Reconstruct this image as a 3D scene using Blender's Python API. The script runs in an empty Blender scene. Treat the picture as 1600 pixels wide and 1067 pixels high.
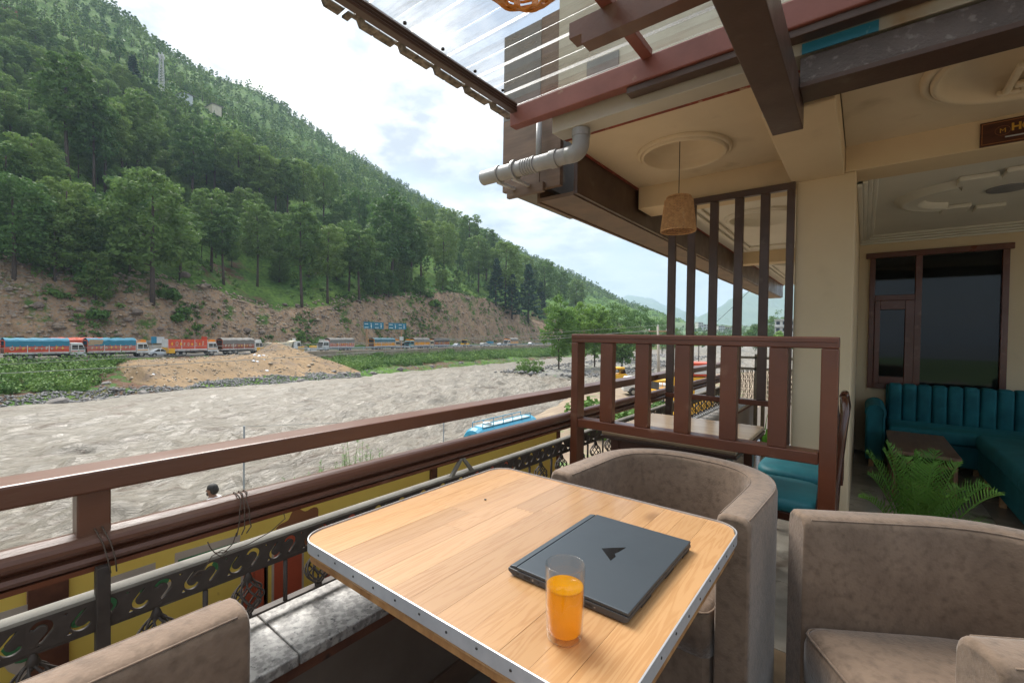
import bpy, math, random
import numpy as np
from mathutils import Vector, Matrix
R = math.radians
random.seed(7); rng = np.random.default_rng(7)
C = bpy.context.scene.collection
sc = bpy.context.scene
# ------------------------------------------------------------------ camera
CAM = np.array([0, 0, 1.27]); FPX = 700.; YAW = R(38.16); PIT = R(0.94); ROLL = 0.014
cf = np.array([-math.sin(YAW)*math.cos(PIT), math.cos(YAW)*math.cos(PIT), -math.sin(PIT)])
cr = np.array([math.cos(YAW), math.sin(YAW), 0]); cu = np.cross(cr, cf)
cX = cr*math.cos(ROLL)+cu*math.sin(ROLL); cY = -cr*math.sin(ROLL)+cu*math.cos(ROLL)
cd = bpy.data.cameras.new('camera'); cam = bpy.data.objects.new('camera', cd); C.objects.link(cam)
M = Matrix.Identity(4)
for i in range(3):
    M[i][0] = cX[i]; M[i][1] = cY[i]; M[i][2] = -cf[i]; M[i][3] = CAM[i]
cam.matrix_world = M
cd.sensor_width = 36; cd.lens = 15.75; cd.clip_start = 0.02; cd.clip_end = 40000
sc.camera = cam
# ------------------------------------------------------------------ light
SUN_EL, SUN_AZ = R(52), R(-75)      # high sun behind thin cloud, over the river
w = bpy.data.worlds.new("World"); sc.world = w; w.use_nodes = True
nt = w.node_tree; nt.nodes.clear()
N = nt.nodes.new; Lk = nt.links.new
out = N('ShaderNodeOutputWorld'); bg = N('ShaderNodeBackground'); sky = N('ShaderNodeTexSky')
sky.sky_type = 'NISHITA'; sky.sun_disc = False; sky.sun_elevation = SUN_EL; sky.sun_rotation = SUN_AZ
sky.air_density = 1.3; sky.dust_density = 2.0; sky.ozone_density = 1.2
tc = N('ShaderNodeTexCoord'); sep = N('ShaderNodeSeparateXYZ'); Lk(tc.outputs['Generated'], sep.inputs[0])
# clouds: project the direction on a flat layer
zc = N('ShaderNodeMath'); zc.operation = 'MAXIMUM'; Lk(sep.outputs['Z'], zc.inputs[0]); zc.inputs[1].default_value = 0.0
za = N('ShaderNodeMath'); za.operation = 'ADD'; Lk(zc.outputs[0], za.inputs[0]); za.inputs[1].default_value = 0.16
dv = N('ShaderNodeVectorMath'); dv.operation = 'DIVIDE'
cmb = N('ShaderNodeCombineXYZ'); Lk(za.outputs[0], cmb.inputs[0]); Lk(za.outputs[0], cmb.inputs[1]); cmb.inputs[2].default_value = 1
Lk(tc.outputs['Generated'], dv.inputs[0]); Lk(cmb.outputs[0], dv.inputs[1])
n1 = N('ShaderNodeTexNoise'); n1.inputs['Scale'].default_value = 1.15; n1.inputs['Detail'].default_value = 9; n1.inputs['Roughness'].default_value = .56; n1.inputs['Distortion'].default_value = .25
mp1 = N('ShaderNodeMapping'); mp1.inputs['Location'].default_value = (3.1, 0.4, 0); Lk(dv.outputs[0], mp1.inputs[0]); Lk(mp1.outputs[0], n1.inputs['Vector'])
cr1 = N('ShaderNodeValToRGB'); Lk(n1.outputs['Fac'], cr1.inputs[0])
cr1.color_ramp.elements[0].position = .36; cr1.color_ramp.elements[0].color = (0, 0, 0, 1)
cr1.color_ramp.elements[1].position = .52; cr1.color_ramp.elements[1].color = (1, 1, 1, 1)
# thinner cover near the horizon
hz_ = N('ShaderNodeMapRange'); Lk(sep.outputs['Z'], hz_.inputs[0]); hz_.inputs[1].default_value = 0.06; hz_.inputs[2].default_value = .42
hz_.inputs[3].default_value = .15; hz_.inputs[4].default_value = .97
mm = N('ShaderNodeMath'); mm.operation = 'MULTIPLY'; Lk(cr1.outputs[0], mm.inputs[0]); Lk(hz_.outputs[0], mm.inputs[1])
n2 = N('ShaderNodeTexNoise'); n2.inputs['Scale'].default_value = 2.3; n2.inputs['Detail'].default_value = 8; n2.inputs['Roughness'].default_value = .6
Lk(dv.outputs[0], n2.inputs['Vector'])
cr2 = N('ShaderNodeValToRGB'); Lk(n2.outputs['Fac'], cr2.inputs[0])
cr2.color_ramp.elements[0].position = .40; cr2.color_ramp.elements[0].color = (2.0, 2.2, 2.42, 1)
cr2.color_ramp.elements[1].position = .60; cr2.color_ramp.elements[1].color = (5.0, 5.0, 4.95, 1)
mx = N('ShaderNodeMix'); mx.data_type = 'RGBA'; Lk(mm.outputs[0], mx.inputs['Factor'])
skm = N('ShaderNodeMix'); skm.data_type = 'RGBA'; skm.inputs['Factor'].default_value = .85
Lk(sky.outputs[0], skm.inputs['A']); skm.inputs['B'].default_value = (.95, 1.16, 1.38, 1)
Lk(skm.outputs['Result'], mx.inputs['A'])
# overcast cover is about three times brighter overhead than at the horizon
og = N('ShaderNodeMapRange'); Lk(zc.outputs[0], og.inputs[0]); og.inputs[3].default_value = .36; og.inputs[4].default_value = 1.35
om = N('ShaderNodeVectorMath'); om.operation = 'SCALE'; Lk(cr2.outputs[0], om.inputs[0]); Lk(og.outputs[0], om.inputs['Scale']); Lk(om.outputs[0], mx.inputs['B'])
Lk(mx.outputs['Result'], bg.inputs[0]); bg.inputs[1].default_value = 0.09
Lk(bg.outputs[0], out.inputs[0])
sd = bpy.data.lights.new('sun', 'SUN'); sd.energy = 1.5; sd.angle = R(32); sd.color = (1, .96, .9)
so = bpy.data.objects.new('sun', sd); C.objects.link(so)
sdir = Vector((math.sin(SUN_AZ)*math.cos(SUN_EL), math.cos(SUN_AZ)*math.cos(SUN_EL), math.sin(SUN_EL)))
so.rotation_euler = sdir.to_track_quat('Z', 'Y').to_euler()
vs = sc.view_settings; vs.view_transform = 'Standard'; vs.look = 'None'; vs.gamma = 1; vs.exposure = 2.4; vs.use_curve_mapping = False
cy = sc.cycles
cy.max_bounces = 8; cy.diffuse_bounces = 4; cy.glossy_bounces = 3; cy.transmission_bounces = 8; cy.transparent_max_bounces = 16
cy.volume_bounces = 2; cy.caustics_reflective = False; cy.caustics_refractive = False; cy.sample_clamp_indirect = 6
cy.use_denoising = True

# ------------------------------------------------------------------ pixel -> place (measuring helpers)
def ray(x, y):
    a = x-800; b = 533.5-y
    return cf+cX*a/FPX+cY*b/FPX
def onz(x, y, z):
    d = ray(x, y); return CAM+d*((z-CAM[2])/d[2])
def ony(x, y, Y):
    d = ray(x, y); return CAM+d*(Y/d[1])
def onx(x, y, X):
    d = ray(x, y); return CAM+d*(X/d[0])
def atdepth(x, y, dep): return CAM+ray(x, y)*dep
AL = R(6.3)
AX = np.array([-math.sin(AL), math.cos(AL), 0]); LT = np.array([-math.cos(AL), -math.sin(AL), 0]); RZ = math.pi/2+AL
def W(ax, lat, z=0.0): return AX*ax+LT*lat+np.array([0, 0, z])
def axof(px, lat, py=530):
    d = ray(px, py); return lat*(d@AX)/(d@LT)

# ------------------------------------------------------------------ materials
_m = {}
def nodes(name):
    m = bpy.data.materials.new(name); m.use_nodes = True
    b = m.node_tree.nodes['Principled BSDF']
    return m, m.node_tree, b
def mat(name, c1, c2=None, scale=5, rough=.6, bump=0, bscale=None, metal=0, detail=5, stretch=(1, 1, 1), c3=None, s3=20, a3=.35, w3=.1, rnd=0, spec=.5, lo=.35, hi=.65, bdist=.01, coat=0, rvar=0, coord='Object'):
    """principled with two-scale noise colour, optional third wear colour, per-object brightness and bump"""
    if name in _m: return _m[name]
    m, t, b = nodes(name); n = t.nodes.new; l = t.links.new
    b.inputs['Roughness'].default_value = rough; b.inputs['Metallic'].default_value = metal
    b.inputs['Specular IOR Level'].default_value = spec
    if coat: b.inputs['Coat Weight'].default_value = coat; b.inputs['Coat Roughness'].default_value = .15
    tcn = n('ShaderNodeTexCoord'); mpn = n('ShaderNodeMapping'); l(tcn.outputs[coord], mpn.inputs[0]); mpn.inputs['Scale'].default_value = stretch
    oi = n('ShaderNodeObjectInfo')
    if rnd:
        mu = n('ShaderNodeMath'); mu.operation = 'MULTIPLY'; l(oi.outputs['Random'], mu.inputs[0]); mu.inputs[1].default_value = 37.
        cm = n('ShaderNodeCombineXYZ'); l(mu.outputs[0], cm.inputs[0]); l(mu.outputs[0], cm.inputs[1]); l(mu.outputs[0], cm.inputs[2]); l(cm.outputs[0], mpn.inputs['Location'])
    no = n('ShaderNodeTexNoise'); no.inputs['Scale'].default_value = scale; no.inputs['Detail'].default_value = detail; no.inputs['Roughness'].default_value = .6
    l(mpn.outputs[0], no.inputs['Vector'])
    ra = n('ShaderNodeMapRange'); l(no.outputs['Fac'], ra.inputs[0]); ra.inputs[1].default_value = lo; ra.inputs[2].default_value = hi
    mi = n('ShaderNodeMix'); mi.data_type = 'RGBA'; l(ra.outputs[0], mi.inputs['Factor'])
    mi.inputs['A'].default_value = (*c1, 1); mi.inputs['B'].default_value = (*(c2 or [v*.8 for v in c1]), 1)
    res = mi.outputs['Result']
    if c3:
        n3 = n('ShaderNodeTexNoise'); n3.inputs['Scale'].default_value = s3; n3.inputs['Detail'].default_value = 8; l(mpn.outputs[0], n3.inputs['Vector'])
        r3 = n('ShaderNodeMapRange'); l(n3.outputs['Fac'], r3.inputs[0]); r3.inputs[1].default_value = .5+(1-a3)*.2; r3.inputs[2].default_value = .5+(1-a3)*.2+w3
        m3 = n('ShaderNodeMix'); m3.data_type = 'RGBA'; l(r3.outputs[0], m3.inputs['Factor']); l(res, m3.inputs['A']); m3.inputs['B'].default_value = (*c3, 1); res = m3.outputs['Result']
    if rnd:
        hs = n('ShaderNodeHueSaturation'); mr = n('ShaderNodeMapRange'); l(oi.outputs['Random'], mr.inputs[0]); mr.inputs[3].default_value = 1-rnd; mr.inputs[4].default_value = 1+rnd
        l(mr.outputs[0], hs.inputs['Value']); l(res, hs.inputs['Color']); res = hs.outputs[0]
    l(res, b.inputs['Base Color'])
    if rvar:
        rv = n('ShaderNodeMapRange'); l(no.outputs['Fac'], rv.inputs[0]); rv.inputs[1].default_value = .3; rv.inputs[2].default_value = .7; rv.inputs[3].default_value = rough-rvar; rv.inputs[4].default_value = rough+rvar; l(rv.outputs[0], b.inputs['Roughness'])
    if bump:
        nb = n('ShaderNodeTexNoise'); nb.inputs['Scale'].default_value = bscale or scale*4; nb.inputs['Detail'].default_value = 6; l(mpn.outputs[0], nb.inputs['Vector'])
        bu = n('ShaderNodeBump'); bu.inputs['Strength'].default_value = bump; bu.inputs['Distance'].default_value = bdist; l(nb.outputs['Fac'], bu.inputs['Height']); l(bu.outputs[0], b.inputs['Normal'])
    _m[name] = m; return m

brown = mat('brown_paint', (.140, .040, .017), (.10, .030, .013), 3, .34, .25, 60, c3=(.24, .12, .075), s3=9, a3=.45, w3=.2, bdist=.002, coat=.15, rvar=.1)
brown_d = mat('dark_brown_paint', (.082, .046, .033), (.06, .034, .025), 4, .42, .3, 80, c3=(.10, .07, .055), s3=11, a3=.3, bdist=.002, rvar=.1)
brown_rail = mat('weathered_brown_rail', (.130, .053, .031), (.095, .040, .024), 3, .36, .3, 70, c3=(.17, .12, .09), s3=7, a3=.5, w3=.2, bdist=.002, stretch=(1, .25, 1), rvar=.12)
brown_tex = mat('rough_brown_plaster', (.085, .062, .052), (.055, .038, .03), 6, .5, .9, 90, c3=(.15, .125, .11), s3=30, a3=.6, bdist=.006)
redox = mat('red_oxide_steel', (.26, .095, .075), (.20, .07, .055), 4, .5, .2, 80, c3=(.33, .2, .14), s3=12, a3=.2, bdist=.002)
rust = mat('rust', (.16, .06, .03), (.08, .03, .018), 9, .8, .5, 60, c3=(.03, .02, .015), s3=14, a3=.5, bdist=.003)
cream = mat('cream_plaster', (.68, .55, .37), (.63, .50, .33), 1.6, .75, .15, 40, c3=(.52, .41, .27), s3=3.1, a3=.4, w3=.2, bdist=.003)
cream_c = mat('cream_ceiling', (.70, .59, .43), (.64, .535, .385), 2.2, .85, .2, 30, c3=(.50, .40, .27), w3=.2, s3=4, a3=.5, bdist=.003)
cream_wall2 = mat('stained_facade', (.52, .49, .40), (.44, .40, .30), 1.5, .85, .2, 30, c3=(.36, .24, .10), s3=2.2, a3=.35, stretch=(1, 1, .35), bdist=.003)
white_c = mat('white_pop_ceiling', (.74, .72, .66), (.69, .67, .61), 2, .8, .1, 30, bdist=.002)
iron = mat('dusty_wrought_iron', (.062, .048, .040), (.036, .028, .023), 14, .6, .5, 70, c3=(.12, .105, .085), s3=10, a3=.5, bdist=.002, metal=.1)
iron_top = mat('dusty_flat_bar', (.24, .225, .19), (.17, .155, .13), 12, .7, .3, 60, c3=(.10, .085, .07), s3=9, a3=.35, bdist=.002)
granite = mat('granite', (.40, .385, .36), (.20, .19, .18), 60, .4, .12, 60, c3=(.05, .05, .05), s3=75, a3=.5, detail=8, lo=.42, hi=.56, bdist=.001)
taupe = mat('taupe_wall', (.15, .12, .095), (.11, .085, .065), 5, .5, .15, 50, c3=(.17, .085, .04), s3=3, a3=.25, bdist=.002)
galv = mat('galvanised_strip', (.52, .53, .55), (.44, .45, .47), 20, .42, .05, 90, metal=.35, c3=(.36, .35, .34), s3=6, a3=.3, bdist=.001, rvar=.08)
screwm = mat('screw_dark', (.03, .028, .025), rough=.5)
suede = mat('taupe_suede', (.225, .158, .112), (.155, .107, .076), 9, .88, .45, 130, c3=(.105, .073, .051), s3=46, a3=1.1, w3=.34, spec=.25, bdist=.0035, lo=.3, hi=.7, detail=9)
_b = suede.node_tree.nodes['Principled BSDF']; _b.inputs['Sheen Weight'].default_value = .35; _b.inputs['Sheen Roughness'].default_value = .4
teal = mat('teal_velvet', (.016, .165, .20), (.009, .10, .125), 4, .7, .25, 60, c3=(.03, .20, .235), s3=5, a3=.35, spec=.3, bdist=.004, stretch=(1, 1, 1))
_b = teal.node_tree.nodes['Principled BSDF']; _b.inputs['Sheen Weight'].default_value = .12; _b.inputs['Sheen Roughness'].default_value = .3; _b.inputs['Sheen Tint'].default_value = (.1, .6, .7, 1)
teal2 = mat('teal_seat', (.022, .20, .24), (.018, .16, .195), 8, .55, .1, 60, bdist=.002)
wood_d = mat('brown_veneer', (.20, .085, .045), (.12, .05, .028), 5, .4, .1, 30, stretch=(6, 1, 6), rvar=.1, bdist=.001)
wood_t = mat('veneer_top', (.23, .135, .085), (.12, .065, .04), 4, .3, .1, 30, stretch=(5, .7, 5), bdist=.001)
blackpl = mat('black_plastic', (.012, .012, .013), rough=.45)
laptopm = mat('laptop_slate', (.058, .072, .085), (.05, .062, .074), 3, .42, .08, 400, metal=.35, bdist=.0003, rvar=.06)
laptop_b = mat('laptop_base', (.05, .05, .052), rough=.5)
pvc = mat('grey_pvc', (.33, .335, .34), (.27, .275, .28), 9, .4, .1, 30, c3=(.22, .2, .17), s3=7, a3=.3, bdist=.002)
yellow = mat('yellow_board', (.90, .70, .15), (.86, .64, .13), 5, .6, .15, 90, c3=(.40, .20, .05), s3=16, a3=.12, bdist=.001)
greenp = mat('green_print', (.06, .24, .10), rough=.6); whitep = mat('white_print', (.62, .55, .47), rough=.6)
redp = mat('red_print', (.58, .12, .06), rough=.6); brownp = mat('brown_print', (.33, .14, .06), rough=.6); darkp = mat('dark_print', (.05, .04, .035), rough=.6)
marble = mat('marble_tile', (.42, .39, .33), (.26, .235, .2), 3.2, .16, .03, 20, c3=(.14, .12, .10), s3=4, a3=.45, detail=9, rnd=.1, bdist=.001)
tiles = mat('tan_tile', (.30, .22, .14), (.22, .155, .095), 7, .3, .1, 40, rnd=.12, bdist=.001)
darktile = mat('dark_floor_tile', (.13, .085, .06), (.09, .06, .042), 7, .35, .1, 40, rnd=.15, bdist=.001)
grout = mat('grout', (.13, .11, .09), rough=.9)
wicker = mat('wicker_cane', (.60, .36, .17), (.42, .22, .09), 40, .6, .2, 90, c3=(.55, .33, .15), s3=25, a3=.4, bdist=.001)
rattan_o = mat('orange_rattan', (.62, .27, .04), (.45, .17, .025), 30, .45, .2, 90, bdist=.001)
blackw = mat('black_cord', (.01, .009, .008), rough=.6)
twine = mat('dark_twine', (.10, .07, .05), rough=.8)
gutterm = mat('painted_gutter', (.50, .48, .42), (.44, .42, .36), 3, .5, .1, 40, c3=(.34, .2, .08), s3=2.5, a3=.2, bdist=.002)
redchip = mat('chipped_red_edge', (.30, .05, .025), (.16, .035, .02), 14, .7, .6, 40, c3=(.42, .30, .2), s3=20, a3=.5, bdist=.006)
woodpanel = mat('weathered_wood_panel', (.19, .125, .085), (.12, .08, .058), 3.2, .6, .15, 30, stretch=(1, 1, 7), bdist=.002)
greywall = mat('grey_slate_panel', (.22, .215, .2), (.15, .15, .145), 3.2, .8, .25, 18, c3=(.28, .26, .22), s3=5, a3=.4, bdist=.004)
bluepaint = mat('blue_paint', (.025, .22, .34), (.02, .19, .30), 3, .45, c3=(.3, .5, .55), s3=22, a3=.15)
bark = mat('pine_bark', (.085, .06, .045), (.05, .036, .028), 6, .9, .5, 20, bdist=.05)

def leafmat(name, ca, cb, rndv=.25, trans=.25, attr=None):
    m, t, b = nodes(name); n = t.nodes.new; l = t.links.new
    oi = n('ShaderNodeObjectInfo'); tcn = n('ShaderNodeTexCoord')
    no = n('ShaderNodeTexNoise'); no.inputs['Scale'].default_value = .8 if attr is None else .05; no.inputs['Detail'].default_value = 3; l(tcn.outputs['Object'], no.inputs['Vector'])
    if attr:
        at = n('ShaderNodeAttribute'); at.attribute_name = attr; src = at.outputs['Fac']
    else: src = oi.outputs['Random']
    ad = n('ShaderNodeMath'); ad.operation = 'ADD'; l(no.outputs['Fac'], ad.inputs[0]); l(src, ad.inputs[1])
    mr = n('ShaderNodeMapRange'); l(ad.outputs[0], mr.inputs[0]); mr.inputs[1].default_value = .45; mr.inputs[2].default_value = 1.55
    mi = n('ShaderNodeMix'); mi.data_type = 'RGBA'; l(mr.outputs[0], mi.inputs['Factor']); mi.inputs['A'].default_value = (*ca, 1); mi.inputs['B'].default_value = (*cb, 1)
    l(mi.outputs['Result'], b.inputs['Base Color']); b.inputs['Roughness'].default_value = .65; b.inputs['Specular IOR Level'].default_value = .25
    tr = n('ShaderNodeBsdfTranslucent'); l(mi.outputs['Result'], tr.inputs[0]); ms = n('ShaderNodeMixShader'); ms.inputs[0].default_value = trans
    o = t.nodes['Material Output']; l(b.outputs[0], ms.inputs[1]); l(tr.outputs[0], ms.inputs[2]); l(ms.outputs[0], o.inputs[0])
    _m[name] = m; return m
pine_l = leafmat('pine_needles', (.07, .145, .038), (.165, .25, .06), trans=.35)
pine_far = leafmat('far_needles', (.06, .13, .038), (.16, .245, .06), attr='tint', trans=.3)
cedar_l = leafmat('cedar_needles', (.022, .055, .032), (.035, .085, .042), trans=.12)
broad_l = leafmat('broad_leaves', (.10, .20, .035), (.17, .29, .05), trans=.35)
bush_l = leafmat('bush_leaves', (.065, .145, .03), (.13, .225, .05), trans=.25)
weed_l = leafmat('weed_leaves', (.09, .17, .05), (.15, .24, .08), trans=.25)
stuff_l = leafmat('undergrowth_leaves', (.045, .11, .025), (.16, .26, .055), attr='tint', trans=.2)
palm_l = leafmat('palm_leaves', (.07, .17, .03), (.13, .26, .045), trans=.3)

def glassmat(name, col=(1, 1, 1), rough=0, ior=1.45):
    m, t, b = nodes(name); b.inputs['Base Color'].default_value = (*col, 1); b.inputs['Transmission Weight'].default_value = 1
    b.inputs['Roughness'].default_value = rough; b.inputs['IOR'].default_value = ior; _m[name] = m; return m
def thin_glass():
    m, t, b = nodes('drinking_glass'); n = t.nodes.new; l = t.links.new
    b.inputs['Base Color'].default_value = (.9, .92, .92, 1); b.inputs['Roughness'].default_value = .02; b.inputs['Specular IOR Level'].default_value = .9
    gl2 = n('ShaderNodeBsdfGlossy'); gl2.inputs['Roughness'].default_value = .02
    tr = n('ShaderNodeBsdfTransparent'); tr.inputs[0].default_value = (.97, .98, .98, 1)
    lw = n('ShaderNodeLayerWeight'); lw.inputs[0].default_value = .5; pw = n('ShaderNodeMath'); pw.operation = 'POWER'; l(lw.outputs['Facing'], pw.inputs[0]); pw.inputs[1].default_value = 4
    ad = n('ShaderNodeMath'); ad.operation = 'MULTIPLY_ADD'; l(pw.outputs[0], ad.inputs[0]); ad.inputs[1].default_value = .75; ad.inputs[2].default_value = .035
    ms = n('ShaderNodeMixShader'); l(ad.outputs[0], ms.inputs[0]); l(tr.outputs[0], ms.inputs[1]); l(gl2.outputs[0], ms.inputs[2]); l(ms.outputs[0], t.nodes['Material Output'].inputs[0])
    return m
glass = thin_glass()
def juice_mat():
    m, t, b = nodes('orange_juice'); n = t.nodes.new; l = t.links.new
    b.inputs['Base Color'].default_value = (.95, .50, .01, 1); b.inputs['Roughness'].default_value = .08; b.inputs['IOR'].default_value = 1.33
    tl = n('ShaderNodeBsdfTranslucent'); tl.inputs[0].default_value = (1, .52, .01, 1)
    tr = n('ShaderNodeBsdfTransparent'); tr.inputs[0].default_value = (1, .66, .06, 1)
    m1 = n('ShaderNodeMixShader'); m1.inputs[0].default_value = .5; m2 = n('ShaderNodeMixShader'); m2.inputs[0].default_value = .46
    l(b.outputs[0], m1.inputs[1]); l(tl.outputs[0], m1.inputs[2]); l(m1.outputs[0], m2.inputs[1]); l(tr.outputs[0], m2.inputs[2]); l(m2.outputs[0], t.nodes['Material Output'].inputs[0])
    return m
juice = juice_mat()
def poly_mat():
    m, t, b = nodes('clear_polycarbonate'); n = t.nodes.new; l = t.links.new
    b.inputs['Base Color'].default_value = (.42, .42, .405, 1); b.inputs['Roughness'].default_value = .35
    tr = n('ShaderNodeBsdfTransparent'); tr.inputs[0].default_value = (.93, .94, .94, 1)
    ms = n('ShaderNodeMixShader'); lw = n('ShaderNodeLayerWeight'); lw.inputs[0].default_value = .5; fr = n('ShaderNodeMath'); fr.operation = 'POWER'; l(lw.outputs['Facing'], fr.inputs[0]); fr.inputs[1].default_value = 2.6
    tcn = n('ShaderNodeTexCoord'); mp = n('ShaderNodeMapping'); mp.inputs['Scale'].default_value = (.8, 5, 1); l(tcn.outputs['Object'], mp.inputs[0])
    no = n('ShaderNodeTexNoise'); no.inputs['Scale'].default_value = 3; no.inputs['Detail'].default_value = 9; no.inputs['Roughness'].default_value = .7; l(mp.outputs[0], no.inputs['Vector'])
    mr = n('ShaderNodeMapRange'); l(no.outputs['Fac'], mr.inputs[0]); mr.inputs[1].default_value = .45; mr.inputs[2].default_value = .75; mr.inputs[3].default_value = .08; mr.inputs[4].default_value = .42
    ad = n('ShaderNodeMath'); ad.operation = 'ADD'; l(fr.outputs[0], ad.inputs[0]); l(mr.outputs[0], ad.inputs[1]); ad.use_clamp = True
    l(ad.outputs[0], ms.inputs[0]); l(tr.outputs[0], ms.inputs[1]); l(b.outputs[0], ms.inputs[2]); l(ms.outputs[0], t.nodes['Material Output'].inputs[0])
    return m
polyc = poly_mat()
def window_mat():
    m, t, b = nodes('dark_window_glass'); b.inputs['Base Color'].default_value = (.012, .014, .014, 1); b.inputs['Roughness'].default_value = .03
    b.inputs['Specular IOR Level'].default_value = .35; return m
winm = window_mat()

# ------------------------------------------------------------------ mesh helpers
class MB:
    def __init__(s): s.v = []; s.f = []
    def add(s, vs, fs):
        o = len(s.v); s.v += [tuple(map(float, p)) for p in vs]; s.f += [tuple(i+o for i in f) for f in fs]; return s
    def box(s, x0, x1, y0, y1, z0, z1):
        return s.add([(x0, y0, z0), (x1, y0, z0), (x1, y1, z0), (x0, y1, z0), (x0, y0, z1), (x1, y0, z1), (x1, y1, z1), (x0, y1, z1)],
                     [(0, 3, 2, 1), (4, 5, 6, 7), (0, 1, 5, 4), (1, 2, 6, 5), (2, 3, 7, 6), (3, 0, 4, 7)])
    def prism(s, poly, vec):
        """closed polygon (3-D points) pushed along vec"""
        n = len(poly); p = [np.array(q, float) for q in poly]; q = [a+np.array(vec) for a in p]
        return s.add(p+q, [tuple(range(n))[::-1], tuple(range(n, 2*n))]+[(i, (i+1) % n, (i+1) % n+n, i+n) for i in range(n)])
    def quad(s, a, b, c, d): return s.add([a, b, c, d], [(0, 1, 2, 3)])
    def tube(s, pts, r, n=8, cap=True, closed=False):
        P = [np.array(p, float) for p in pts]; m = len(P); rr = r if hasattr(r, '__len__') else [r]*m
        o = len(s.v); up = None
        for i in range(m):
            if closed: d = P[(i+1) % m]-P[i-1]
            else: d = P[min(i+1, m-1)]-P[max(i-1, 0)]
            d = d/(np.linalg.norm(d)+1e-12)
            if up is None:
                up = np.array([0, 0, 1.]) if abs(d[2]) < .9 else np.array([1., 0, 0])
            a = np.cross(d, up); a /= np.linalg.norm(a)+1e-12; b = np.cross(a, d); up = b
            for k in range(n):
                t = 2*math.pi*k/n; s.v.append(tuple(P[i]+(a*math.cos(t)+b*math.sin(t))*rr[i]))
        for i in range(m if closed else m-1):
            j = (i+1) % m
            for k in range(n):
                s.f.append((o+i*n+k, o+i*n+(k+1) % n, o+j*n+(k+1) % n, o+j*n+k))
        if cap and not closed:
            s.f.append(tuple(o+k for k in range(n))[::-1]); s.f.append(tuple(o+(m-1)*n+k for k in range(n)))
        return s
    def cyl(s, c, r, h, n=20, r2=None, axis='z'):
        c = np.array(c, float); d = {'x': (1, 0, 0), 'y': (0, 1, 0), 'z': (0, 0, 1)}[axis]
        return s.tube([c, c+np.array(d)*h], [r, r if r2 is None else r2], n)
    def lathe(s, c, prof, n=32, close=False):
        o = len(s.v); m = len(prof)
        for r, z in prof:
            for k in range(n):
                t = 2*math.pi*k/n; s.v.append((c[0]+r*math.cos(t), c[1]+r*math.sin(t), c[2]+z))
        for i in range(m-1):
            for k in range(n): s.f.append((o+i*n+k, o+i*n+(k+1) % n, o+(i+1)*n+(k+1) % n, o+(i+1)*n+k))
        if close:
            s.f.append(tuple(o+k for k in range(n))[::-1]); s.f.append(tuple(o+(m-1)*n+k for k in range(n)))
        return s
    def grid(s, fn, nu, nv, cu=False):
        o = len(s.v)
        for i in range(nu):
            for j in range(nv): s.v.append(tuple(map(float, fn(i, j))))
        for i in range(nu if cu else nu-1):
            for j in range(nv-1):
                a = o+i*nv+j; b = o+((i+1) % nu)*nv+j; s.f.append((a, b, b+1, a+1))
        return s
    def xf(s, rz=0, loc=(0, 0, 0), sc_=1):
        c, q = math.cos(rz), math.sin(rz)
        s.v = [((x*c-y*q)*sc_+loc[0], (x*q+y*c)*sc_+loc[1], z*sc_+loc[2]) for x, y, z in s.v]; return s

def link(name, me, parent=None):
    o = bpy.data.objects.new(name, me); C.objects.link(o); o.parent = parent; return o
def build(mb, name, m, parent=None, bevel=0, smooth=False, world=True, seg=2):
    me = bpy.data.meshes.new(name); vs = mb.v
    if parent is not None and world:
        L = ROOT.get(parent.name, (0, 0, 0)); vs = [(x-L[0], y-L[1], z-L[2]) for x, y, z in vs]
    me.from_pydata(vs, [], mb.f); me.update()
    for mm_ in (m if isinstance(m, (list, tuple)) else [m]): me.materials.append(mm_)
    o = link(name, me, parent)
    if smooth: me.polygons.foreach_set('use_smooth', [True]*len(me.polygons))
    if bevel:
        b = o.modifiers.new('edge', 'BEVEL'); b.width = bevel; b.segments = seg; b.limit_method = 'ANGLE'; b.angle_limit = R(35)
    ROOT[o.name] = ROOT.get(parent.name, (0, 0, 0)) if (parent is not None and world) else (0, 0, 0)
    return o
ROOT = {}
def tag(o, label=None, cat=None, group=None, kind=None):
    if label: o['label'] = label
    if cat: o['category'] = cat
    if group: o['group'] = group
    if kind: o['kind'] = kind
    return o
def thing(name, label, cat, loc=(0, 0, 0), rz=0, group=None, kind=None):
    o = bpy.data.objects.new(name, None); C.objects.link(o); o.location = [float(v) for v in loc]; o.rotation_euler = (0, 0, rz); o.empty_display_size = .1
    ROOT[o.name] = tuple(float(v) for v in loc) if rz == 0 else (0, 0, 0)
    return tag(o, label, cat, group, kind)
def struct(mb, name, m, bevel=0, smooth=False):
    return tag(build(mb, name, m, None, bevel, smooth), kind='structure')
def children(o): return [c for c in bpy.data.objects if c.parent == o]
def copy_tree(root, kids, loc, rz, label=None, group=None, scale=None):
    """kids: [(child, [grandchildren])]"""
    r = root.copy(); C.objects.link(r); r.location = [float(v) for v in loc]; r.rotation_euler = (0, 0, rz)
    if scale: r.scale = scale
    if label: r['label'] = label
    if group: r['group'] = group
    for ch, gs in kids:
        c = ch.copy(); C.objects.link(c); c.parent = r
        for g in gs:
            d = g.copy(); C.objects.link(d); d.parent = c
    return r
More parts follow.
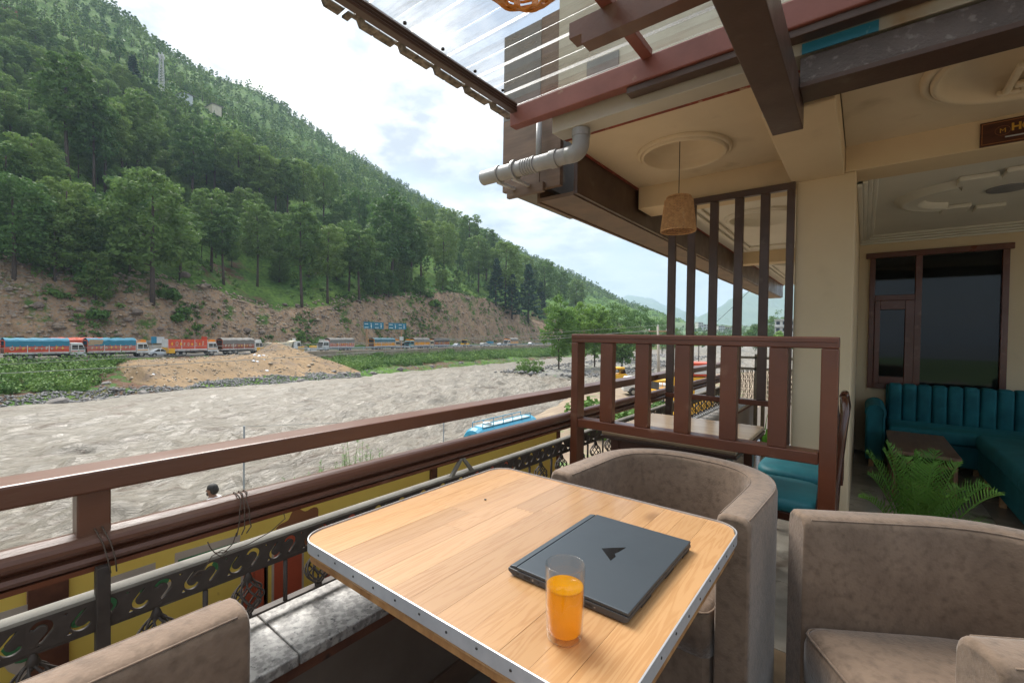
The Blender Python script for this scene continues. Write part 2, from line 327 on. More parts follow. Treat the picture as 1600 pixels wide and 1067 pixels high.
def npmesh(name, V, F, m, parent=None, attr=None):
    """fast mesh from arrays: V (n,3), F (m,4) quads"""
    me = bpy.data.meshes.new(name); V = np.ascontiguousarray(V, dtype=np.float32); F = np.ascontiguousarray(F, dtype=np.int32)
    me.vertices.add(len(V)); me.vertices.foreach_set('co', V.ravel())
    k = F.shape[1]; me.loops.add(F.size); me.loops.foreach_set('vertex_index', F.ravel())
    me.polygons.add(len(F)); me.polygons.foreach_set('loop_start', np.arange(0, F.size, k, dtype=np.int32)); me.polygons.foreach_set('loop_total', np.full(len(F), k, dtype=np.int32))
    me.update(calc_edges=True); me.materials.append(m)
    if attr is not None:
        for an, av in attr.items():
            a = me.attributes.new(an, 'FLOAT', 'POINT'); a.data.foreach_set('value', np.ascontiguousarray(av, dtype=np.float32))
    return link(name, me, parent)
# value noise
_tab = np.random.default_rng(3).random((256, 256))
def vn(x, y):
    xi = np.floor(x).astype(int); yi = np.floor(y).astype(int); fx = x-xi; fy = y-yi
    fx = fx*fx*(3-2*fx); fy = fy*fy*(3-2*fy); a = _tab[xi & 255, yi & 255]; b = _tab[(xi+1) & 255, yi & 255]; c = _tab[xi & 255, (yi+1) & 255]; d = _tab[(xi+1) & 255, (yi+1) & 255]
    return (a*(1-fx)+b*fx)*(1-fy)+(c*(1-fx)+d*fx)*fy
def fbm(x, y, o=4, g=.5):
    s = 0; a = 1; t = 0
    for i in range(o): s = s+a*vn(x*2**i+i*17.3, y*2**i+i*9.1); t += a; a *= g
    return s/t-.5

# ================================================================== BUILDING
# terrace floor and the storey below
struct(MB().box(-1.50, 4.2, -2.2, 12.5, -4.2, -.02), 'lower_storey', taupe)
fl = struct(MB().box(-1.50, 4.2, -2.2, 12.5, -.02, -.004), 'terrace_floor', grout)
def lay(mx0, mx1, my0, my1, s, m, gap, z=0.0, name='tile'):
    base = None
    nx = int(round((mx1-mx0)/s)); ny = int(round((my1-my0)/s))
    for i in range(nx):
        for j in range(ny):
            if base is None:
                base = build(MB().box(gap, s-gap, gap, s-gap, -.008, 0), name, m, fl, world=False); o = base
            else:
                o = base.copy(); C.objects.link(o)
            o.location = (mx0+i*s, my0+j*s, z+random.uniform(0, .0008))
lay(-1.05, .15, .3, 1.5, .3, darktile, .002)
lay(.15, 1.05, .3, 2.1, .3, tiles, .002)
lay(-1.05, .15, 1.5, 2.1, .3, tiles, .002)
lay(-1.05, 2.55, 2.1, 6.3, .6, marble, .0015)
# parapet under the ledge, granite ledge
struct(MB().box(-1.34, -1.125, -2.2, 6.6, 0, .43), 'parapet_wall', taupe, .004)
struct(MB().box(-1.125, -1.112, -2.2, 6.6, 0.0, .10), 'skirting', darktile, .002)
struct(MB().box(-1.125, -1.113, -2.2, 6.6, .395, .43), 'mortar_band', rust)
lg = None
for k, (a, b) in enumerate([(-2.2, -.9), (-.897, .55), (.553, 1.75), (1.753, 3.1), (3.103, 4.6), (4.603, 6.6)]):
    o = build(MB().box(-1.345, -1.095, a, b, .432, .462), 'granite_ledge' if k == 0 else 'slab', granite, lg, .004)
    if k == 0: lg = tag(o, kind='structure')

# ---- railing: flat-bar and scroll ironwork, round handrail, upper box rail
XR = -1.30
Y0, Y1 = -1.2, 6.3
rail = thing('terrace_railing', 'brown terrace handrail over dark wrought iron scrollwork and basket balusters along the river side', 'railing', (XR, 0, 0))
build(MB().box(XR-.093, XR, Y0, Y1, .914, .962), 'upper_rail', brown_rail, rail, .006)
for y in [.205, 2.36, 4.3, 6.2]:
    build(MB().box(XR-.075, XR-.018, y-.028, y+.028, .79, .915), 'post', brown_rail, rail, .004)
prof = []
for a in range(0, 9):
    t = math.radians(-40+a*32.5); prof.append((math.cos(t)*.038, .795+math.sin(t)*.036))
pr = [(-.03, .768), (-.03, .753), (.012, .753), (.012, .758), (.026, .759), (.030, .767), (.026, .775), (.012, .777), (.016, .781)] + \
     [(-.008+.040*math.cos(math.radians(a)), .8005+.0235*math.sin(math.radians(a))) for a in range(-30, 211, 20)] + [(-.044, .782), (-.03, .775)]
o = build(MB().prism([(XR-.03+x, Y0, z) for x, z in pr], (0, Y1-Y0, 0)), 'moulded_handrail', brown_rail, rail)
build(MB().box(XR-.045, XR-.006, Y0, Y1, .742, .7525), 'lower_batten', brown, rail)
# iron
build(MB().box(XR-.034, XR+.004, Y0, Y1, .6835, .6905), 'flat_top_bar', iron_top, rail)
build(MB().box(XR-.012, XR+.002, Y0, Y1, .612, .6175), 'flat_bar', iron, rail)
build(MB().box(XR-.018, XR+.006, Y0, Y1, .488, .4945), 'flat_bottom_bar', iron, rail)
def post_at(y):
    return build(MB().box(XR-.014, XR+.012, y-.012, y+.012, .462, .752), 'post', iron, rail, .002)
for y in [-.62, .215, 2.33, 4.3, 6.25]: post_at(y)
# scroll castings: plate with comma shaped piercings, made of ribbons between the bars
def comma(cy, cz, s, flip):
    pts = []
    for i in range(17):
        t = math.radians(-120+i*17); r = .017-.0045*i/16
        pts.append((0, cy+flip*s*(r*math.cos(t)), cz+s*r*math.sin(t)))
    return pts
def casting():
    mb = MB(); L = .10
    # solid lobes drawn as thick flattened tubes: S scrolls with leaf ends
    def ribbon(pts, w):
        n = len(pts)
        P = [np.array(p) for p in pts]; vs = []
        for i in range(n):
            d = P[min(i+1, n-1)]-P[max(i-1, 0)]; d /= np.linalg.norm(d)+1e-9; nn = np.array([0, -d[2], d[1]]); ww = w[i] if hasattr(w, '__len__') else w
            for sx, sw in ((.004, -1), (.004, 1), (-.004, 1), (-.004, -1)): vs.append(tuple(P[i]+nn*ww*sw+np.array([sx, 0, 0])))
        fs = [(i*4+k, i*4+(k+1) % 4, (i+1)*4+(k+1) % 4, (i+1)*4+k) for i in range(n-1) for k in range(4)]+[(0, 1, 2, 3), ((n-1)*4+3, (n-1)*4+2, (n-1)*4+1, (n-1)*4)]
        mb.add(vs, fs)
    # rising wave stem
    ribbon([(0, -.052+i*.104/12, .6505+.017*math.cos(2*math.pi*i/12)) for i in range(13)], [.009+.004*abs(math.sin(math.pi*i/6)) for i in range(13)])
    # curl A (upper) and B (lower)
    for cyy, czz, fl_, st in ((.0, .655, 1, 200), (-.05, .644, -1, 20)):
        pts = []
        for i in range(14):
            t = math.radians(st-i*26*fl_); r = .0215*(1-i/17)
            pts.append((0, cyy+r*math.cos(t), czz+r*math.sin(t)))
        ribbon(pts, [.0068-.0035*i/14 for i in range(14)])
        mb.prism([(-.0045, cyy+.006*math.cos(a), czz+.006*math.sin(a)) for a in np.linspace(0, 2*math.pi, 9)[:-1]], (.009, 0, 0))
    for cyy, zz, sg in ((.025, .683, -1), (-.025, .6185, 1), (.052, .6185, 1), (-.052, .6835, -1), (0, .6835, -1)):
        mb.prism([(-.004, cyy-.02, zz), (-.004, cyy+.02, zz), (-.004, cyy+.006, zz+sg*.016), (-.004, cyy-.006, zz+sg*.016)], (.008, 0, 0))
    # radiating leaf veins
    for k in range(4): ribbon([(0.002, .03+.004*k, .622), (.003, .038+.001*k, .64+.004*k), (.002, .034-.003*k, .664)], .003)
    return mb
def pierced_plate():
    cu_ = bpy.data.curves.new('plate', 'CURVE'); cu_.dimensions = '2D'; cu_.fill_mode = 'BOTH'; cu_.extrude = .0022; cu_.bevel_depth = .0016; cu_.bevel_resolution = 1
    def spl(pts):
        sp = cu_.splines.new('POLY'); sp.points.add(len(pts)-1); sp.use_cyclic_u = True
        for p, q in zip(sp.points, pts): p.co = (q[0], q[1], 0, 1)
    spl([(-.05, 0), (.05, 0), (.05, .064), (-.05, .064)])
    def comma(cx, cyy, sx, sy, s=1.0):
        sk = [(.0045+.0115*math.cos(R(165-i*13)), .003+.0115*math.sin(R(165-i*13))) for i in range(17)]+[(.0075-.0035*i, -.0125-.0033*i) for i in range(1, 4)]
        wd = [.0030+.0024*math.sin(math.pi*min(1, i/19+.12)) for i in range(17)]+[.0036, .0024, .0008]; L_, R2 = [], []
        for i, (x, y) in enumerate(sk):
            a = sk[max(i-1, 0)]; b = sk[min(i+1, len(sk)-1)]; d = math.hypot(b[0]-a[0], b[1]-a[1]); nx, ny = -(b[1]-a[1])/d, (b[0]-a[0])/d
            L_.append((x+nx*wd[i], y+ny*wd[i])); R2.append((x-nx*wd[i], y-ny*wd[i]))
        pts = [(cx+s*sx*x, cyy+s*sy*y) for x, y in L_+R2[::-1]]
        spl(pts)
    comma(-.034, .036, 1, 1, 1.22); comma(.036, .030, -1, -1, 1.12)
    spl([(-.042, .006), (-.026, .006), (-.033, .016)]); spl([(.006, .006), (.022, .006), (.012, .017)]); spl([(.0, .058), (.014, .058), (.008, .049)])
    t_ = bpy.data.objects.new('plate_src', cu_); C.objects.link(t_); bpy.context.view_layer.update()
    me = bpy.data.meshes.new_from_object(t_.evaluated_get(bpy.context.evaluated_depsgraph_get())); bpy.data.objects.remove(t_)
    me.materials.clear(); me.materials.append(iron)
    me.transform(Matrix(((0, 0, 1, 0), (1, 0, 0, 0), (0, 1, 0, .6185), (0, 0, 0, 1)))); me.update()
    return link('scroll_casting', me, rail)
cb = pierced_plate()
def basket():
    mb = MB()
    for k in range(8):
        pts = []
        for i in range(17):
            u = i/16; r = .004+.036*math.sin(math.pi*u)**1.25; t = k*math.pi/4+u*2.4
            pts.append((r*math.cos(t)*.8, r*math.sin(t), .602-.105*u))
        mb.tube(pts, .0028, 6)
        if k % 2 == 0:
            pts = []
            for i in range(17):
                u = i/16; r = .003+.034*math.sin(math.pi*u)**1.25; t = k*math.pi/4-u*2.4
                pts.append((r*math.cos(t)*.8, r*math.sin(t), .602-.105*u))
            mb.tube(pts, .0022, 5)
    mb.lathe((0, 0, .592), [(.004, .024), (.008, .016), (.012, .004), (.008, -.004), (.004, -.006)], 12)
    mb.lathe((0, 0, .498), [(.004, .008), (.010, .003), (.011, -.003), (.004, -.006)], 12)
    return mb
bk = build(basket(), 'basket_baluster', iron, rail, smooth=True, world=False)
br = build(MB().tube([(0, 0, .494), (0, 0, .61)], .0062, 8), 'bar_baluster', iron, rail, smooth=True, world=False)
def rep(src, ys, nm=None):
    for i, y in enumerate(ys):
        o = src if i == 0 else src.copy()
        if i: C.objects.link(o)
        o.location = (0, y, 0)
rep(cb, [(-.55+.1*i) for i in range(68)])
rep(bk, [(-.49+.2*i) for i in range(34)])
rep(br, [(-.39+.2*i) for i in range(34)])
# inverted V stay between handrail and flat bar
for s in (-1, 1):
    build(MB().prism([(XR-.012, 1.335+s*.004-.007, .752), (XR-.012, 1.335+s*.004+.007, .752), (XR-.012, 1.335+s*.058+.009, .6905), (XR-.012, 1.335+s*.058-.009, .6905)], (.014, 0, 0)), 'stay', iron_top, rail)
# zig-zag lattice under the far bays
zz = MB()
for i in range(58):
    a = 2.36+i*.066; zz.tube([(XR, a, .488), (XR, a+.033, .463)], .0028, 5); zz.tube([(XR, a+.033, .463), (XR, a+.066, .488)], .0028, 5)
build(zz, 'zigzag_lattice', iron, rail)
# return railing at the far end
r2 = thing('end_railing', 'grey iron railing panels closing the far end of the terrace beyond the dining table', 'railing', (XR, 6.35, 0))
for z, h in ((1.0, .03), (.86, .03), (.46, .03)): build(MB().box(XR, -.45, 6.33, 6.37, z, z+h), 'rail', iron_top, r2)
for x in (-1.28, -1.06, -.98, -.72, -.46): build(MB().box(x-.02, x+.02, 6.33, 6.37, 0, 1.06), 'post', iron_top, r2)
for i in range(16):
    b_ = MB()
    for k in range(5): b_.tube([(-1.27+i*.05+.02*math.sin(u*6.28+k), 6.35, .49+.37*u) for u in np.linspace(0, 1, 9)], .003, 4)
    build(b_, 'twisted_baluster', iron_top, r2)
# twine tied round the handrail
tw = MB()
for k in range(3):
    y0 = .487+.012*k
    tw.tube([(XR-.08, y0+.01, .80), (XR-.05, y0+.006, .827), (XR-.02, y0+.004, .8265), (XR+.008, y0+.002-.006*k, .82), (XR+.015, y0-.004, .79), (XR+.010, y0-.002, .765), (XR+.016, y0-.008+.004*k, .745), (XR+.017, y0-.012, .73)], .0016, 5)
tw.tube([(XR+.017, .475, .74), (XR+.02, .465, .715), (XR+.02, .445, .70), (XR+.018, .425, .706), (XR+.018, .415, .722), (XR+.014, .41, .738)], .0014, 5)
tw.tube([(XR+.018, .425, .706), (XR+.022, .44, .69), (XR+.02, .455, .699), (XR+.02, .44, .708), (XR+.018, .418, .70), (XR+.02, .40, .672), (XR+.03, .385, .68), (XR+.03, .375, .672), (XR+.02, .395, .664)], .0013, 5)
tw.tube([(XR+.02, .44, .70), (XR+.02, .50, .70), (XR+.02, .56, .715), (XR+.018, .60, .738), (XR+.014, .598, .752)], .0013, 5)
tag(build(tw, 'twine', twine, None, smooth=True), 'loops of dark twine tied round the handrail above the yellow board', 'twine')
tw = MB()
for k in range(2): tw.tube([(XR-.07, .185+.012*k, .82), (XR-.04, .195+.012*k, .827), (XR-.015, .205+.012*k, .832), (XR+.008, .215+.012*k, .80), (XR+.012, .222+.012*k, .765), (XR+.014, .226+.01*k, .735)], .0015, 5)
tag(build(tw, 'twine', twine, None, smooth=True), 'thin doubled wire wrapped on the handrail beside the brown post', 'twine')

# yellow signboards hung outside
XB = -1.60
yb = thing('yellow_signboard', 'yellow painted signboard with green and white lines outside the railing beside the nearest armchair', 'signboard', (XB, 0, 0))
build(MB().box(XB-.01, XB, -.9, .125, .0, .695), 'panel', yellow, yb)
yb2 = thing('yellow_signboard', 'long yellow signboard with painted red blocks and brown flower behind the ironwork', 'signboard', (XB, 0, 0))
build(MB().box(XB-.01, XB, .20, 1.42, .0, .695), 'panel', yellow, yb2)
build(MB().box(XB-.01, XB, 1.46, 2.53, .0, .695), 'panel', yellow, yb2)
for a, b, p in ((.127, .198, yb), (1.4215, 1.4585, yb2), (2.532, 2.56, yb2)):
    build(MB().box(XB-.03, XB+.012, a, b, .0, .71), 'frame_post', rust, p)
build(MB().box(XB-.03, XB+.012, -.9, .126, .696, .712), 'frame_rail', rust, yb)
build(MB().box(XB-.03, XB+.012, .199, 2.56, .696, .712), 'frame_rail', rust, yb2)
def flat(poly, m, p, nm='painted_shape', x=XB, th=.0015):
    return build(MB().prism([(x, a, b) for a, b in poly], (th, 0, 0)), nm, m, p)
def yz(px, py): q = onx(px, py, XB); return (q[1], q[2])
def linep(pa, pb, w, m, p, th):
    a = np.array(yz(*pa)); b = np.array(yz(*pb)); d = (b-a)/np.linalg.norm(b-a); n = np.array([-d[1], d[0]])*w/2
    flat([tuple(a-n), tuple(b-n), tuple(b+n), tuple(a+n)], m, p, 'painted_line', th=th)
linep((-60, 985), (75, 943), .03, whitep, yb, .0010); linep((-60, 990), (70, 950), .010, greenp, yb, .0018)
linep((163, 913), (243, 886), .03, whitep, yb2, .0010); linep((163, 918), (238, 893), .010, greenp, yb2, .0018)
linep((273, 872), (375, 842), .03, whitep, yb2, .0010); linep((278, 877), (370, 849), .010, greenp, yb2, .0018)
for cx, cyp, r, m in ((40, 1010, .035, greenp), (125, 960, .03, greenp), (20, 975, .02, greenp), (190, 930, .04, greenp), (240, 915, .035, greenp), (300, 900, .022, whitep), (60, 1030, .05, whitep), (350, 880, .03, greenp), (175, 950, .04, whitep), (260, 925, .03, whitep)):
    y_, z_ = yz(cx, cyp); flat([(y_+r*math.cos(t)*(1+.25*math.sin(3*t)), z_+r*math.sin(t)) for t in np.linspace(0, 2*math.pi, 19)[:-1]], m, yb if cx < 130 else yb2, th=.0026 if m is greenp else .0014)
def rct(x0, x1, yt, yb_, m, th, nm='painted_block'):
    a = yz(x0, yt); b = yz(x1, yt); zb = .07
    h = zb
    flat([(a[0], h), (b[0], h), (b[0], a[1]), (a[0], a[1])], m, yb2, nm, th=th)
for (x0, x1, yt) in ((428, 471, 905), (397, 412, 930), (505, 560, 890), (740, 800, 800), (380, 396, 960)):
    q0 = yz(x0, yt); q1 = yz(x1, yt); hgt = {428: .545, 397: .50, 505: .545, 740: .56, 380: .47}[x0]
    flat([(q0[0]-.008, .07), (q1[0]+.008, .07), (q1[0]+.008, hgt+.008), (q0[0]-.008, hgt+.008)], whitep, yb2, 'painted_block', th=.0012)
    flat([(q0[0], .07), (q1[0], .07), (q1[0], hgt), (q0[0], hgt)], redp, yb2, 'painted_block', th=.0022)
q0 = yz(424, 910); flat([(q0[0]-.05, .07), (q0[0]-.012, .07), (q0[0]-.012, .53), (q0[0]-.04, .52), (q0[0]-.05, .49)], darkp, yb2, th=.0012)
q0 = yz(470, 815); fc = (q0[0], q0[1]-.03)
flat([(fc[0]+.085*math.cos(t)*(1+.13*math.cos(7*t)), fc[1]+.075*math.sin(t)*(1+.13*math.cos(7*t))) for t in np.linspace(0, 2*math.pi, 57)[:-1]], brownp, yb2, 'painted_flower', th=.0012)
flat([(fc[0]+.035*math.cos(t), fc[1]+.03*math.sin(t)) for t in np.linspace(0, 2*math.pi, 17)[:-1]], redp, yb2, 'painted_flower', th=.0024)

# ---- ceiling slab, beams, pillars
ZC = 2.535
def medallion_ceiling(name, x0, x1, y0, y1, cx, cy_, r, m, prof, mould):
    n = 48; vs = []; fs = []
    ang = [2*math.pi*k/n for k in range(n)]
    def sq(t):
        dx, dy = math.cos(t), math.sin(t); k = min([((x1-cx)/dx if dx > 0 else (x0-cx)/dx) if abs(dx) > 1e-6 else 1e9, ((y1-cy_)/dy if dy > 0 else (y0-cy_)/dy) if abs(dy) > 1e-6 else 1e9]); return (cx+dx*k, cy_+dy*k)
    # insert exact corners
    ang = sorted(ang+[math.atan2(b-cy_, a-cx) % (2*math.pi) for a in (x0, x1) for b in (y0, y1)]); n = len(ang)
    for t in ang: p = sq(t); vs.append((p[0], p[1], ZC))
    for t in ang: vs.append((cx+r*math.cos(t), cy_+r*math.sin(t), ZC))
    for k in range(n): j = (k+1) % n; fs.append((k, k+n, j+n, j))
    o = struct(MB().add(vs, fs), name, m)
    build(MB().lathe((cx, cy_, ZC), prof, 64), mould, m, o, smooth=True)
    return o
dome = [(.305, -.001), (.303, -.018), (.292, -.026), (.280, -.022), (.278, -.006), (.276, -.030), (.266, -.038), (.255, -.026), (.254, .004), (.252, .006), (.25, .022), (.236, .026), (.234, .042), (.21, .05), (.195, .078), (.165, .11), (.12, .136), (.06, .15), (.0001, .153)]
medallion_ceiling('terrace_ceiling', -1.55, -.36, 2.52, 3.7, -1.0, 3.14, .27, cream_c, dome, 'ceiling_rose')
big = [(a*1.42 if a > .001 else a, b*1.3) for a, b in dome]
medallion_ceiling('porch_ceiling', -.12, 3.2, 2.52, 3.7, .62, 2.98, .405, cream_c, big, 'ceiling_rose')
# coffered steps that cut the big rose
ce = bpy.data.objects['porch_ceiling']
for (a, b, c_, d_) in ((.55, 1.6, 3.22, 3.26), (.50, 1.6, 3.30, 3.33), (.62, 1.6, 3.12, 3.16)):
    build(MB().box(a, b, c_, d_, ZC-.03, ZC-.001), 'moulding', cream_c, ce, .012, seg=3)
for k in range(3): build(MB().box(.52+.06*k, .55+.06*k, 3.02, 3.335, ZC-.028, ZC-.0015), 'moulding', cream_c, ce, .01, seg=3)
far_rose = [(a*1.25 if a > .001 else a, b) for a, b in dome]
medallion_ceiling('terrace_ceiling_beyond', -1.55, -.36, 4.0, 7.4, -.85, 5.3, .34, white_c, far_rose, 'ceiling_rose')
medallion_ceiling('terrace_ceiling_end', -1.55, -.36, 7.62, 12.5, -.95, 8.6, .34, white_c, far_rose, 'ceiling_rose')
cb2 = bpy.data.objects['terrace_ceiling_beyond']
for (x0, x1, y0, y1) in ((-1.42, -1.36, 4.2, 7.2), (-1.32, -1.28, 4.3, 7.1), (-.55, -.49, 4.2, 7.2), (-1.36, -.55, 4.2, 4.26), (-1.28, -.55, 6.95, 7.0)):
    build(MB().box(x0, x1, y0, y1, ZC-.03, ZC-.001), 'moulding', white_c, cb2, .01, seg=3)
cb3 = bpy.data.objects['terrace_ceiling_end']
for k in range(2):
    build(MB().box(-1.4+.08*k, -1.36+.08*k, 8.0+.1*k, 12-.1*k, ZC-.03, ZC-.001), 'moulding', white_c, cb3, .01, seg=3)
# slab above (fills everything over the ceilings)
struct(MB().box(-1.56, 4.2, 2.5, 12.6, ZC+.22, ZC+.34), 'floor_slab_above', cream_wall2)
struct(MB().box(-1.60, -1.55, 2.7, 12.6, ZC-.006, ZC+.16), 'ceiling_edge', redchip)
struct(MB().box(-1.55, 3.2, 2.462, 2.519, ZC-.010, ZC+.16), 'ceiling_front_edge', redchip)
bxb = thing('cross_beam', 'cream plastered beam running from the fascia to the pillar above the slatted screen', 'beam', (-1, 3.8, 2.36))
build(MB().box(-1.55, -.36, 3.7, 4.0, 2.355, ZC+.01), 'beam_face', cream, bxb, .006)
bxb = thing('cross_beam', 'cream beam further along the terrace behind the slatted screen', 'beam', (-1, 7.5, 2.36))
build(MB().box(-1.55, -.36, 7.4, 7.62, 2.36, ZC+.01), 'beam_face', cream, bxb, .006)
lb = thing('long_beam', 'cream plastered beam above the square pillar running toward the pergola', 'beam', (-.25, 3, 2.36))
build(MB().box(-.425, -.125, 2.515, 12.5, 2.356, ZC+.012), 'beam_face', cream, lb, .008)
hb = thing('lounge_beam', 'cream beam over the lounge opening that carries the wooden name sign', 'beam', (1.5, 3.8, 2.37))
build(MB().box(-.1245, 3.2, 3.70, 3.98, 2.37, ZC+.011), 'beam_face', cream, hb, .006)
pil = thing('square_pillar', 'cream plastered square pillar between the slatted screen and the lounge', 'pillar', (-.22, 3.85, 0))
build(MB().box(-.395, -.062, 3.702, 4.02, 0, 2.369), 'shaft', cream, pil, .008)
# upper-storey facade seen through the clear roof
uf = thing('upper_facade', 'stained cream upper wall with window bars seen through the clear roof sheets', 'facade', (0, 2.6, 2.7))
build(MB().box(-1.66, 4.2, 2.58, 2.8, 2.70, 3.62), 'wall', cream_wall2, uf)
build(MB().box(-1.66, 4.2, 2.56, 2.579, 3.56, 3.62), 'coping', cream_wall2, uf)
for (a, b, z1) in ((-1.62, -1.52, 4.6), (-1.44, -1.40, 4.6), (-1.33, -1.25, 4.6), (-1.05, -.97, 4.6), (-.6, -.5, 4.6), (0, .1, 4.6)):
    build(MB().box(a, b, 2.6, 2.66, 3.62, z1), 'window_bar', greywall, uf)
build(MB().box(-1.40, 4, 2.61, 2.65, 3.70, 3.74), 'window_rail', greywall, uf)
build(MB().box(-1.44, -1.22, 2.570, 2.578, 2.80, 3.02), 'dark_patch', greywall, uf)
cp = thing('corner_panel', 'tall weathered wood and slate corner panel behind the grey drain pipe', 'panel', (-2, 2.64, 2.3))
build(MB().box(-2.17, -1.835, 2.62, 2.66, 2.335, 2.86), 'lower_board', woodpanel, cp)
build(MB().box(-2.17, -1.835, 2.62, 2.66, 2.862, 3.49), 'slate_face', greywall, cp)
build(MB().box(-1.834, -1.665, 2.625, 2.665, 2.30, 3.50), 'side_board', woodpanel, cp)
build(MB().box(-2.168, -1.837, 2.661, 3.6, 2.34, 3.48), 'return', greywall, cp)
fa = thing('eave_fascia', 'long dark brown eave board with pale underside running away along the terrace roof', 'fascia', (-1.7, 7, 2.25))
build(MB().box(-1.60, -1.571, 2.70, 12.6, 2.245, 2.53), 'inner_board', brown_d, fa)
build(MB().box(-1.88, -1.601, 2.70, 12.6, 2.235, 2.262), 'soffit', woodpanel, fa)  # paler material stands in for outside light on the underside
build(MB().box(-1.905, -1.881, 2.70, 12.6, 2.225, 2.6), 'outer_board', woodpanel, fa)

# ---- pergola steelwork and clear sheets
pg = thing('roof_purlin', 'dark brown steel channel along the outer edge of the clear roof', 'purlin', (-1.75, 1, 2.66))
ch = [(-1.775, 2.655), (-1.735, 2.655), (-1.728, 2.664), (-1.735, 2.672), (-1.728, 2.680), (-1.735, 2.688), (-1.728, 2.697), (-1.735, 2.712), (-1.775, 2.712), (-1.782, 2.68)]
build(MB().prism([(a, -1.5, b) for a, b in ch], (0, 3.72, 0)), 'channel', brown_d, pg)
rb = thing('cross_rafter', 'red oxide painted steel beam across the front of the ceiling', 'rafter', (0, 2.27, 2.58))
build(MB().box(-1.80, 2.6, 2.235, 2.30, 2.585, 2.705), 'beam', redox, rb, .006)
build(MB().box(-1.70, 2.6, 2.31, 2.40, 2.66, 2.70), 'back_angle', brown_d, rb)
tb_ = thing('cross_rafter', 'thin brown board fixed under the red oxide beam', 'rafter', (0, 2.30, 2.55))
build(MB().box(-1.02, 2.6, 2.25, 2.315, 2.550, 2.584), 'board', brown_d, tb_, .003)
gt = thing('box_gutter', 'cream painted sheet metal box gutter with rusty end above the drain pipe', 'gutter', (-.5, 2.4, 2.52))
build(MB().box(-1.54, 3.0, 2.33, 2.46, 2.508, 2.640), 'trough', gutterm, gt, .004)
nb = thing('cross_rafter', 'dark brown rafter with a notched free end under the clear sheets', 'rafter', (-.5, 1.8, 2.57))
poly = [(-1.085, 1.77, 2.685), (-1.085, 1.77, 2.615), (-1.02, 1.77, 2.615), (-1.02, 1.77, 2.57), (2.4, 1.77, 2.57), (2.4, 1.77, 2.685)]
build(MB().prism(poly, (0, .075, 0)), 'beam', brown_rail, nb)
sb = thing('small_rafter', 'short red brown rafter crossing above the notched beam', 'rafter', (-.9, 1.5, 2.69))
build(MB().box(-.93, -.875, .4, 2.235, 2.688, 2.725), 'beam', redox, sb, .003)
sb = thing('small_rafter', 'second red brown rafter above the right end of the notched beam', 'rafter', (.9, 1.5, 2.69))
build(MB().box(.62, .675, .4, 2.235, 2.688, 2.725), 'beam', redox, sb, .003)
bb = thing('main_rafter', 'large dark brown beam running overhead and butting on the cream beam', 'rafter', (-.3, 1, 2.25))
build(MB().box(-.372, -.245, -1.5, 2.505, 2.25, 2.41), 'beam', brown_d, bb, .004)
tbm = thing('porch_front_beam', 'rough textured dark brown beam across the porch ceiling to the right of the big rafter', 'beam', (1.5, 2.4, 2.37))
poly = [(-.243, 2.30, 2.372), (-.243, 2.46, 2.372), (-.243, 2.48, 2.53), (-.243, 2.40, 2.53), (-.243, 2.36, 2.50), (-.243, 2.315, 2.485)]
build(MB().prism(poly, (3.4, 0, 0)), 'beam', brown_tex, tbm)
build(MB().box(-.242, 3.1, 2.298, 2.46, 2.352, 2.3715), 'soffit_board', brown_d, tbm)
bl = thing('blue_board', 'bright blue board edge behind the big rafter above the rough brown beam', 'board', (0, 2.32, 2.55))
build(MB().box(-.24, .02, 2.322, 2.328, 2.505, 2.549), 'board', bluepaint, bl)
# clear trapezoid sheets, ribs across the terrace
def sheet(y0, y1):
    P = []; y = y0; pat = [(0, 0), (.03, 0), (.045, .028), (.075, .028), (.09, 0), (.16, 0), (.165, .006), (.172, 0), (.24, 0)]
    pts = []
    while y < y1:
        for dy, dz in pat[:-1]:
            if y+dy <= y1: pts.append((y+dy, 2.728+dz))
        y += .24
    xs = list(np.linspace(-1.93, 2.6, 10)); mb = MB()
    mb.grid(lambda i, j: (xs[i], pts[j][0], pts[j][1]+.02*(xs[i]+1.9)/4.5), len(xs), len(pts))
    return mb
csh = thing('clear_roof_sheets', 'clear corrugated plastic roof sheets over the pergola beams', 'roof sheet', (0, 0, 2.7))
for a, b in ((-1.5, .0), (0.01, 1.14), (1.15, 2.42)): build(sheet(a, b), 'sheet', polyc, csh)
edgem = mat('dirty_sheet_edge', (.30, .27, .23), (.08, .07, .06), 30, .8)
for a, b in ((-1.5, .0), (0.01, 1.14), (1.15, 2.42)):
    m0 = sheet(a, b); e_ = [v for v in m0.v if abs(v[0]+1.93) < .001]; mb = MB(); vs = []; fs = []
    for v in e_: vs += [(v[0]-.004, v[1], v[2]-.006), (v[0]-.004, v[1], v[2]+.004), (v[0]+.05, v[1], v[2]+.004), (v[0]+.05, v[1], v[2]-.003)]
    fs = [(i*4+q, i*4+(q+1) % 4, (i+1)*4+(q+1) % 4, (i+1)*4+q) for i in range(len(e_)-1) for q in range(4)]
    build(mb.add(vs, fs), 'sheet_edge', edgem, csh)
scw = MB().lathe((0, 0, 0), [(.0001, -.012), (.009, -.012), (.009, -.004), (.005, 0)], 8)
s0 = build(scw, 'roof_screw', screwm, csh, world=False)
k = 0
for y in np.arange(.12, 2.3, .24):
    o = s0 if k == 0 else s0.copy()
    if k: C.objects.link(o)
    o.location = (-1.715, y+.02, .02); k += 1
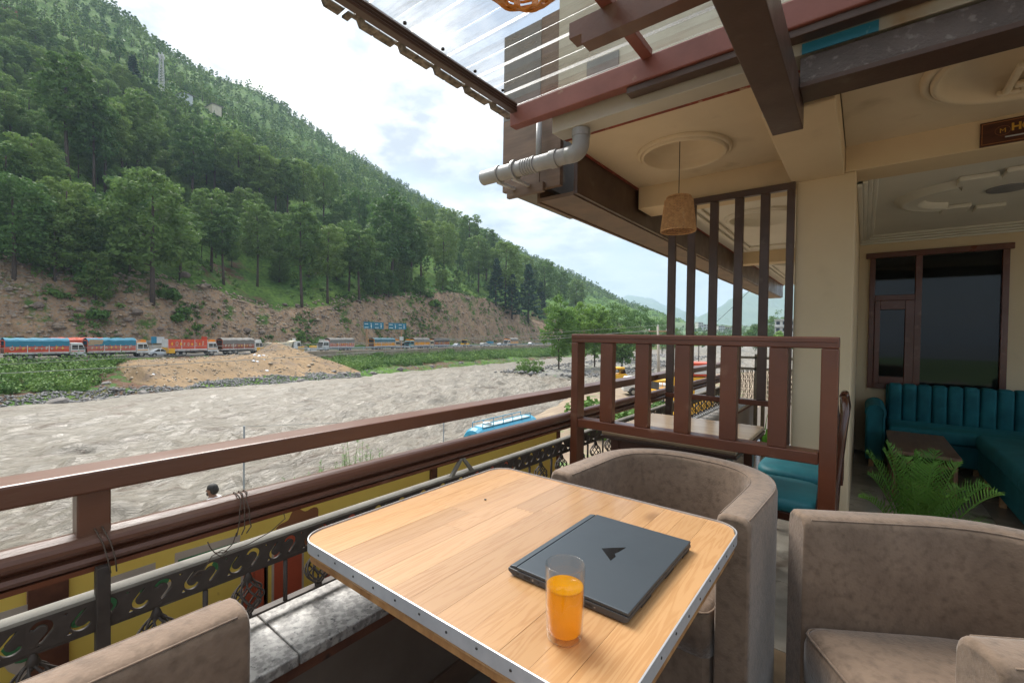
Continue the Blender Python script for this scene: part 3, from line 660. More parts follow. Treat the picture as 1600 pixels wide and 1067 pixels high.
# drain pipe
dp = thing('drain_pipe', 'fat grey plastic drain pipe with elbow and couplings held on the corner panel', 'drain pipe', (-1.5, 2.38, 2.4))
PX, PY, PZ = -1.37, 2.39, 2.375
pts = [(PX, PY, 2.507), (PX, PY, 2.455)]+[(PX-.05+.05*math.cos(t), PY, 2.43-.055*math.sin(t)) for t in np.linspace(0, math.pi/2, 7)]+[(PX-.09, PY, PZ)]
build(MB().tube(pts, .052, 20), 'elbow', pvc, dp, smooth=True)
build(MB().tube([(PX, PY, 2.507), (PX, PY, 2.462)], .056, 20), 'collar', pvc, dp, .002)
build(MB().tube([(PX-.08, PY, PZ), (-2.16, PY, PZ)], .049, 24), 'pipe', pvc, dp, .003)
for x, r, L_ in ((-1.53, .056, .05), (-1.72, .0535, .008), (-1.74, .0535, .008), (-1.76, .0535, .008), (-1.78, .0535, .008), (-1.8, .0535, .008), (-1.70, .0555, .012), (-1.86, .064, .02), (-2.0, .057, .015)):
    build(MB().tube([(x, PY, PZ), (x-L_, PY, PZ)], r, 24), 'coupling', pvc, dp)
for x in (-1.9, -2.03):
    build(MB().box(x-.012, x+.012, 2.40, 2.618, 2.318, 2.338), 'bracket', galv, dp)
build(MB().box(-2.10, -1.78, 2.585, 2.618, 2.27, 2.335), 'bracket_board', woodpanel, dp)
tp = thing('vent_pipe', 'thin vertical grey pipe dropping behind the fat drain pipe', 'pipe', (-1.85, 2.56, 2.4))
build(MB().tube([(-1.80, 2.56, 2.40), (-1.80, 2.56, 2.82)], .02, 14), 'pipe', pvc, tp, smooth=True)
# cable along red edge
cbm = MB().tube([(-1.2, 2.49, 2.553), (-.9, 2.488, 2.548), (-.6, 2.49, 2.556), (-.4, 2.489, 2.55)], .003, 6)
tag(build(cbm, 'cable', white_c, smooth=True), 'thin pale cable clipped along the chipped red ceiling edge', 'cable')

# ---- wooden divider and tall screen
dv_ = thing('wood_divider', 'reddish brown glossy wooden divider with five broad slats behind the far armchair', 'divider', (-.65, 2.1, 0))
D0, D1 = 2.06, 2.14
build(MB().box(-1.218, -.072, D0, D1, 1.232, 1.276), 'top_rail', brown, dv_, .004)
build(MB().box(-1.216, -.074, D0-.004, D0-.0005, 1.255, 1.272), 'top_bead', brown, dv_, .002)
build(MB().box(-1.178, -.128, D0+.003, D1-.003, .786, .832), 'bottom_rail', brown, dv_, .004)
for a, b in ((-1.218, -1.179), (-.127, -.072)):
    build(MB().box(a, b, D0, D1, 0, 1.2315), 'post', brown, dv_, .004)
for xc in (-1.018, -.833, -.645, -.451, -.268):
    build(MB().box(xc-.033, xc+.033, D0+.005, D0+.05, .8325, 1.2315), 'slat', brown, dv_, .003)
sc_ = thing('slatted_screen', 'tall dark brown slatted screen reaching the beam beside the pillar', 'screen', (-.8, 3.68, 0))
build(MB().box(-1.27, -.396, 3.655, 3.698, 2.305, 2.354), 'top_rail', brown_d, sc_, .004)
build(MB().box(-1.27, -.446, 3.655, 3.698, .775, .815), 'bottom_rail', brown, sc_, .004)
for i, xc in enumerate((-1.243, -1.09, -.925, -.75, -.58)):
    build(MB().box(xc-.03, xc+.03, 3.66, 3.694, .8155 if i > 1 else .8155, 2.3045), 'slat', brown_d, sc_, .004)
build(MB().box(-.445, -.398, 3.655, 3.698, 0, 2.3045), 'post', brown_d, sc_, .004)
build(MB().box(-1.27, -1.215, 3.657, 3.697, 0, .7745), 'post', brown_d, sc_, .004)

# ---- lounge behind the pillar
YW = 6.5
lw = thing('lounge_wall', 'cream lounge wall around the dark brown window', 'wall', (1.2, YW, 0))
w0, w1, z0_, z1_ = .035, 1.11, .72, 2.235
for a, b, c_, d_ in ((-.062, w0, 0, 2.5), (w1, 4.2, 0, 2.5), (w0, w1, 0, z0_), (w0, w1, z1_, 2.5)):
    build(MB().box(a, b, YW, YW+.2, c_, d_), 'wall_face', cream, lw)
build(MB().box(-.20, -.063, 4.02, 6.7, 0, 2.40), 'side_face', cream, lw)
struct(MB().box(-.12, 3.2, 3.98, 6.7, 2.42, 2.45), 'lounge_ceiling', white_c)
lc = bpy.data.objects['lounge_ceiling']
for k in range(4):
    build(MB().box(-.058, 3.2, 6.5-.03-.03*k, 6.5-.001-.03*k, 2.335+.022*k, 2.357+.022*k), 'cornice', white_c, lc, .006)
    build(MB().box(-.062+.03*k, -.032+.03*k, 3.98, 6.38, 2.335+.022*k, 2.357+.022*k), 'cornice', white_c, lc, .006)
build(MB().lathe((.82, 4.95, 2.42), [(.11, 0), (.11, -.012), (.0001, -.016)], 32), 'ceiling_light_disc', mat('grey_disc', (.25, .26, .29), rough=.5), lc)
def arc(cx, cyy, r, a0, a1, prof_):
    mb = MB(); n = 24
    mb.grid(lambda i, j: (cx+(r+prof_[j][0])*math.cos(a0+(a1-a0)*i/(n-1)), cyy+(r+prof_[j][0])*math.sin(a0+(a1-a0)*i/(n-1)), 2.42+prof_[j][1]), n, len(prof_)); return mb
mp_ = [(-.16, 0), (-.15, -.035), (-.11, -.05), (-.06, -.035), (-.05, -.045), (-.02, -.045), (-.01, -.02), (.02, -.018), (.03, 0)]
build(arc(.62, 4.95, .42, R(110), R(255), mp_), 'moulding', white_c, lc, smooth=True)
for (x0, x1, y0, y1) in ((.50, .70, 4.42, 4.6), (.72, 1.2, 4.36, 4.52), (.5, .68, 5.3, 5.5), (.72, .9, 5.42, 5.6), (1.25, 2.4, 4.5, 4.62)):
    build(MB().box(x0, x1, y0, y1, 2.385, 2.4195), 'moulding', white_c, lc, .012, seg=3)
for k in range(4):
    build(MB().box(1.20+.07*k, 1.245+.07*k, 4.1, 5.7, 2.34+.01*(k % 2), 2.4195), 'moulding', white_c, lc, .012, seg=3)
wf = thing('window', 'dark brown framed window with black reflecting panes above the teal sofa', 'window', (.6, YW, .72))
F0, F1 = YW-.03, YW+.06
def fb(x0, x1, z0, z1, nm='frame', p=wf, y0=F0, y1=F1): return build(MB().box(x0, x1, y0, y1, z0, z1), nm, brown, p, .004)
fb(.0, 1.14, 2.175, 2.235); fb(.035, .085, .72, 2.1745); fb(1.06, 1.11, .72, 2.1745); fb(.42, .475, .72, 2.1745)
fb(.0855, .4195, .72, .78); fb(.4755, 1.0595, .72, .765); fb(.0855, .4195, 1.70, 1.76)
fb(.087, .135, .781, 1.699, 'casement', y0=F0-.008); fb(.345, .419, .781, 1.699, 'casement', y0=F0-.008); fb(.1355, .3445, 1.60, 1.699, 'casement', y0=F0-.008); fb(.1355, .3445, .781, .86, 'casement', y0=F0-.008)
for a, b, c_, d_ in ((.0855, .4195, 1.76, 2.1745), (.4755, 1.0595, .765, 2.1745), (.1355, .3445, .86, 1.60)):
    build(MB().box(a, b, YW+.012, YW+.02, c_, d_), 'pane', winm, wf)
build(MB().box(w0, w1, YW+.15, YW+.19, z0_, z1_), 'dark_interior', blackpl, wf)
swb = thing('light_switch', 'white light switch plate on the lounge wall right of the window', 'switch', (1.30, YW, 1.07))
build(MB().box(1.27, 1.40, YW-.012, YW-.001, 1.04, 1.12), 'plate', mat('white_switch', (.62, .6, .55), rough=.4), swb, .004)
build(MB().box(1.30, 1.335, YW-.018, YW-.0125, 1.055, 1.105), 'rocker', mat('white_switch', (.62, .6, .55)), swb, .003)
# name sign
goldm = mat('gold_letters', (.62, .36, .05), (.5, .27, .03), 30, .4)
sg = thing('name_sign', 'dark wood grain name sign with gold letters on the cream lounge beam', 'sign', (.5, 3.69, 2.45))
sgm = mat('burl_wood_print', (.10, .03, .016), (.045, .015, .01), 7, .4, 0, stretch=(1, 1, 3), c3=(.16, .05, .02), s3=9, a3=.5)
def oz(px, py): q = ony(px, py, 3.69); return q
a = ony(1532, 194, 3.69); bq = ony(1532, 231, 3.69)
zt, zb = a[2], bq[2]; x0s = a[0]
build(MB().box(x0s, x0s+1.2, 3.688, 3.699, zb, zt), 'board', sgm, sg)
for (u0, u1, v0, v1) in ((x0s+.006, x0s+1.19, zt-.012, zt-.009), (x0s+.006, x0s+1.19, zb+.009, zb+.012), (x0s+.006, x0s+.009, zb+.0125, zt-.0125)):
    build(MB().box(u0, u1, 3.6868, 3.6878, v0, v1), 'border_line', mat('copper_line', (.40, .16, .05), rough=.5), sg)
def text(s, loc, size, m, parent, name='lettering', rot=(math.pi/2, 0, 0), ext=.001, bold=0.0, align='LEFT'):
    cu_ = bpy.data.curves.new(name, 'FONT'); cu_.body = s; cu_.size = size; cu_.extrude = ext; cu_.offset = bold; cu_.align_x = align
    t_ = bpy.data.objects.new(name+'_src', cu_); C.objects.link(t_); bpy.context.view_layer.update()
    me = bpy.data.meshes.new_from_object(t_.evaluated_get(bpy.context.evaluated_depsgraph_get())); bpy.data.objects.remove(t_)
    me.materials.clear(); me.materials.append(m)
    o = link(name, me, parent); L = ROOT.get(parent.name, (0, 0, 0)); o.location = [float(loc[i])-L[i] for i in range(3)]; o.rotation_euler = rot
    return o
text('HO', (x0s+.120, 3.6865, zt-.070), .056, goldm, sg, bold=.0018)
text('M', (x0s+.075, 3.6865, zt-.074), .035, goldm, sg, name='emblem')
em = MB()
em.tube([(x0s+.088+.03*math.cos(t), 3.686, zt-.062+.026*math.sin(t)) for t in np.linspace(0, 2*math.pi, 25)[:-1]], .0007, 4, closed=True)
build(em, 'emblem_ring', mat('copper_line', (.4, .16, .05)), sg)
build(MB().tube([(x0s+.098, 3.686, zt-.100), (x0s+1.0, 3.686, zt-.103)], .004, 8), 'metal_rule', galv, sg)

# teal sofa
def rbox(x0, x1, y0, y1, z0, z1, r=.04): return MB().box(x0, x1, y0, y1, z0, z1)
sf = thing('teal_sofa', 'teal velvet corner sofa with channelled back under the lounge window', 'sofa', (1.3, 6, 0))
chb = None
for i in range(20):
    x = .215+.1155*i
    o = build(MB().box(x+.002, x+.1145, 6.27, 6.42, .38, .80), 'back_channel', teal, sf, .028, smooth=True, seg=4)
build(MB().box(.20, 2.6, 6.34, 6.46, .12, .78), 'backrest', teal, sf, .02, seg=3)
build(MB().box(.205, 2.5, 5.74, 6.268, .30, .425), 'seat_cushion', teal, sf, .035, smooth=True, seg=4)
build(MB().box(.21, 2.5, 5.78, 6.33, .10, .299), 'base', teal, sf, .01)
am = MB(); prf = [(.03, .08), (.03, .50)]+[(.105-.085*math.cos(t), .54+.085*math.sin(t)) for t in np.linspace(0, math.pi, 13)]+[(.18, .50), (.18, .08)]
am.prism([(x, 5.70, z) for x, z in prf], (0, .74, 0)); build(am, 'armrest', teal, sf, .015, seg=3)
build(MB().tube([(x*.8+.021, 5.697, z*.985) for x, z in prf], .007, 6), 'piping', teal, sf, smooth=True)
for x, y in ((.08, 5.76), (.85, 6.0), (1.6, 5.8)): build(MB().box(x-.02, x+.02, y-.02, y+.02, 0, .098), 'leg', wicker, sf)
ch_ = thing('teal_chaise', 'teal velvet side section of the sofa reaching toward the terrace', 'sofa', (1.2, 4.6, 0))
build(MB().box(.80, 1.62, 3.75, 5.735, .30, .43), 'seat_cushion', teal, ch_, .04, smooth=True, seg=4)
build(MB().box(.82, 1.62, 3.8, 5.70, .10, .299), 'base', teal, ch_, .012)
build(MB().box(1.45, 1.68, 3.70, 5.735, .10, .74), 'backrest', teal, ch_, .05, smooth=True, seg=4)
am = MB().prism([(.84+x*.9, 3.60, z*.98) for x, z in prf], (0, .2, 0))
build(MB().box(.86, 1.66, 3.60, 3.745, .08, .60), 'armrest', teal, ch_, .05, smooth=True, seg=4)
for x, y in ((.86, 5.55), (.86, 5.0), (.88, 3.9)): build(MB().box(x-.018, x+.018, y-.018, y+.018, 0, .098), 'leg', wicker, ch_)
# coffee table
ct = thing('coffee_table', 'brown veneer coffee table in front of the teal sofa', 'table', (.38, 5.15, 0))
build(MB().box(.185, .585, 4.62, 5.62, .375, .40), 'top', wood_t, ct, .003)
for (x0, x1, y0, y1) in ((.20, .224, 4.66, 4.84), (.546, .57, 4.66, 4.84), (.20, .224, 5.4, 5.58), (.546, .57, 5.4, 5.58)):
    build(MB().box(x0, x1, y0, y1, 0, .3745), 'leg', wood_d, ct, .002)
build(MB().box(.225, .545, 4.67, 5.57, .30, .318), 'apron', wood_d, ct)
build(MB().box(.225, .545, 4.70, 5.54, .12, .138), 'shelf', wood_d, ct)

# ================================================================== TERRACE OBJECTS
def pine_wood():
    m, t, b = nodes('pine_plank'); n = t.nodes.new; l = t.links.new
    tcn = n('ShaderNodeTexCoord'); oi = n('ShaderNodeObjectInfo')
    mu = n('ShaderNodeVectorMath'); mu.operation = 'SCALE'; mu.inputs[0].default_value = (13.1, 7.7, 3.3); l(oi.outputs['Random'], mu.inputs['Scale'])
    ad = n('ShaderNodeVectorMath'); ad.operation = 'ADD'; l(tcn.outputs['Object'], ad.inputs[0]); l(mu.outputs[0], ad.inputs[1])
    mp = n('ShaderNodeMapping'); mp.inputs['Scale'].default_value = (22, 1.1, 22); l(ad.outputs[0], mp.inputs[0])
    n1 = n('ShaderNodeTexNoise'); n1.inputs['Scale'].default_value = 1.6; n1.inputs['Detail'].default_value = 4; n1.inputs['Distortion'].default_value = .6; l(mp.outputs[0], n1.inputs['Vector'])
    wv = n('ShaderNodeMath'); wv.operation = 'MULTIPLY'; l(n1.outputs['Fac'], wv.inputs[0]); wv.inputs[1].default_value = 52
    sn = n('ShaderNodeMath'); sn.operation = 'SINE'; l(wv.outputs[0], sn.inputs[0])
    mr = n('ShaderNodeMapRange'); l(sn.outputs[0], mr.inputs[0]); mr.inputs[1].default_value = -.2; mr.inputs[2].default_value = 1
    n2 = n('ShaderNodeTexNoise'); n2.inputs['Scale'].default_value = 2.2; n2.inputs['Detail'].default_value = 2; l(ad.outputs[0], n2.inputs['Vector'])
    mm_ = n('ShaderNodeMath'); mm_.operation = 'MULTIPLY'; l(mr.outputs[0], mm_.inputs[0]); l(n2.outputs['Fac'], mm_.inputs[1])
    mi = n('ShaderNodeMix'); mi.data_type = 'RGBA'; l(mm_.outputs[0], mi.inputs['Factor']); mi.inputs['A'].default_value = (.42, .24, .11, 1); mi.inputs['B'].default_value = (.33, .165, .065, 1)
    # knots
    vo = n('ShaderNodeTexVoronoi'); vo.inputs['Scale'].default_value = 3.2; mpk = n('ShaderNodeMapping'); mpk.inputs['Scale'].default_value = (1.2, .75, .001); l(ad.outputs[0], mpk.inputs[0]); l(mpk.outputs[0], vo.inputs['Vector'])
    kr = n('ShaderNodeMapRange'); l(vo.outputs['Distance'], kr.inputs[0]); kr.inputs[1].default_value = .045; kr.inputs[2].default_value = .12; kr.inputs[3].default_value = .75; kr.inputs[4].default_value = 0
    mk = n('ShaderNodeMix'); mk.data_type = 'RGBA'; l(kr.outputs[0], mk.inputs['Factor']); l(mi.outputs['Result'], mk.inputs['A']); mk.inputs['B'].default_value = (.22, .11, .045, 1)
    hs = n('ShaderNodeHueSaturation'); v = n('ShaderNodeMapRange'); l(oi.outputs['Random'], v.inputs[0]); v.inputs[3].default_value = .84; v.inputs[4].default_value = 1.14
    l(v.outputs[0], hs.inputs['Value']); l(mk.outputs['Result'], hs.inputs['Color']); l(hs.outputs[0], b.inputs['Base Color'])
    b.inputs['Roughness'].default_value = .27; b.inputs['Coat Weight'].default_value = .25; b.inputs['Coat Roughness'].default_value = .2
    bu = n('ShaderNodeBump'); bu.inputs['Strength'].default_value = .12; bu.inputs['Distance'].default_value = .0008; l(mr.outputs[0], bu.inputs['Height']); l(bu.outputs[0], b.inputs['Normal'])
    return m
plank = pine_wood()
TX0, TX1, TY0, TY1, TR = -1.090, -.250, .545, 1.322, .062
TZ = .76
def yrange(x):
    d = 0
    if x < TX0+TR: d = TR-math.sqrt(max(0, TR**2-(TX0+TR-x)**2))
    if x > TX1-TR: d = TR-math.sqrt(max(0, TR**2-(x-TX1+TR)**2))
    return TY0+d, TY1-d
table = thing('cafe_table', 'pine plank cafe table edged with a screwed galvanised metal strip carrying the laptop and glass', 'table', (-.69, .92, 0))
rs = random.Random(5); x = TX0; k = 0
while x < TX1-.001:
    wd = min(rs.uniform(.052, .078), TX1-x)
    if TX1-(x+wd) < .03: wd = TX1-x
    xs = [x+wd*i/6 for i in range(7)] if (x < TX0+TR+.01 or x+wd > TX1-TR-.01) else [x, x+wd]
    cuts = sorted([TY0-.01, TY1+.01]+([rs.uniform(.75, 1.12)] if rs.random() < .8 else []))
    for j in range(len(cuts)-1):
        lo = [(xx, max(yrange(xx)[0], cuts[j]+(.0003 if j else 0))) for xx in xs]; hi = [(xx, min(yrange(xx)[1], cuts[j+1]-.0003)) for xx in xs]
        # finger joint: zig-zag ends where the cut is inside
        def zig(pa, pb, yy):
            return [(pa+(pb-pa)*q/10, yy+(.007 if q % 2 else -.007)) for q in range(0, 11)]
        if j > 0: lo = zig(x, x+wd, cuts[j]+.0002)
        if j < len(cuts)-2: hi = zig(x, x+wd, cuts[j+1]-.0002)
        poly = lo+hi[::-1]
        if max(p[1] for p in hi)-min(p[1] for p in lo) < .02: continue
        dz = rs.uniform(-.0004, 0)
        o = build(MB().prism([(a+ (.0003 if a == x else (-.0003 if a == x+wd else 0)), b, .728) for a, b in poly], (0, 0, TZ+dz-.728)), 'plank', plank, table)
    x += wd
def rrect(off, n=8):
    pts = []
    for cx, cyy, a0 in ((TX1-TR, TY1-TR, 0), (TX0+TR, TY1-TR, 90), (TX0+TR, TY0+TR, 180), (TX1-TR, TY0+TR, 270)):
        for i in range(n+1):
            t = R(a0+90*i/n); pts.append((cx+(TR+off)*math.cos(t), cyy+(TR+off)*math.sin(t)))
    return pts
a_, b_ = rrect(.0006), rrect(.0032); n_ = len(a_); mb = MB()
vs = [(p[0], p[1], .736) for p in a_]+[(p[0], p[1], .764) for p in a_]+[(p[0], p[1], .7635) for p in b_]+[(p[0], p[1], .736) for p in b_]
fs = []
for i in range(n_):
    j = (i+1) % n_
    for q in range(4): r_ = (q+1) % 4; fs.append((q*n_+i, q*n_+j, r_*n_+j, r_*n_+i))
build(mb.add(vs, fs), 'metal_edging', galv, table)
# screws along the strip
per = rrect(.0034, 3); src = None; acc = 0
for i in range(len(per)):
    p, q = np.array(per[i]), np.array(per[(i+1) % len(per)]); L = np.linalg.norm(q-p); m_ = max(1, int(round(L/.072)))
    for s_ in range(m_):
        c = p+(q-p)*(s_+.5)/m_; nrm = np.array([(q-p)[1], -(q-p)[0]])/L
        if L < .03: continue
        if src is None:
            s1 = MB().lathe((0, 0, 0), [(.0001, .0012), (.0022, .001), (.0026, 0), (.0026, -.001)], 10); src = build(s1, 'screw', screwm, table, world=False); o = src
        else:
            o = src.copy(); C.objects.link(o)
        L0 = ROOT[table.name]; o.location = (c[0]-L0[0], c[1]-L0[1], .75+rs.uniform(-.003, .003)); o.rotation_euler = Vector((nrm[0], nrm[1], 0)).to_track_quat('Z', 'Y').to_euler()
plyw = mat('raw_board_edge', (.42, .22, .08), (.26, .12, .04), 30, .7, .3, 60, stretch=(1, 1, .2), bdist=.001)
build(MB().prism([(p[0], p[1], .712) for p in rrect(-.003)], (0, 0, .0155)), 'under_board', plyw, table)
build(MB().box(-.74, -.64, .87, .97, .03, .711), 'leg_column', brown, table, .004)
build(MB().box(-.95, -.43, .89, .95, .68, .711), 'top_brace', brown, table)
for a, b in ((.0, 1), (1, 0)): build(MB().box(-.69-(.3 if a else .04), -.69+(.3 if a else .04), .92-(.3 if b else .045), .92+(.3 if b else .045), .002+.001*a, .029+.001*a), 'foot', brown, table, .004)
# crumb and mark
tag(build(MB().lathe((-.905, 1.03, TZ), [(.0001, .004), (.003, .003), (.004, .001), (.003, 0)], 7), 'crumb', screwm), 'tiny dark crumb lying on the planks left of the laptop', 'crumb')

# laptop
lp = thing('laptop', 'closed slate grey laptop with a black arrow emblem on its lid', 'laptop', (-.44, .92, TZ))
lx0, lx1, ly0, ly1 = -.585, -.315, .742, 1.103
pb = [(lx0+.012, .0), (lx1-.008, .0), (lx1, .005), (lx1, .0125), (lx0, .0125), (lx0, .006)]
build(MB().prism([(a, ly0, TZ+.0025+b) for a, b in pb], (0, ly1-ly0, 0)), 'base', laptop_b, lp, .0012)
build(MB().box(lx0+.022, lx1, ly0+.001, ly1-.001, TZ+.0165, TZ+.0225), 'lid', laptopm, lp, .0014, seg=3)
build(MB().prism([(lx0-.002, ly0+.004, TZ+.012), (lx0+.0195, ly0+.004, TZ+.0155), (lx0+.0195, ly0+.004, TZ+.0220), (lx0+.004, ly0+.004, TZ+.0195)], (0, ly1-ly0-.008, 0)), 'hinge_cover', laptopm, lp, .001)
def hp(px, py): q = onz(px, py, TZ+.0225); return (q[0], q[1], TZ+.0226)
lgp = [hp(760+a/3.5575, 760+b/3.5575) for a, b in ((640, 343), (700, 340), (777, 338), (736, 362), (712, 372), (719, 388), (690, 411))]
build(MB().prism(lgp, (0, 0, .0003)), 'emblem', mat('gloss_black', (.008, .008, .008), rough=.15), lp)
portm = mat('port_dark', (.01, .01, .01)); portl = mat('port_metal', (.35, .35, .35), rough=.3, metal=.8)
for x0, x1, z0, z1, m in ((-.562, -.556, .0075, .0115, portm), (-.543, -.527, .0065, .0118, portm), (-.522, -.519, .0075, .0115, portl), (-.508, -.504, .0078, .0108, portm), (-.40, -.385, .007, .0105, portm), (-.382, -.379, .0075, .0095, portl)):
    build(MB().box(x0, x1, ly0-.0006, ly0+.001, TZ+z0, TZ+z1), 'port', m, lp)
for yy in (.80, .93, 1.04): build(MB().box(lx1-.001, lx1+.0005, yy, yy+.05, TZ+.0055, TZ+.0085), 'side_vent', portm, lp)
for xx in (lx0+.03, lx1-.03):
    for yy in (ly0+.03, ly1-.04): build(MB().box(xx-.008, xx+.008, yy, yy+.02, TZ+.0002, TZ+.0026), 'rubber_foot', blackpl, lp)
# juice glass
gx, gy = -.388, .648
gl = thing('juice_glass', 'tall straight drinking glass of orange juice standing in front of the laptop', 'glass', (gx, gy, TZ))
H_ = .124
prof = [(.0001, .0005), (.024, .0005), (.0285, .0015), (.030, .005), (.0305, .012), (.0325, .06), (.0335, H_-.002), (.0330, H_), (.0322, H_), (.0317, H_-.002), (.0308, .06), (.0287, .014), (.0262, .0105), (.0001, .0095)]
build(MB().lathe((gx, gy, TZ+.0005), prof, 64), 'glass_wall', glass, gl, smooth=True)
fill = .088
def ri(z): return .0287+(.0308-.0287)*(z-.014)/.046 if z < .06 else .0308+(.0317-.0308)*(z-.06)/(H_-.062)
pj = [(.0001, .0100), (.0258, .0110), (.0284, .0145)]+[(ri(z)-.0002, z) for z in (.03, .06, fill-.003)]+[(ri(fill)-.0002, fill+.0005), (ri(fill)-.0012, fill-.0004), (.0001, fill-.0006)]
build(MB().lathe((gx, gy, TZ+.0005), pj, 64), 'juice', juice, gl, smooth=True)

# ---- barrel armchairs
def armchair(name, label, loc, rz, hw=.335, depth=.64, top=.76, th=.092, group=None, flare=.0):
    t = thing(name, label, 'armchair', loc, rz, group)
    # path of the middle of the wall: local +y is the facing side, back at -y
    def path(u):  # u 0..1, from right front round the back to left front
        fy = depth*.5; st = .30; arcl = math.pi*.5*(hw+depth-st-.0)*.98; tot = 2*st+arcl; s = u*tot
        cyy = fy-st; ry = depth-st; rx = hw
        if s < st: return np.array([rx, fy-s]), np.array([1., 0.])
        if s > st+arcl: return np.array([-rx, cyy+(s-st-arcl)]), np.array([-1., 0.])
        a = (s-st)/arcl*math.pi; e = .82
        ca, sa = math.cos(a), math.sin(a); X = rx*math.copysign(abs(ca)**e, ca); Y = -ry*abs(sa)**e
        nx, ny = ca/rx, -sa/ry; L = math.hypot(nx, ny); return np.array([X, cyy+Y]), np.array([nx/L, ny/L])
    nU = 81; sec = []
    r = .026
    for a in (180, 150, 120, 90): sec.append((-th/2+r+r*math.cos(R(a)), -r+r*math.sin(R(a))))
    for a in (90, 60, 30, 0): sec.append((th/2-r+r*math.cos(R(a)), -r+r*math.sin(R(a))))
    mb = MB(); rows = []
    us = [0.0, .002, .006, .012]+list(np.linspace(.02, .98, nU))+[.988, .994, .998, 1.0]
    shr = {0: .45, 1: .2, 2: .07, 3: .0}
    for i, u in enumerate(us):
        p, nn = path(u); k = min(i, len(us)-1-i); s_ = 1-shr.get(k, 0)*.35
        zt = top-(0.012 if k == 0 else (.005 if k == 1 else 0))-.012*max(0, 1-abs(u-.5)*0)*0
        gro = 0
        row = [(-th/2*s_, .07)]+[(-th/2*s_, .25), (-th/2*s_, .5)]+[(a*s_, zt+b) for a, b in sec]+[(th/2*s_, .5), (th/2*s_, .25), (th/2*s_, .07)]
        R_ = []
        for a, z in row:
            off = a
            if a > th/2*.8*s_ and .2 < u < .8 and z < top-.05:      # stitched channels on the outside of the back
                ph = (u-.2)/.6*18; off -= .007*math.exp(-((ph % 1-.5)/.09)**2)
            fl_ = flare*(z-.1)
            R_.append((p[0]+nn[0]*(off+fl_), p[1]+nn[1]*(off+fl_), z))
        rows.append(R_)
    nv = len(rows[0]); vs = [v for r_ in rows for v in r_]; fs = []
    for i in range(len(rows)-1):
        for j in range(nv-1): fs.append((i*nv+j, i*nv+j+1, (i+1)*nv+j+1, (i+1)*nv+j))
        fs.append((i*nv+nv-1, i*nv, (i+1)*nv, (i+1)*nv+nv-1))
    fs.append(tuple(range(nv))); fs.append(tuple((len(rows)-1)*nv+j for j in range(nv))[::-1])
    o = build(mb.add(vs, fs), 'backrest', suede, t, world=False)
    me = o.data; me.polygons.foreach_set('use_smooth', [len(p.vertices) == 4 for p in me.polygons])
    bt = bmesh_fix(me)
    # piping seams: inner top, outer top, front corner
    for side in (-1, 1):
        pts = []
        for u in np.linspace(0.014, .986, 70):
            p, nn = path(u); q = p+nn*side*(th/2-.0070); pts.append((q[0], q[1], top-.0072))
        build(MB().tube(pts, .0020, 6), 'piping', suede, t, smooth=True, world=False)
    # seat
    iw = hw-th/2-.004; fy = depth*.5+.012; by = -depth*.5+th*.55
    def outline(s):
        pts = []; n = 28
        for i in range(n+1):
            a = math.pi*i/n; ca, sa = math.cos(a), math.sin(a)
            pts.append((iw*s*math.copysign(abs(ca)**.75, ca), (fy-.30)-((fy-.30)-by)*s*abs(sa)**.8))
        yy = fy-.32*(1-s); c_ = [(iw*s-.045, yy), (iw*s-.022, yy-.004), (iw*s-.006, yy-.018), (iw*s, yy-.042)]; return c_+pts+[(-a, b) for a, b in c_[::-1]]
    lv = [(1, .33), (1.0, .43), (.985, .452), (.95, .466), (.90, .473), (.6, .480), (.2, .483)]
    mb = MB(); ol = [outline(s) for s, z in lv]; n0 = len(ol[0])
    vs = [(p[0], p[1], z) for (s, z), o_ in zip(lv, ol) for p in o_]
    fs = [(i*n0+j, i*n0+(j+1) % n0, (i+1)*n0+(j+1) % n0, (i+1)*n0+j) for i in range(len(lv)-1) for j in range(n0)]
    fs += [tuple((len(lv)-1)*n0+j for j in range(n0)), tuple(range(n0))[::-1]]
    o = build(mb.add(vs, fs), 'seat_cushion', suede, t, world=False); bmesh_fix(o.data); o.data.polygons.foreach_set('use_smooth', [len(p.vertices) == 4 for p in o.data.polygons])
    build(MB().tube([(p[0]*.972, p[1]-.004, .4585) for p in outline(1)], .0035, 6, closed=True), 'piping', suede, t, smooth=True, world=False)
    build(MB().prism([(p[0], p[1]-.006, .06) for p in outline(.995)], (0, 0, .268)), 'seat_base', suede, t, world=False)
    for sx in (-1, 1):
        for yy in (-depth*.32, depth*.42): build(MB().cyl((sx*(hw-.03), yy, 0), .018, .068, 12, .024), 'foot', blackpl, t, world=False)
    return t
import bmesh
def bmesh_fix(me):
    bm = bmesh.new(); bm.from_mesh(me); bmesh.ops.recalc_face_normals(bm, faces=bm.faces); bm.to_mesh(me); bm.free(); me.update()
armchair('barrel_armchair', 'taupe suede barrel armchair tucked at the far side of the table before the wood divider', (-.560, 1.690, 0), math.pi+R(-3), hw=.295, depth=.60, top=.765)
armchair('barrel_armchair', 'taupe suede barrel armchair at the right of the table with its seat showing', (.269, 1.463, 0), R(122.4), hw=.283, depth=.62, top=.765)
armchair('barrel_armchair', 'taupe suede barrel armchair nearest the yellow signboard with its back to the viewer', (-.60, .052, 0), 0, hw=.325, depth=.60, top=.755)

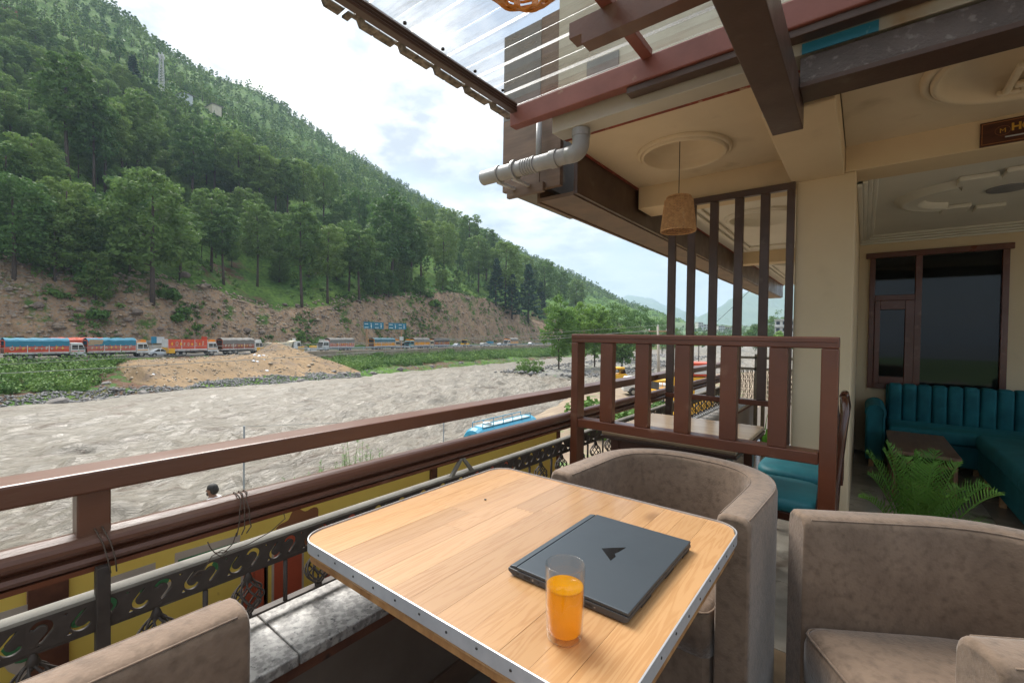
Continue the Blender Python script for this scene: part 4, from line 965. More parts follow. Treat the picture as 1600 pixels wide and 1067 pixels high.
# ---- second table and dining chairs beyond the divider
t2 = thing('dining_table', 'pale veneer table beyond the wood divider beside the railing', 'table', (-.78, 2.52, 0))
veneer = mat('pale_veneer', (.46, .34, .22), (.36, .255, .16), 4, .25, 0, stretch=(1, 9, 9), c3=(.5, .4, .28), s3=5, a3=.2)
build(MB().box(-1.10, -.44, 2.19, 2.92, .738, .76), 'tabletop', veneer, t2, .006)
build(MB().box(-1.104, -.436, 2.186, 2.924, .722, .7375), 'edge_band', brown_d, t2, .002)
build(MB().box(-1.05, -.50, 2.23, 2.88, .66, .7215), 'apron', brown_rail, t2)
for x0 in (-1.06, -.53):
    for y0 in (2.22, 2.84): build(MB().box(x0, x0+.045, y0, y0+.045, 0, .7215), 'leg', brown_rail, t2, .003)
def dining_chair(label, loc, rz):
    t = thing('dining_chair', label, 'chair', loc, rz, 'dining chairs with teal seats')
    s = MB(); lv = [(.94, .43), (1, .44), (1, .47), (.96, .485), (.86, .495), (.4, .50)]; n = 28; vs = []
    for k, z in lv:
        for i in range(n):
            a = 2*math.pi*i/n; ca, sa = math.cos(a), math.sin(a); vs.append((.215*k*math.copysign(abs(ca)**.6, ca), .21*k*math.copysign(abs(sa)**.6, sa), z))
    fs = [(i*n+j, i*n+(j+1) % n, (i+1)*n+(j+1) % n, (i+1)*n+j) for i in range(len(lv)-1) for j in range(n)]+[tuple((len(lv)-1)*n+j for j in range(n)), tuple(range(n))[::-1]]
    build(s.add(vs, fs), 'seat', teal2, t, smooth=True, world=False)
    gloss = mat('gloss_brown_wood', (.10, .035, .02), (.07, .025, .015), 4, .18, coat=.5)
    build(MB().box(-.20, .20, -.19, .19, .385, .429), 'seat_frame', gloss, t, .008, world=False)
    for sx in (-1, 1):
        build(MB().box(sx*.18-.02, sx*.18+.02, .15, .19, 0, .384), 'leg', gloss, t, .004, world=False)
        pts = [(sx*.17, -.17, 0), (sx*.175, -.185, .4), (sx*.17, -.21, .7), (sx*.155, -.225, .86), (sx*.13, -.22, .925), (sx*.09, -.215, .945)]
        build(MB().tube(pts, [.02, .022, .022, .022, .02, .018], 10), 'back_post', gloss, t, smooth=True, world=False)
    build(MB().tube([(-.10, -.215, .944), (0, -.22, .95), (.10, -.215, .944)], .02, 10), 'top_rail', gloss, t, smooth=True, world=False)
    for k in range(3): build(MB().box(-.075+.06*k, -.045+.06*k, -.222, -.208, .43, .94), 'back_slat', gloss, t, .003, world=False)
    for z in (.18,): build(MB().box(-.18, .18, .162, .182, z, z+.025), 'stretcher', gloss, t, world=False)
    return t
dining_chair('glossy brown dining chair with teal seat just behind the wood divider', (-.335, 2.72, 0), R(90))
dining_chair('second glossy brown dining chair with teal seat nearer the square pillar', (-.30, 3.25, 0), R(90))

gb = thing('green_bag', 'bright green bag hanging by the end railing beyond the dining table', 'bag', ony(1198, 690, 5.6))
build(MB().lathe((0, 0, -.16), [(.0001, 0), (.05, .01), (.06, .10), (.045, .20), (.015, .25), (.01, .30)], 14), 'bag_body', mat('green_cloth', (.12, .42, .03), rough=.8), gb, smooth=True, world=False)
build(MB().tube([(-.02, 0, .13), (0, 0, .30), (.02, 0, .13)], .006, 5), 'strap', mat('green_cloth', (.12, .42, .03)), gb, world=False)
# ---- palm in a pot
pm_ = thing('sago_palm', 'green sago palm in a pot behind the right armchair before the coffee table', 'plant', (.19, 2.42, 0))
build(MB().lathe((.19, 2.42, 0), [(.0001, .0), (.13, 0), (.15, .03), (.19, .30), (.2, .33), (.185, .335), (.175, .30), (.0001, .29)], 28), 'pot', mat('black_pot', (.03, .028, .026), rough=.5), pm_, smooth=True)
build(MB().lathe((.19, 2.42, .28), [(.05, 0), (.07, .05), (.06, .10), (.03, .13), (.0001, .135)], 12), 'stem', bark, pm_, smooth=True)
rs = random.Random(11)
# frond tips picked along the view: (side, forward, height)
fr = [(-.36, .02, .87), (-.26, -.05, .90), (-.20, .12, .92), (-.04, .02, .90), (.04, -.10, .86), (.12, .10, .90), (.26, .05, .86), (.40, -.02, .78), (.50, .04, .74), (.22, -.18, .72), (-.12, -.22, .78), (.0, -.2, .68), (-.3, .2, .74), (.1, .3, .8), (.32, .2, .72), (-.42, -.1, .66), (.34, -.2, .6), (.08, -.26, .74), (-.06, .22, .84)]
for i, (sx, fy_, hz2) in enumerate(fr):
    base = np.array([.19, 2.42, .34]); cr2_ = np.array([math.cos(YAW*.3), math.sin(YAW*.3), 0]); fw2 = np.array([-math.sin(YAW*.3), math.cos(YAW*.3), 0])
    tip = np.array([.19, 2.42, 0])+cr2_*sx*.50+fw2*fy_*.5+np.array([0, 0, .36+(hz2-.36)*.86])
    ctl = base+(tip-base)*.55+np.array([0, 0, .11+.05*rs.random()]); n = 24; mb = MB(); sp = []
    for k in range(n+1):
        u = k/n; sp.append(base*(1-u)**2+2*ctl*u*(1-u)+tip*u*u)
    mb.tube(sp, [.004*(1-.7*k/n) for k in range(n+1)], 4)
    nl = 30
    for k in range(3, nl):
        u = k/nl; q = u*n; a = int(q); f_ = q-a; p = sp[min(a, n)]*(1-f_)+sp[min(a+1, n)]*f_; d = sp[min(a+1, n)]-sp[max(a-1, 0)]; d /= np.linalg.norm(d)
        side = np.cross(d, [0, 0, 1.]); side /= np.linalg.norm(side)+1e-9; upv = np.cross(side, d)
        L = .125*math.sin(math.pi*min(1, .12+u*.9))**.6*(1.05-.35*u)
        for s_ in (-1, 1):
            e = p+(side*s_*.72+d*.62+upv*.28)*L+np.array([0, 0, rs.uniform(-.01, .01)]); wv = d*.0034
            mid = (p+e)/2+upv*.006
            mb.add([p-wv*.5, mid-wv, e, mid+wv, p+wv*.5], [(0, 1, 2, 3, 4)])
    build(mb, 'frond', palm_l, pm_)

# ---- hanging cane lamp
def strand_lamp(name, label, cx, cyy, zb, zt, rb, rt, roof, m, ribs=30, rings=24):
    t = thing(name, label, 'pendant lamp', (cx, cyy, zb))
    ri_ = MB()
    for k in range(ribs):
        a = 2*math.pi*k/ribs; ri_.tube([(cx+rb*math.cos(a), cyy+rb*math.sin(a), zb), (cx+(rb+(rt-rb)*.85)*math.cos(a), cyy+(rb+(rt-rb)*.85)*math.sin(a), zb+(zt-zb)*.9), (cx+rt*.9*math.cos(a), cyy+rt*.9*math.sin(a), zt)], .0017, 4)
    build(ri_, 'cane_uprights', m, t)
    for q in range(rings):
        u = (q+.5)/rings; rr = (rb+(rt-rb)*u*.9) if u < .93 else rt*.93; n = ribs*4
        pts = [(cx+(rr+.0024*math.cos(math.pi*(i*.5+q)))*math.cos(2*math.pi*i/n), cyy+(rr+.0024*math.cos(math.pi*(i*.5+q)))*math.sin(2*math.pi*i/n), zb+(zt-zb)*u+random.uniform(-.0006, .0006)) for i in range(n)]
        build(MB().tube(pts, (zt-zb)/rings*.42, 5, closed=True), 'woven_band', m, t)
    for rr, z in ((rb, zb), (rt*.92, zt)): build(MB().tube([(cx+rr*math.cos(a), cyy+rr*math.sin(a), z) for a in np.linspace(0, 2*math.pi, 41)[:-1]], .004, 6, closed=True), 'rim', m, t)
    build(MB().lathe((cx, cyy, zt-.004), [(rt*.9, 0), (.0001, .004)], 24), 'top_disc', m, t)
    build(MB().tube([(cx, cyy, zt-.02), (cx, cyy, roof)], .0028, 6), 'cord', blackw, t)
    build(MB().lathe((cx, cyy, zt-.09), [(.014, .07), (.016, .03), (.012, 0), (.0001, -.002)], 12), 'lamp_holder', blackpl, t)
    return t
strand_lamp('cane_pendant_lamp', 'woven cane pendant lamp on a black cord below the round ceiling rose', -1.011, 3.10, 1.985, 2.215, .112, .083, ZC+.15, wicker)
# open rattan globe overhead
ol_ = thing('rattan_pendant_lamp', 'open woven orange rattan lamp hanging under the clear roof', 'pendant lamp', (-.628, .83, 2.13))
gc = np.array([-.622, .815, 2.140]); gr_ = .125
for k in range(16):
    a = 2*math.pi*k/16; pts = [gc+gr_*np.array([math.cos(a)*math.sin(t), math.sin(a)*math.sin(t), -.85*math.cos(t)]) for t in np.linspace(.38, 2.5, 14)]
    mb = MB()
    n = len(pts); vs = []
    for i, p in enumerate(pts):
        tg = np.array([-math.sin(a), math.cos(a), 0])*.008
        nr = (p-gc)/np.linalg.norm(p-gc)*.0015
        vs += [tuple(p-tg+nr), tuple(p+tg+nr), tuple(p+tg-nr), tuple(p-tg-nr)]
    fs = [(i*4+q, i*4+(q+1) % 4, (i+1)*4+(q+1) % 4, (i+1)*4+q) for i in range(n-1) for q in range(4)]
    build(mb.add(vs, fs), 'rattan_strip', rattan_o, ol_)
for k, t in enumerate((.38, .55, .72, .9, 1.05, 1.3, 1.6, 2.0, 2.4)):
    rr = gr_*math.sin(t)+.002
    build(MB().tube([tuple(gc+np.array([rr*math.cos(a), rr*math.sin(a), -.85*gr_*math.cos(t)+.003*math.sin(8*a+k)])) for a in np.linspace(0, 2*math.pi, 49)[:-1]], .0035, 5, closed=True), 'rattan_hoop', rattan_o, ol_)
build(MB().tube([tuple(gc+np.array([0, 0, .08])), (gc[0], gc[1], 2.73)], .003, 6), 'cord', blackw, ol_)

# ================================================================== LANDSCAPE
T0 = 500.
_axr = np.array([-.6, .166, .298, .348, .415, .538, .694, .901, 1.184, 1.598, 2.024, 2.546, 2.892, 3.675, 5, 8])*T0
_H = np.array([.60, .584, .556, .528, .517, .530, .508, .462, .432, .376, .320, .254, .220, .160, .09, .02])*T0+1.27-6-np.array([0, 0, 0, 0, 0, 0, 2, 4, 8, 12, 16, 20, 22, 22, 10, 0])
_axc = np.array([-60, 14, 35, 58, 73, 92, 116, 171, 205, 235, 300, 600]); _Hc = np.array([17, 16, 10.5, 11.5, 7, 9, 14, 19, 14, 8.5, 4, 2.])
def zterr(ax, t):
    ax = np.asarray(ax, float); t = np.asarray(t, float); ax, t = np.broadcast_arrays(ax, t)
    Hc = np.interp(ax, _axc, _Hc)+fbm(ax/22, t/40+3, 3)*5; H = np.interp(ax, _axr, _H)
    wob = fbm(ax/14, ax*0+2.2, 3)*7
    wall = 1/(1+np.exp(-(ax-60)/3))                       # retaining wall section
    bank = np.interp(t, [60, 74, 77, 80, 86, 93, 99.3, 100], [-12, -9.4, -8.3, -7.5, -6.9, -5.6, -4.3, -4.02])
    bank2 = np.interp(t, [60, 75, 78, 80, 86, 93, 99.3, 99.9, 100], [-12, -9.4, -8.2, -7.6, -7.1, -6.5, -6.0, -5.9, -4.02])
    z = bank*(1-wall)+bank2*wall
    near = (t > 76) & (t < 99)
    z = z+np.where(near, fbm(ax/3, t/3, 3)*.9, 0)
    tc_ = t+wob*np.clip((t-116)/8, 0, 1)
    sh = np.interp(tc_, [100, 112, 116, 122], [-4.02, -4.02, -3.9, -3.2])
    cl = sh+(Hc+3.2)*np.clip((tc_-122)/7.5, 0, 1)**.85
    zz_ = np.where(t > 100, cl, z)
    u = np.clip((tc_-129.5)/(T0-129.5), 0, 1)
    slope = Hc+(H-Hc)*(u*.90+.10*u**1.6)
    back = -np.clip(t-T0, 0, None)*.45
    amp = np.clip((t-135)/60, 0, 1)*(1-np.clip((t-380)/120, 0, 1)*.75)
    rel = fbm(ax/95, t/70, 4)*34*amp+fbm(ax/18+7, t/18, 4)*5*np.clip((t-130)/12, 0, 1)
    zz_ = np.where(tc_ > 129.5, slope+rel+back, zz_)
    crag = np.clip((tc_-121)/3, 0, 1)*np.clip((133-tc_)/4, 0, 1)
    zz_ = zz_+crag*(fbm(ax/3.2, t/2.2+11, 4)*3.4+fbm(ax/9, t/5+5, 2)*2.5)
    return zz_, crag
def seg(*parts):
    out = []
    for a, b, n in parts: out += list(np.linspace(a, b, n, endpoint=False))
    return np.array(out)
gax = np.concatenate([seg((-170, -20, 25), (-20, 260, 330), (260, 600, 150), (600, 1400, 140), (1400, 4200, 60)), [4200]])
gt_ = np.concatenate([seg((60, 76, 6), (76, 100, 34), (100, 116, 8), (116, 140, 44), (140, 220, 60), (220, 520, 110), (520, 900, 20)), [900]])
A, T = np.meshgrid(gax, gt_, indexing='ij'); Z, CR = zterr(A, T)
P = A[..., None]*AX+T[..., None]*LT; P[..., 2] = Z
def gridfaces(nu, nv):
    i, j = np.meshgrid(np.arange(nu-1), np.arange(nv-1), indexing='ij'); a = (i*nv+j).ravel()
    return np.stack([a, a+nv, a+nv+1, a+1], 1)
def terrain_mat():
    m, t, b = nodes('hillside_ground'); n = t.nodes.new; l = t.links.new
    tcn = n('ShaderNodeTexCoord'); at = n('ShaderNodeAttribute'); at.attribute_name = 'crag'
    def noise(s, d=6, r=.6, st=None):
        q = n('ShaderNodeTexNoise'); q.inputs['Scale'].default_value = s; q.inputs['Detail'].default_value = d; q.inputs['Roughness'].default_value = r
        if st: mp = n('ShaderNodeMapping'); mp.inputs['Scale'].default_value = st; l(tcn.outputs['Object'], mp.inputs[0]); l(mp.outputs[0], q.inputs['Vector'])
        else: l(tcn.outputs['Object'], q.inputs['Vector'])
        return q.outputs['Fac']
    def rng_(x, a, b_, c=0, d=1):
        q = n('ShaderNodeMapRange'); l(x, q.inputs[0]); q.inputs[1].default_value = a; q.inputs[2].default_value = b_; q.inputs[3].default_value = c; q.inputs[4].default_value = d; return q.outputs[0]
    def mixc(f, a, b_):
        q = n('ShaderNodeMix'); q.data_type = 'RGBA'; l(f, q.inputs['Factor'])
        for s, v in (('A', a), ('B', b_)):
            if isinstance(v, tuple): q.inputs[s].default_value = (*v, 1)
            else: l(v, q.inputs[s])
        return q.outputs['Result']
    grass = mixc(rng_(noise(.06, 5), .38, .62), (.075, .155, .03), (.125, .205, .04))
    grass = mixc(rng_(noise(.9, 5), .4, .7), grass, (.035, .075, .02))
    soil = mixc(rng_(noise(.25, 7), .35, .65), (.135, .078, .05), (.085, .055, .038))
    soil = mixc(rng_(noise(.5, 7), .50, .58), soil, (.06, .12, .03))
    soil = mixc(rng_(noise(1.4, 6), .56, .66), soil, (.20, .17, .14))
    rock = mixc(rng_(noise(.3, 9, .7), .38, .62), (.36, .235, .14), (.245, .16, .10))
    rock = mixc(rng_(noise(1.6, 8, .7, (1, 1, 1.8)), .5, .6), rock, (.27, .24, .205))
    rock = mixc(rng_(noise(.6, 8, .75), .57, .66), rock, (.10, .07, .05))
    rock = mixc(rng_(noise(.16, 8, .72), .535, .61), rock, (.07, .13, .03))
    geo = n('ShaderNodeNewGeometry'); sp = n('ShaderNodeSeparateXYZ'); l(geo.outputs['Position'], sp.inputs[0])
    low = rng_(sp.outputs['Z'], 8, 38, 0.07, -.12)         # bare soil thins out uphill
    ad = n('ShaderNodeMath'); ad.operation = 'ADD'; l(noise(.045, 6, .62), ad.inputs[0]); l(low, ad.inputs[1])
    base = mixc(rng_(ad.outputs[0], .55, .62), grass, soil)
    vor = n('ShaderNodeTexVoronoi'); vor.inputs['Scale'].default_value = .42; vor.feature = 'DISTANCE_TO_EDGE'; l(tcn.outputs['Object'], vor.inputs['Vector'])
    dn_ = n('ShaderNodeVectorMath'); dn_.operation = 'ADD'; nzv = n('ShaderNodeTexNoise'); nzv.inputs['Scale'].default_value = .7; nzv.inputs['Detail'].default_value = 8; sc3 = n('ShaderNodeVectorMath'); sc3.operation = 'SCALE'; sc3.inputs['Scale'].default_value = 4.5; l(tcn.outputs['Object'], nzv.inputs['Vector']); l(tcn.outputs['Object'], dn_.inputs[0]); l(nzv.outputs['Color'], sc3.inputs[0]); l(sc3.outputs[0], dn_.inputs[1]); l(dn_.outputs[0], vor.inputs['Vector'])
    ck = n('ShaderNodeMath'); ck.operation = 'MULTIPLY'; l(rng_(vor.outputs['Distance'], .12, .02, 0, .75), ck.inputs[0]); l(rng_(noise(.35, 6, .7), .48, .6), ck.inputs[1])
    rock = mixc(ck.outputs[0], rock, (.09, .062, .043))  # dark crevice lines put into the rock colour, imitating shaded relief
    col = mixc(rng_(at.outputs['Fac'], .15, .5), base, rock)
    l(col, b.inputs['Base Color']); b.inputs['Roughness'].default_value = .95; b.inputs['Specular IOR Level'].default_value = .1
    bu = n('ShaderNodeBump'); bu.inputs['Strength'].default_value = .9; bu.inputs['Distance'].default_value = .5; l(noise(1.3, 9, .7), bu.inputs['Height']); l(bu.outputs[0], b.inputs['Normal'])
    return m
hillm = terrain_mat()
hill = npmesh('hillside', P.reshape(-1, 3), gridfaces(len(gax), len(gt_)), hillm, attr={'crag': CR.ravel()}); tag(hill, kind='structure')
hill.data.polygons.foreach_set('use_smooth', [True]*len(hill.data.polygons))
struct(MB().add([tuple(W(a, t, -11.5)) for a, t in ((-400, -3000), (14000, -3000), (14000, 5000), (-400, 5000))], [(0, 1, 2, 3)]), 'valley_floor', mat('valley_ground', (.05, .10, .03), (.07, .13, .035), .02, .9))
def ground_hit(px, py, t0=112, t1=540):
    d = ray(px, py); dl = d@LT; da = d@AX
    if dl <= 0: return None
    ts = np.linspace(t0, t1, 900); aa = ts*da/dl; zr = CAM[2]+ts*d[2]/dl; zt, _ = zterr(aa, ts)
    k = np.argmax(zt >= zr)
    if not (zt >= zr).any(): return None
    return aa[k], ts[k], zt[k]
def zt1(a, t): return float(zterr(np.array([a]), np.array([t]))[0][0])
def proj(p):
    d = np.asarray(p)-CAM; z = d@cf
    return 800+(d@cX)/z*FPX, 533.5-(d@cY)/z*FPX, z

# ---- river
rax = np.concatenate([seg((-120, -10, 70), (-10, 90, 300), (90, 260, 200), (260, 900, 110), (900, 6000, 40)), [6000]])
rt_ = np.concatenate([seg((-700, -40, 22), (-40, 12, 40), (12, 60, 130), (60, 81, 36)), [81]])
A2, T2 = np.meshgrid(rax, rt_, indexing='ij')
far_f = np.clip(1-(A2-150)/900, .25, 1)
wz = -8.1+(fbm(A2/6.5, T2/2.4, 4)*1.9+np.abs(fbm(A2/2.6+5, T2/1.2, 4))*1.5+fbm(A2/16, T2/9, 2)*.8)*far_f
shal = np.clip((T2-70)/8, 0, 1); wz = -8.1+(wz+8.1)*np.clip(1.2-(T2-30)/60, .55, 1.15); wz = wz*(1-shal*.5)+(-8.1)*shal*.5
P2 = A2[..., None]*AX+T2[..., None]*LT; P2[..., 2] = wz
def water_mat():
    m, t, b = nodes('muddy_water'); n = t.nodes.new; l = t.links.new
    tcn = n('ShaderNodeTexCoord'); mp = n('ShaderNodeMapping'); mp.vector_type = 'POINT'; mp.inputs['Rotation'].default_value = (0, 0, -RZ); l(tcn.outputs['Object'], mp.inputs[0])
    def nz(s, st, d=7, r=.6, dist=0):
        q = n('ShaderNodeTexNoise'); q.inputs['Scale'].default_value = s; q.inputs['Detail'].default_value = d; q.inputs['Roughness'].default_value = r; q.inputs['Distortion'].default_value = dist
        m2 = n('ShaderNodeMapping'); m2.inputs['Scale'].default_value = st; l(mp.outputs[0], m2.inputs[0]); l(m2.outputs[0], q.inputs['Vector']); return q.outputs['Fac']
    def mr(x, a, b_):
        q = n('ShaderNodeMapRange'); l(x, q.inputs[0]); q.inputs[1].default_value = a; q.inputs[2].default_value = b_; return q.outputs[0]
    def mixc(f, a, b_):
        q = n('ShaderNodeMix'); q.data_type = 'RGBA'; l(f, q.inputs['Factor'])
        for s, v in (('A', a), ('B', b_)):
            if isinstance(v, tuple): q.inputs[s].default_value = (*v, 1)
            else: l(v, q.inputs[s])
        return q.outputs['Result']
    c = mixc(mr(nz(.45, (.45, 1, 1), 8, .65, .8), .35, .65), (.205, .182, .145), (.15, .13, .10))
    c = mixc(mr(nz(.8, (.3, 1, 1), 9, .72, 1.2), .525, .645), c, (.10, .07, .045))
    c = mixc(mr(nz(2.2, (.35, 1, 1), 9, .7, .6), .56, .72), c, (.235, .215, .18))  # pale flecks: foam, and glints painted into the water colour
    l(c, b.inputs['Base Color']); b.inputs['Roughness'].default_value = .42; b.inputs['Specular IOR Level'].default_value = .35
    bu = n('ShaderNodeBump'); bu.inputs['Strength'].default_value = 1; bu.inputs['Distance'].default_value = .5; l(nz(1.7, (.4, 1, 1), 9, .7, .5), bu.inputs['Height']); l(bu.outputs[0], b.inputs['Normal'])
    return m
rv = npmesh('river', P2.reshape(-1, 3), gridfaces(len(rax), len(rt_)), water_mat()); tag(rv, kind='structure'); rv.data.polygons.foreach_set('use_smooth', [True]*len(rv.data.polygons))

# ---- near bank
_ea = [-60, 0, 10, 30, 45, 60, 90, 140, 300, 1000, 3000]; _et = [14.6, 14.9, 15.0, 18, 21, 18, 4, -14, -26, -70, -160]
def zbank(a, d):
    e = fbm(a/4, d*0+1.5, 3)*1.6
    rise = np.clip((a-80)/200, 0, 1)
    return np.interp(d+e*.5, [-1, 0, 2.2, 4, 30, 60, 400, 900], [-10.5, -8.6, -4.6, -4.03, -4.0, -4.0, -3.4, 4])+np.where(d > .5, fbm(a/2.5, d/2.5, 4)*.35*np.clip(d/6, .2, 1)*np.where((d > 5) & (a < 60), .25, 1), 0)-rise*1.5*(d < 200)
ba = np.concatenate([seg((-60, 70, 200), (70, 300, 90), (300, 3000, 60)), [3000]]); bd = np.concatenate([[-1], seg((0, 8, 22), (8, 40, 24), (40, 900, 24)), [900]])
A3, D3 = np.meshgrid(ba, bd, indexing='ij'); T3 = np.interp(A3, _ea, _et)-D3; P3 = A3[..., None]*AX+T3[..., None]*LT; P3[..., 2] = zbank(A3, D3)
bankm = mat('trodden_bank', (.24, .185, .125), (.16, .115, .08), .5, .95, .6, 6, c3=(.07, .13, .03), s3=.55, a3=.6, detail=8, bdist=.06)
nbk = npmesh('near_bank', P3.reshape(-1, 3), gridfaces(len(ba), len(bd)), bankm); tag(nbk, kind='structure'); nbk.data.polygons.foreach_set('use_smooth', [True]*len(nbk.data.polygons))
# ---- gravel island
ia = np.linspace(84, 230, 90); it = np.linspace(24, 66, 50); A4, T4 = np.meshgrid(ia, it, indexing='ij')
cx_ = 46-(A4-84)*.03; prof_i = np.clip(1-np.abs((T4-cx_)/(17*np.clip(np.minimum((A4-84)/22, (230-A4)/40), .02, 1))), 0, 1)
P4 = A4[..., None]*AX+T4[..., None]*LT; P4[..., 2] = -8.9+np.minimum(prof_i*3, 1.5)+fbm(A4/3, T4/3, 4)*.8*(prof_i > 0)
gravm = mat('river_gravel', (.20, .19, .165), (.12, .115, .10), 2.2, .9, .8, 8, c3=(.10, .17, .05), s3=.4, a3=.4, detail=9, bdist=.12)
gi = npmesh('gravel_island', P4.reshape(-1, 3), gridfaces(90, 50), gravm); tag(gi, kind='structure')

# ---- road
asph = mat('asphalt', (.085, .082, .078), (.06, .058, .056), .8, .9, .2, 20, c3=(.2, .17, .13), s3=.5, a3=.4, bdist=.01)
dustm = mat('dusty_verge', (.30, .25, .19), (.21, .17, .13), .6, .95, .5, 6, c3=(.10, .15, .05), s3=.5, a3=.35, bdist=.05)
def strip(name, a0, a1, t0, t1, z, m, n=60):
    mb = MB(); aa = np.linspace(a0, a1, n)
    mb.grid(lambda i, j: W(aa[i], (t0, t1)[j], z), n, 2); return struct(mb, name, m)
strip('road', -170, 900, 101, 110.5, -3.99, asph)
strip('road_verge', -170, 900, 110.5, 116, -3.985, dustm)
wh = mat('road_paint', (.7, .68, .62), rough=.6)
mk = MB()
for a in np.arange(-20, 330, 6): mk.add([tuple(W(a, 105.6, -3.984)), tuple(W(a+3, 105.6, -3.984)), tuple(W(a+3, 105.8, -3.984)), tuple(W(a, 105.8, -3.984))], [(0, 1, 2, 3)])
mk.add([tuple(W(a, t, -3.984)) for a, t in ((-100, 101.5), (400, 101.5), (400, 101.65), (-100, 101.65))], [(0, 1, 2, 3)])
struct(mk, 'road_markings', wh)
rwm = mat('mud_stained_wall', (.32, .26, .2), (.22, .17, .125), .5, .9, .5, 3, c3=(.09, .13, .05), s3=.35, a3=.4, bdist=.05, stretch=(1, 1, .5))
rwll = thing('retaining_wall', 'long mud stained retaining wall below the far road right of the soil heap', 'wall', W(120, 99.6, -5))
ra = [62, 75, 90, 108, 128, 150, 176, 210, 260]
for i in range(len(ra)-1):
    mb = MB(); a, b_ = ra[i]+.1, ra[i+1]-.1
    c = [W(a, 99.2, -6.6), W(b_, 99.2, -6.6), W(b_, 100.4, -6.6), W(a, 100.4, -6.6)]
    mb.prism([tuple(q) for q in c], (0, 0, 2.95)); build(mb, 'wall_section', rwm, rwll, .05)
railm = mat('galvanised_barrier', (.32, .36, .40), (.24, .28, .32), 2, .5, metal=.3)
def barrier(name, label, a0, a1, t, z, dz=0, step=4):
    th = thing(name, label, 'crash barrier', W(a0, t, z))
    for k, h in enumerate((.45, .75)):
        mb = MB(); n = 24
        mb.tube([tuple(W(a0+(a1-a0)*i/n, t, z+h+dz*i/n)) for i in range(n+1)], .09, 6); build(mb, 'rail', railm, th)
    for a in np.arange(a0+.5, a1, step):
        q = W(a, t, z+dz*(a-a0)/(a1-a0)-.4); build(MB().box(q[0]-.07, q[0]+.07, q[1]-.07, q[1]+.07, q[2], q[2]+1.3), 'post', railm, th)
barrier('crash_barrier', 'grey steel crash barrier on the gravel slope above the left trucks', 5, 50, 121, -1.2, -1.2)
barrier('crash_barrier', 'grey blue crash barrier along the road edge under the lane sign', 63, 260, 100.3, -3.65)
shoulder = MB(); aa = np.linspace(-40, 60, 40)
shoulder.grid(lambda i, j: W(aa[i], (112.5, 119, 123.5)[j], (-3.97, -1.6, -.9)[j]-(max(0, aa[i]-15)/45)*(0, 1.3, 1.9)[j]+.2*math.sin(aa[i]*.7+j)), 40, 3)
struct(shoulder, 'gravel_shoulder', mat('grey_shoulder', (.33, .29, .24), (.22, .19, .155), .7, .95, .6, 5, bdist=.08))

# ---- soil heap beside the road
def atlat(px, py, lat):
    d = ray(px, py); return CAM+d*(lat/(d@LT))
hpx = [(185, -4.7), (215, -4.2), (250, -4.3), (300, -4.25), (345, -4.1), (368, -3.9), (385, -4.2), (405, -3.6), (432, -1.3), (450, -2.9), (470, -5.0), (492, -7.2), (500, -8.5)]
ha = [axof(p, 97, 560) for p, _ in hpx]; hz3 = [z for _, z in hpx]
na, ntt = 150, 60; aa = np.linspace(ha[0]-4, ha[-1]+3, na); tt = np.linspace(76.5, 103, ntt)
A5, T5 = np.meshgrid(aa, tt, indexing='ij'); pk = np.interp(A5, ha, hz3)
zs = -8.6+(T5-78.6)*.40+fbm(A5/4+.25*T5/4, T5/30, 3)*1.5; Z5 = np.minimum(pk+fbm(A5/3, T5/3, 3)*.5, zs)
Z5 = np.where(T5 > 98.5, pk-(T5-98.5)*1.2, Z5)+np.abs(fbm(A5/1.1+T5*.3, T5/8, 4))*.55
edge_f = np.clip((A5-aa[0])/4, 0, 1); Z5 = Z5*edge_f+(-9)*(1-edge_f)
P5 = A5[..., None]*AX+T5[..., None]*LT; P5[..., 2] = Z5
heapm = mat('excavated_soil', (.26, .17, .085), (.17, .115, .062), .22, .95, .9, 5, c3=(.14, .10, .07), s3=.13, a3=.75, detail=9, stretch=(1.6, 1, .5), bdist=.12)
hp_ = npmesh('soil_heap', P5.reshape(-1, 3), gridfaces(na, ntt), heapm); tag(hp_, 'long heap of tan excavated soil between the far road and the river', 'soil heap')

# ---- foliage builders
def clumps(cent, rad, nq, size, rs_, flat=.75, inner=.55):
    cent = np.asarray(cent, float); K = len(cent); rad = np.asarray(rad, float)
    u = rs_.normal(size=(K, nq, 3)); u /= np.linalg.norm(u, axis=2, keepdims=True); u[..., 2] = np.abs(u[..., 2])*np.where(rs_.random((K, nq)) < .72, 1, -1)
    r = rs_.uniform(inner, 1.08, (K, nq, 1)); pos = cent[:, None]+u*r*rad[:, None, None]*np.array([1, 1, flat])
    nrm = u+rs_.normal(scale=.55, size=(K, nq, 3)); nrm /= np.linalg.norm(nrm, axis=2, keepdims=True)
    t = rs_.normal(size=(K, nq, 3)); a = np.cross(nrm, t); a /= np.linalg.norm(a, axis=2, keepdims=True); b = np.cross(nrm, a)
    s = size*rs_.uniform(.6, 1.3, (K, nq, 1)); a = a*s; b = b*s*.62
    Q = np.stack([pos-a, pos-b, pos+a, pos+b], 2).reshape(-1, 3)
    return Q
def quads(n): return np.arange(n*4).reshape(-1, 4)
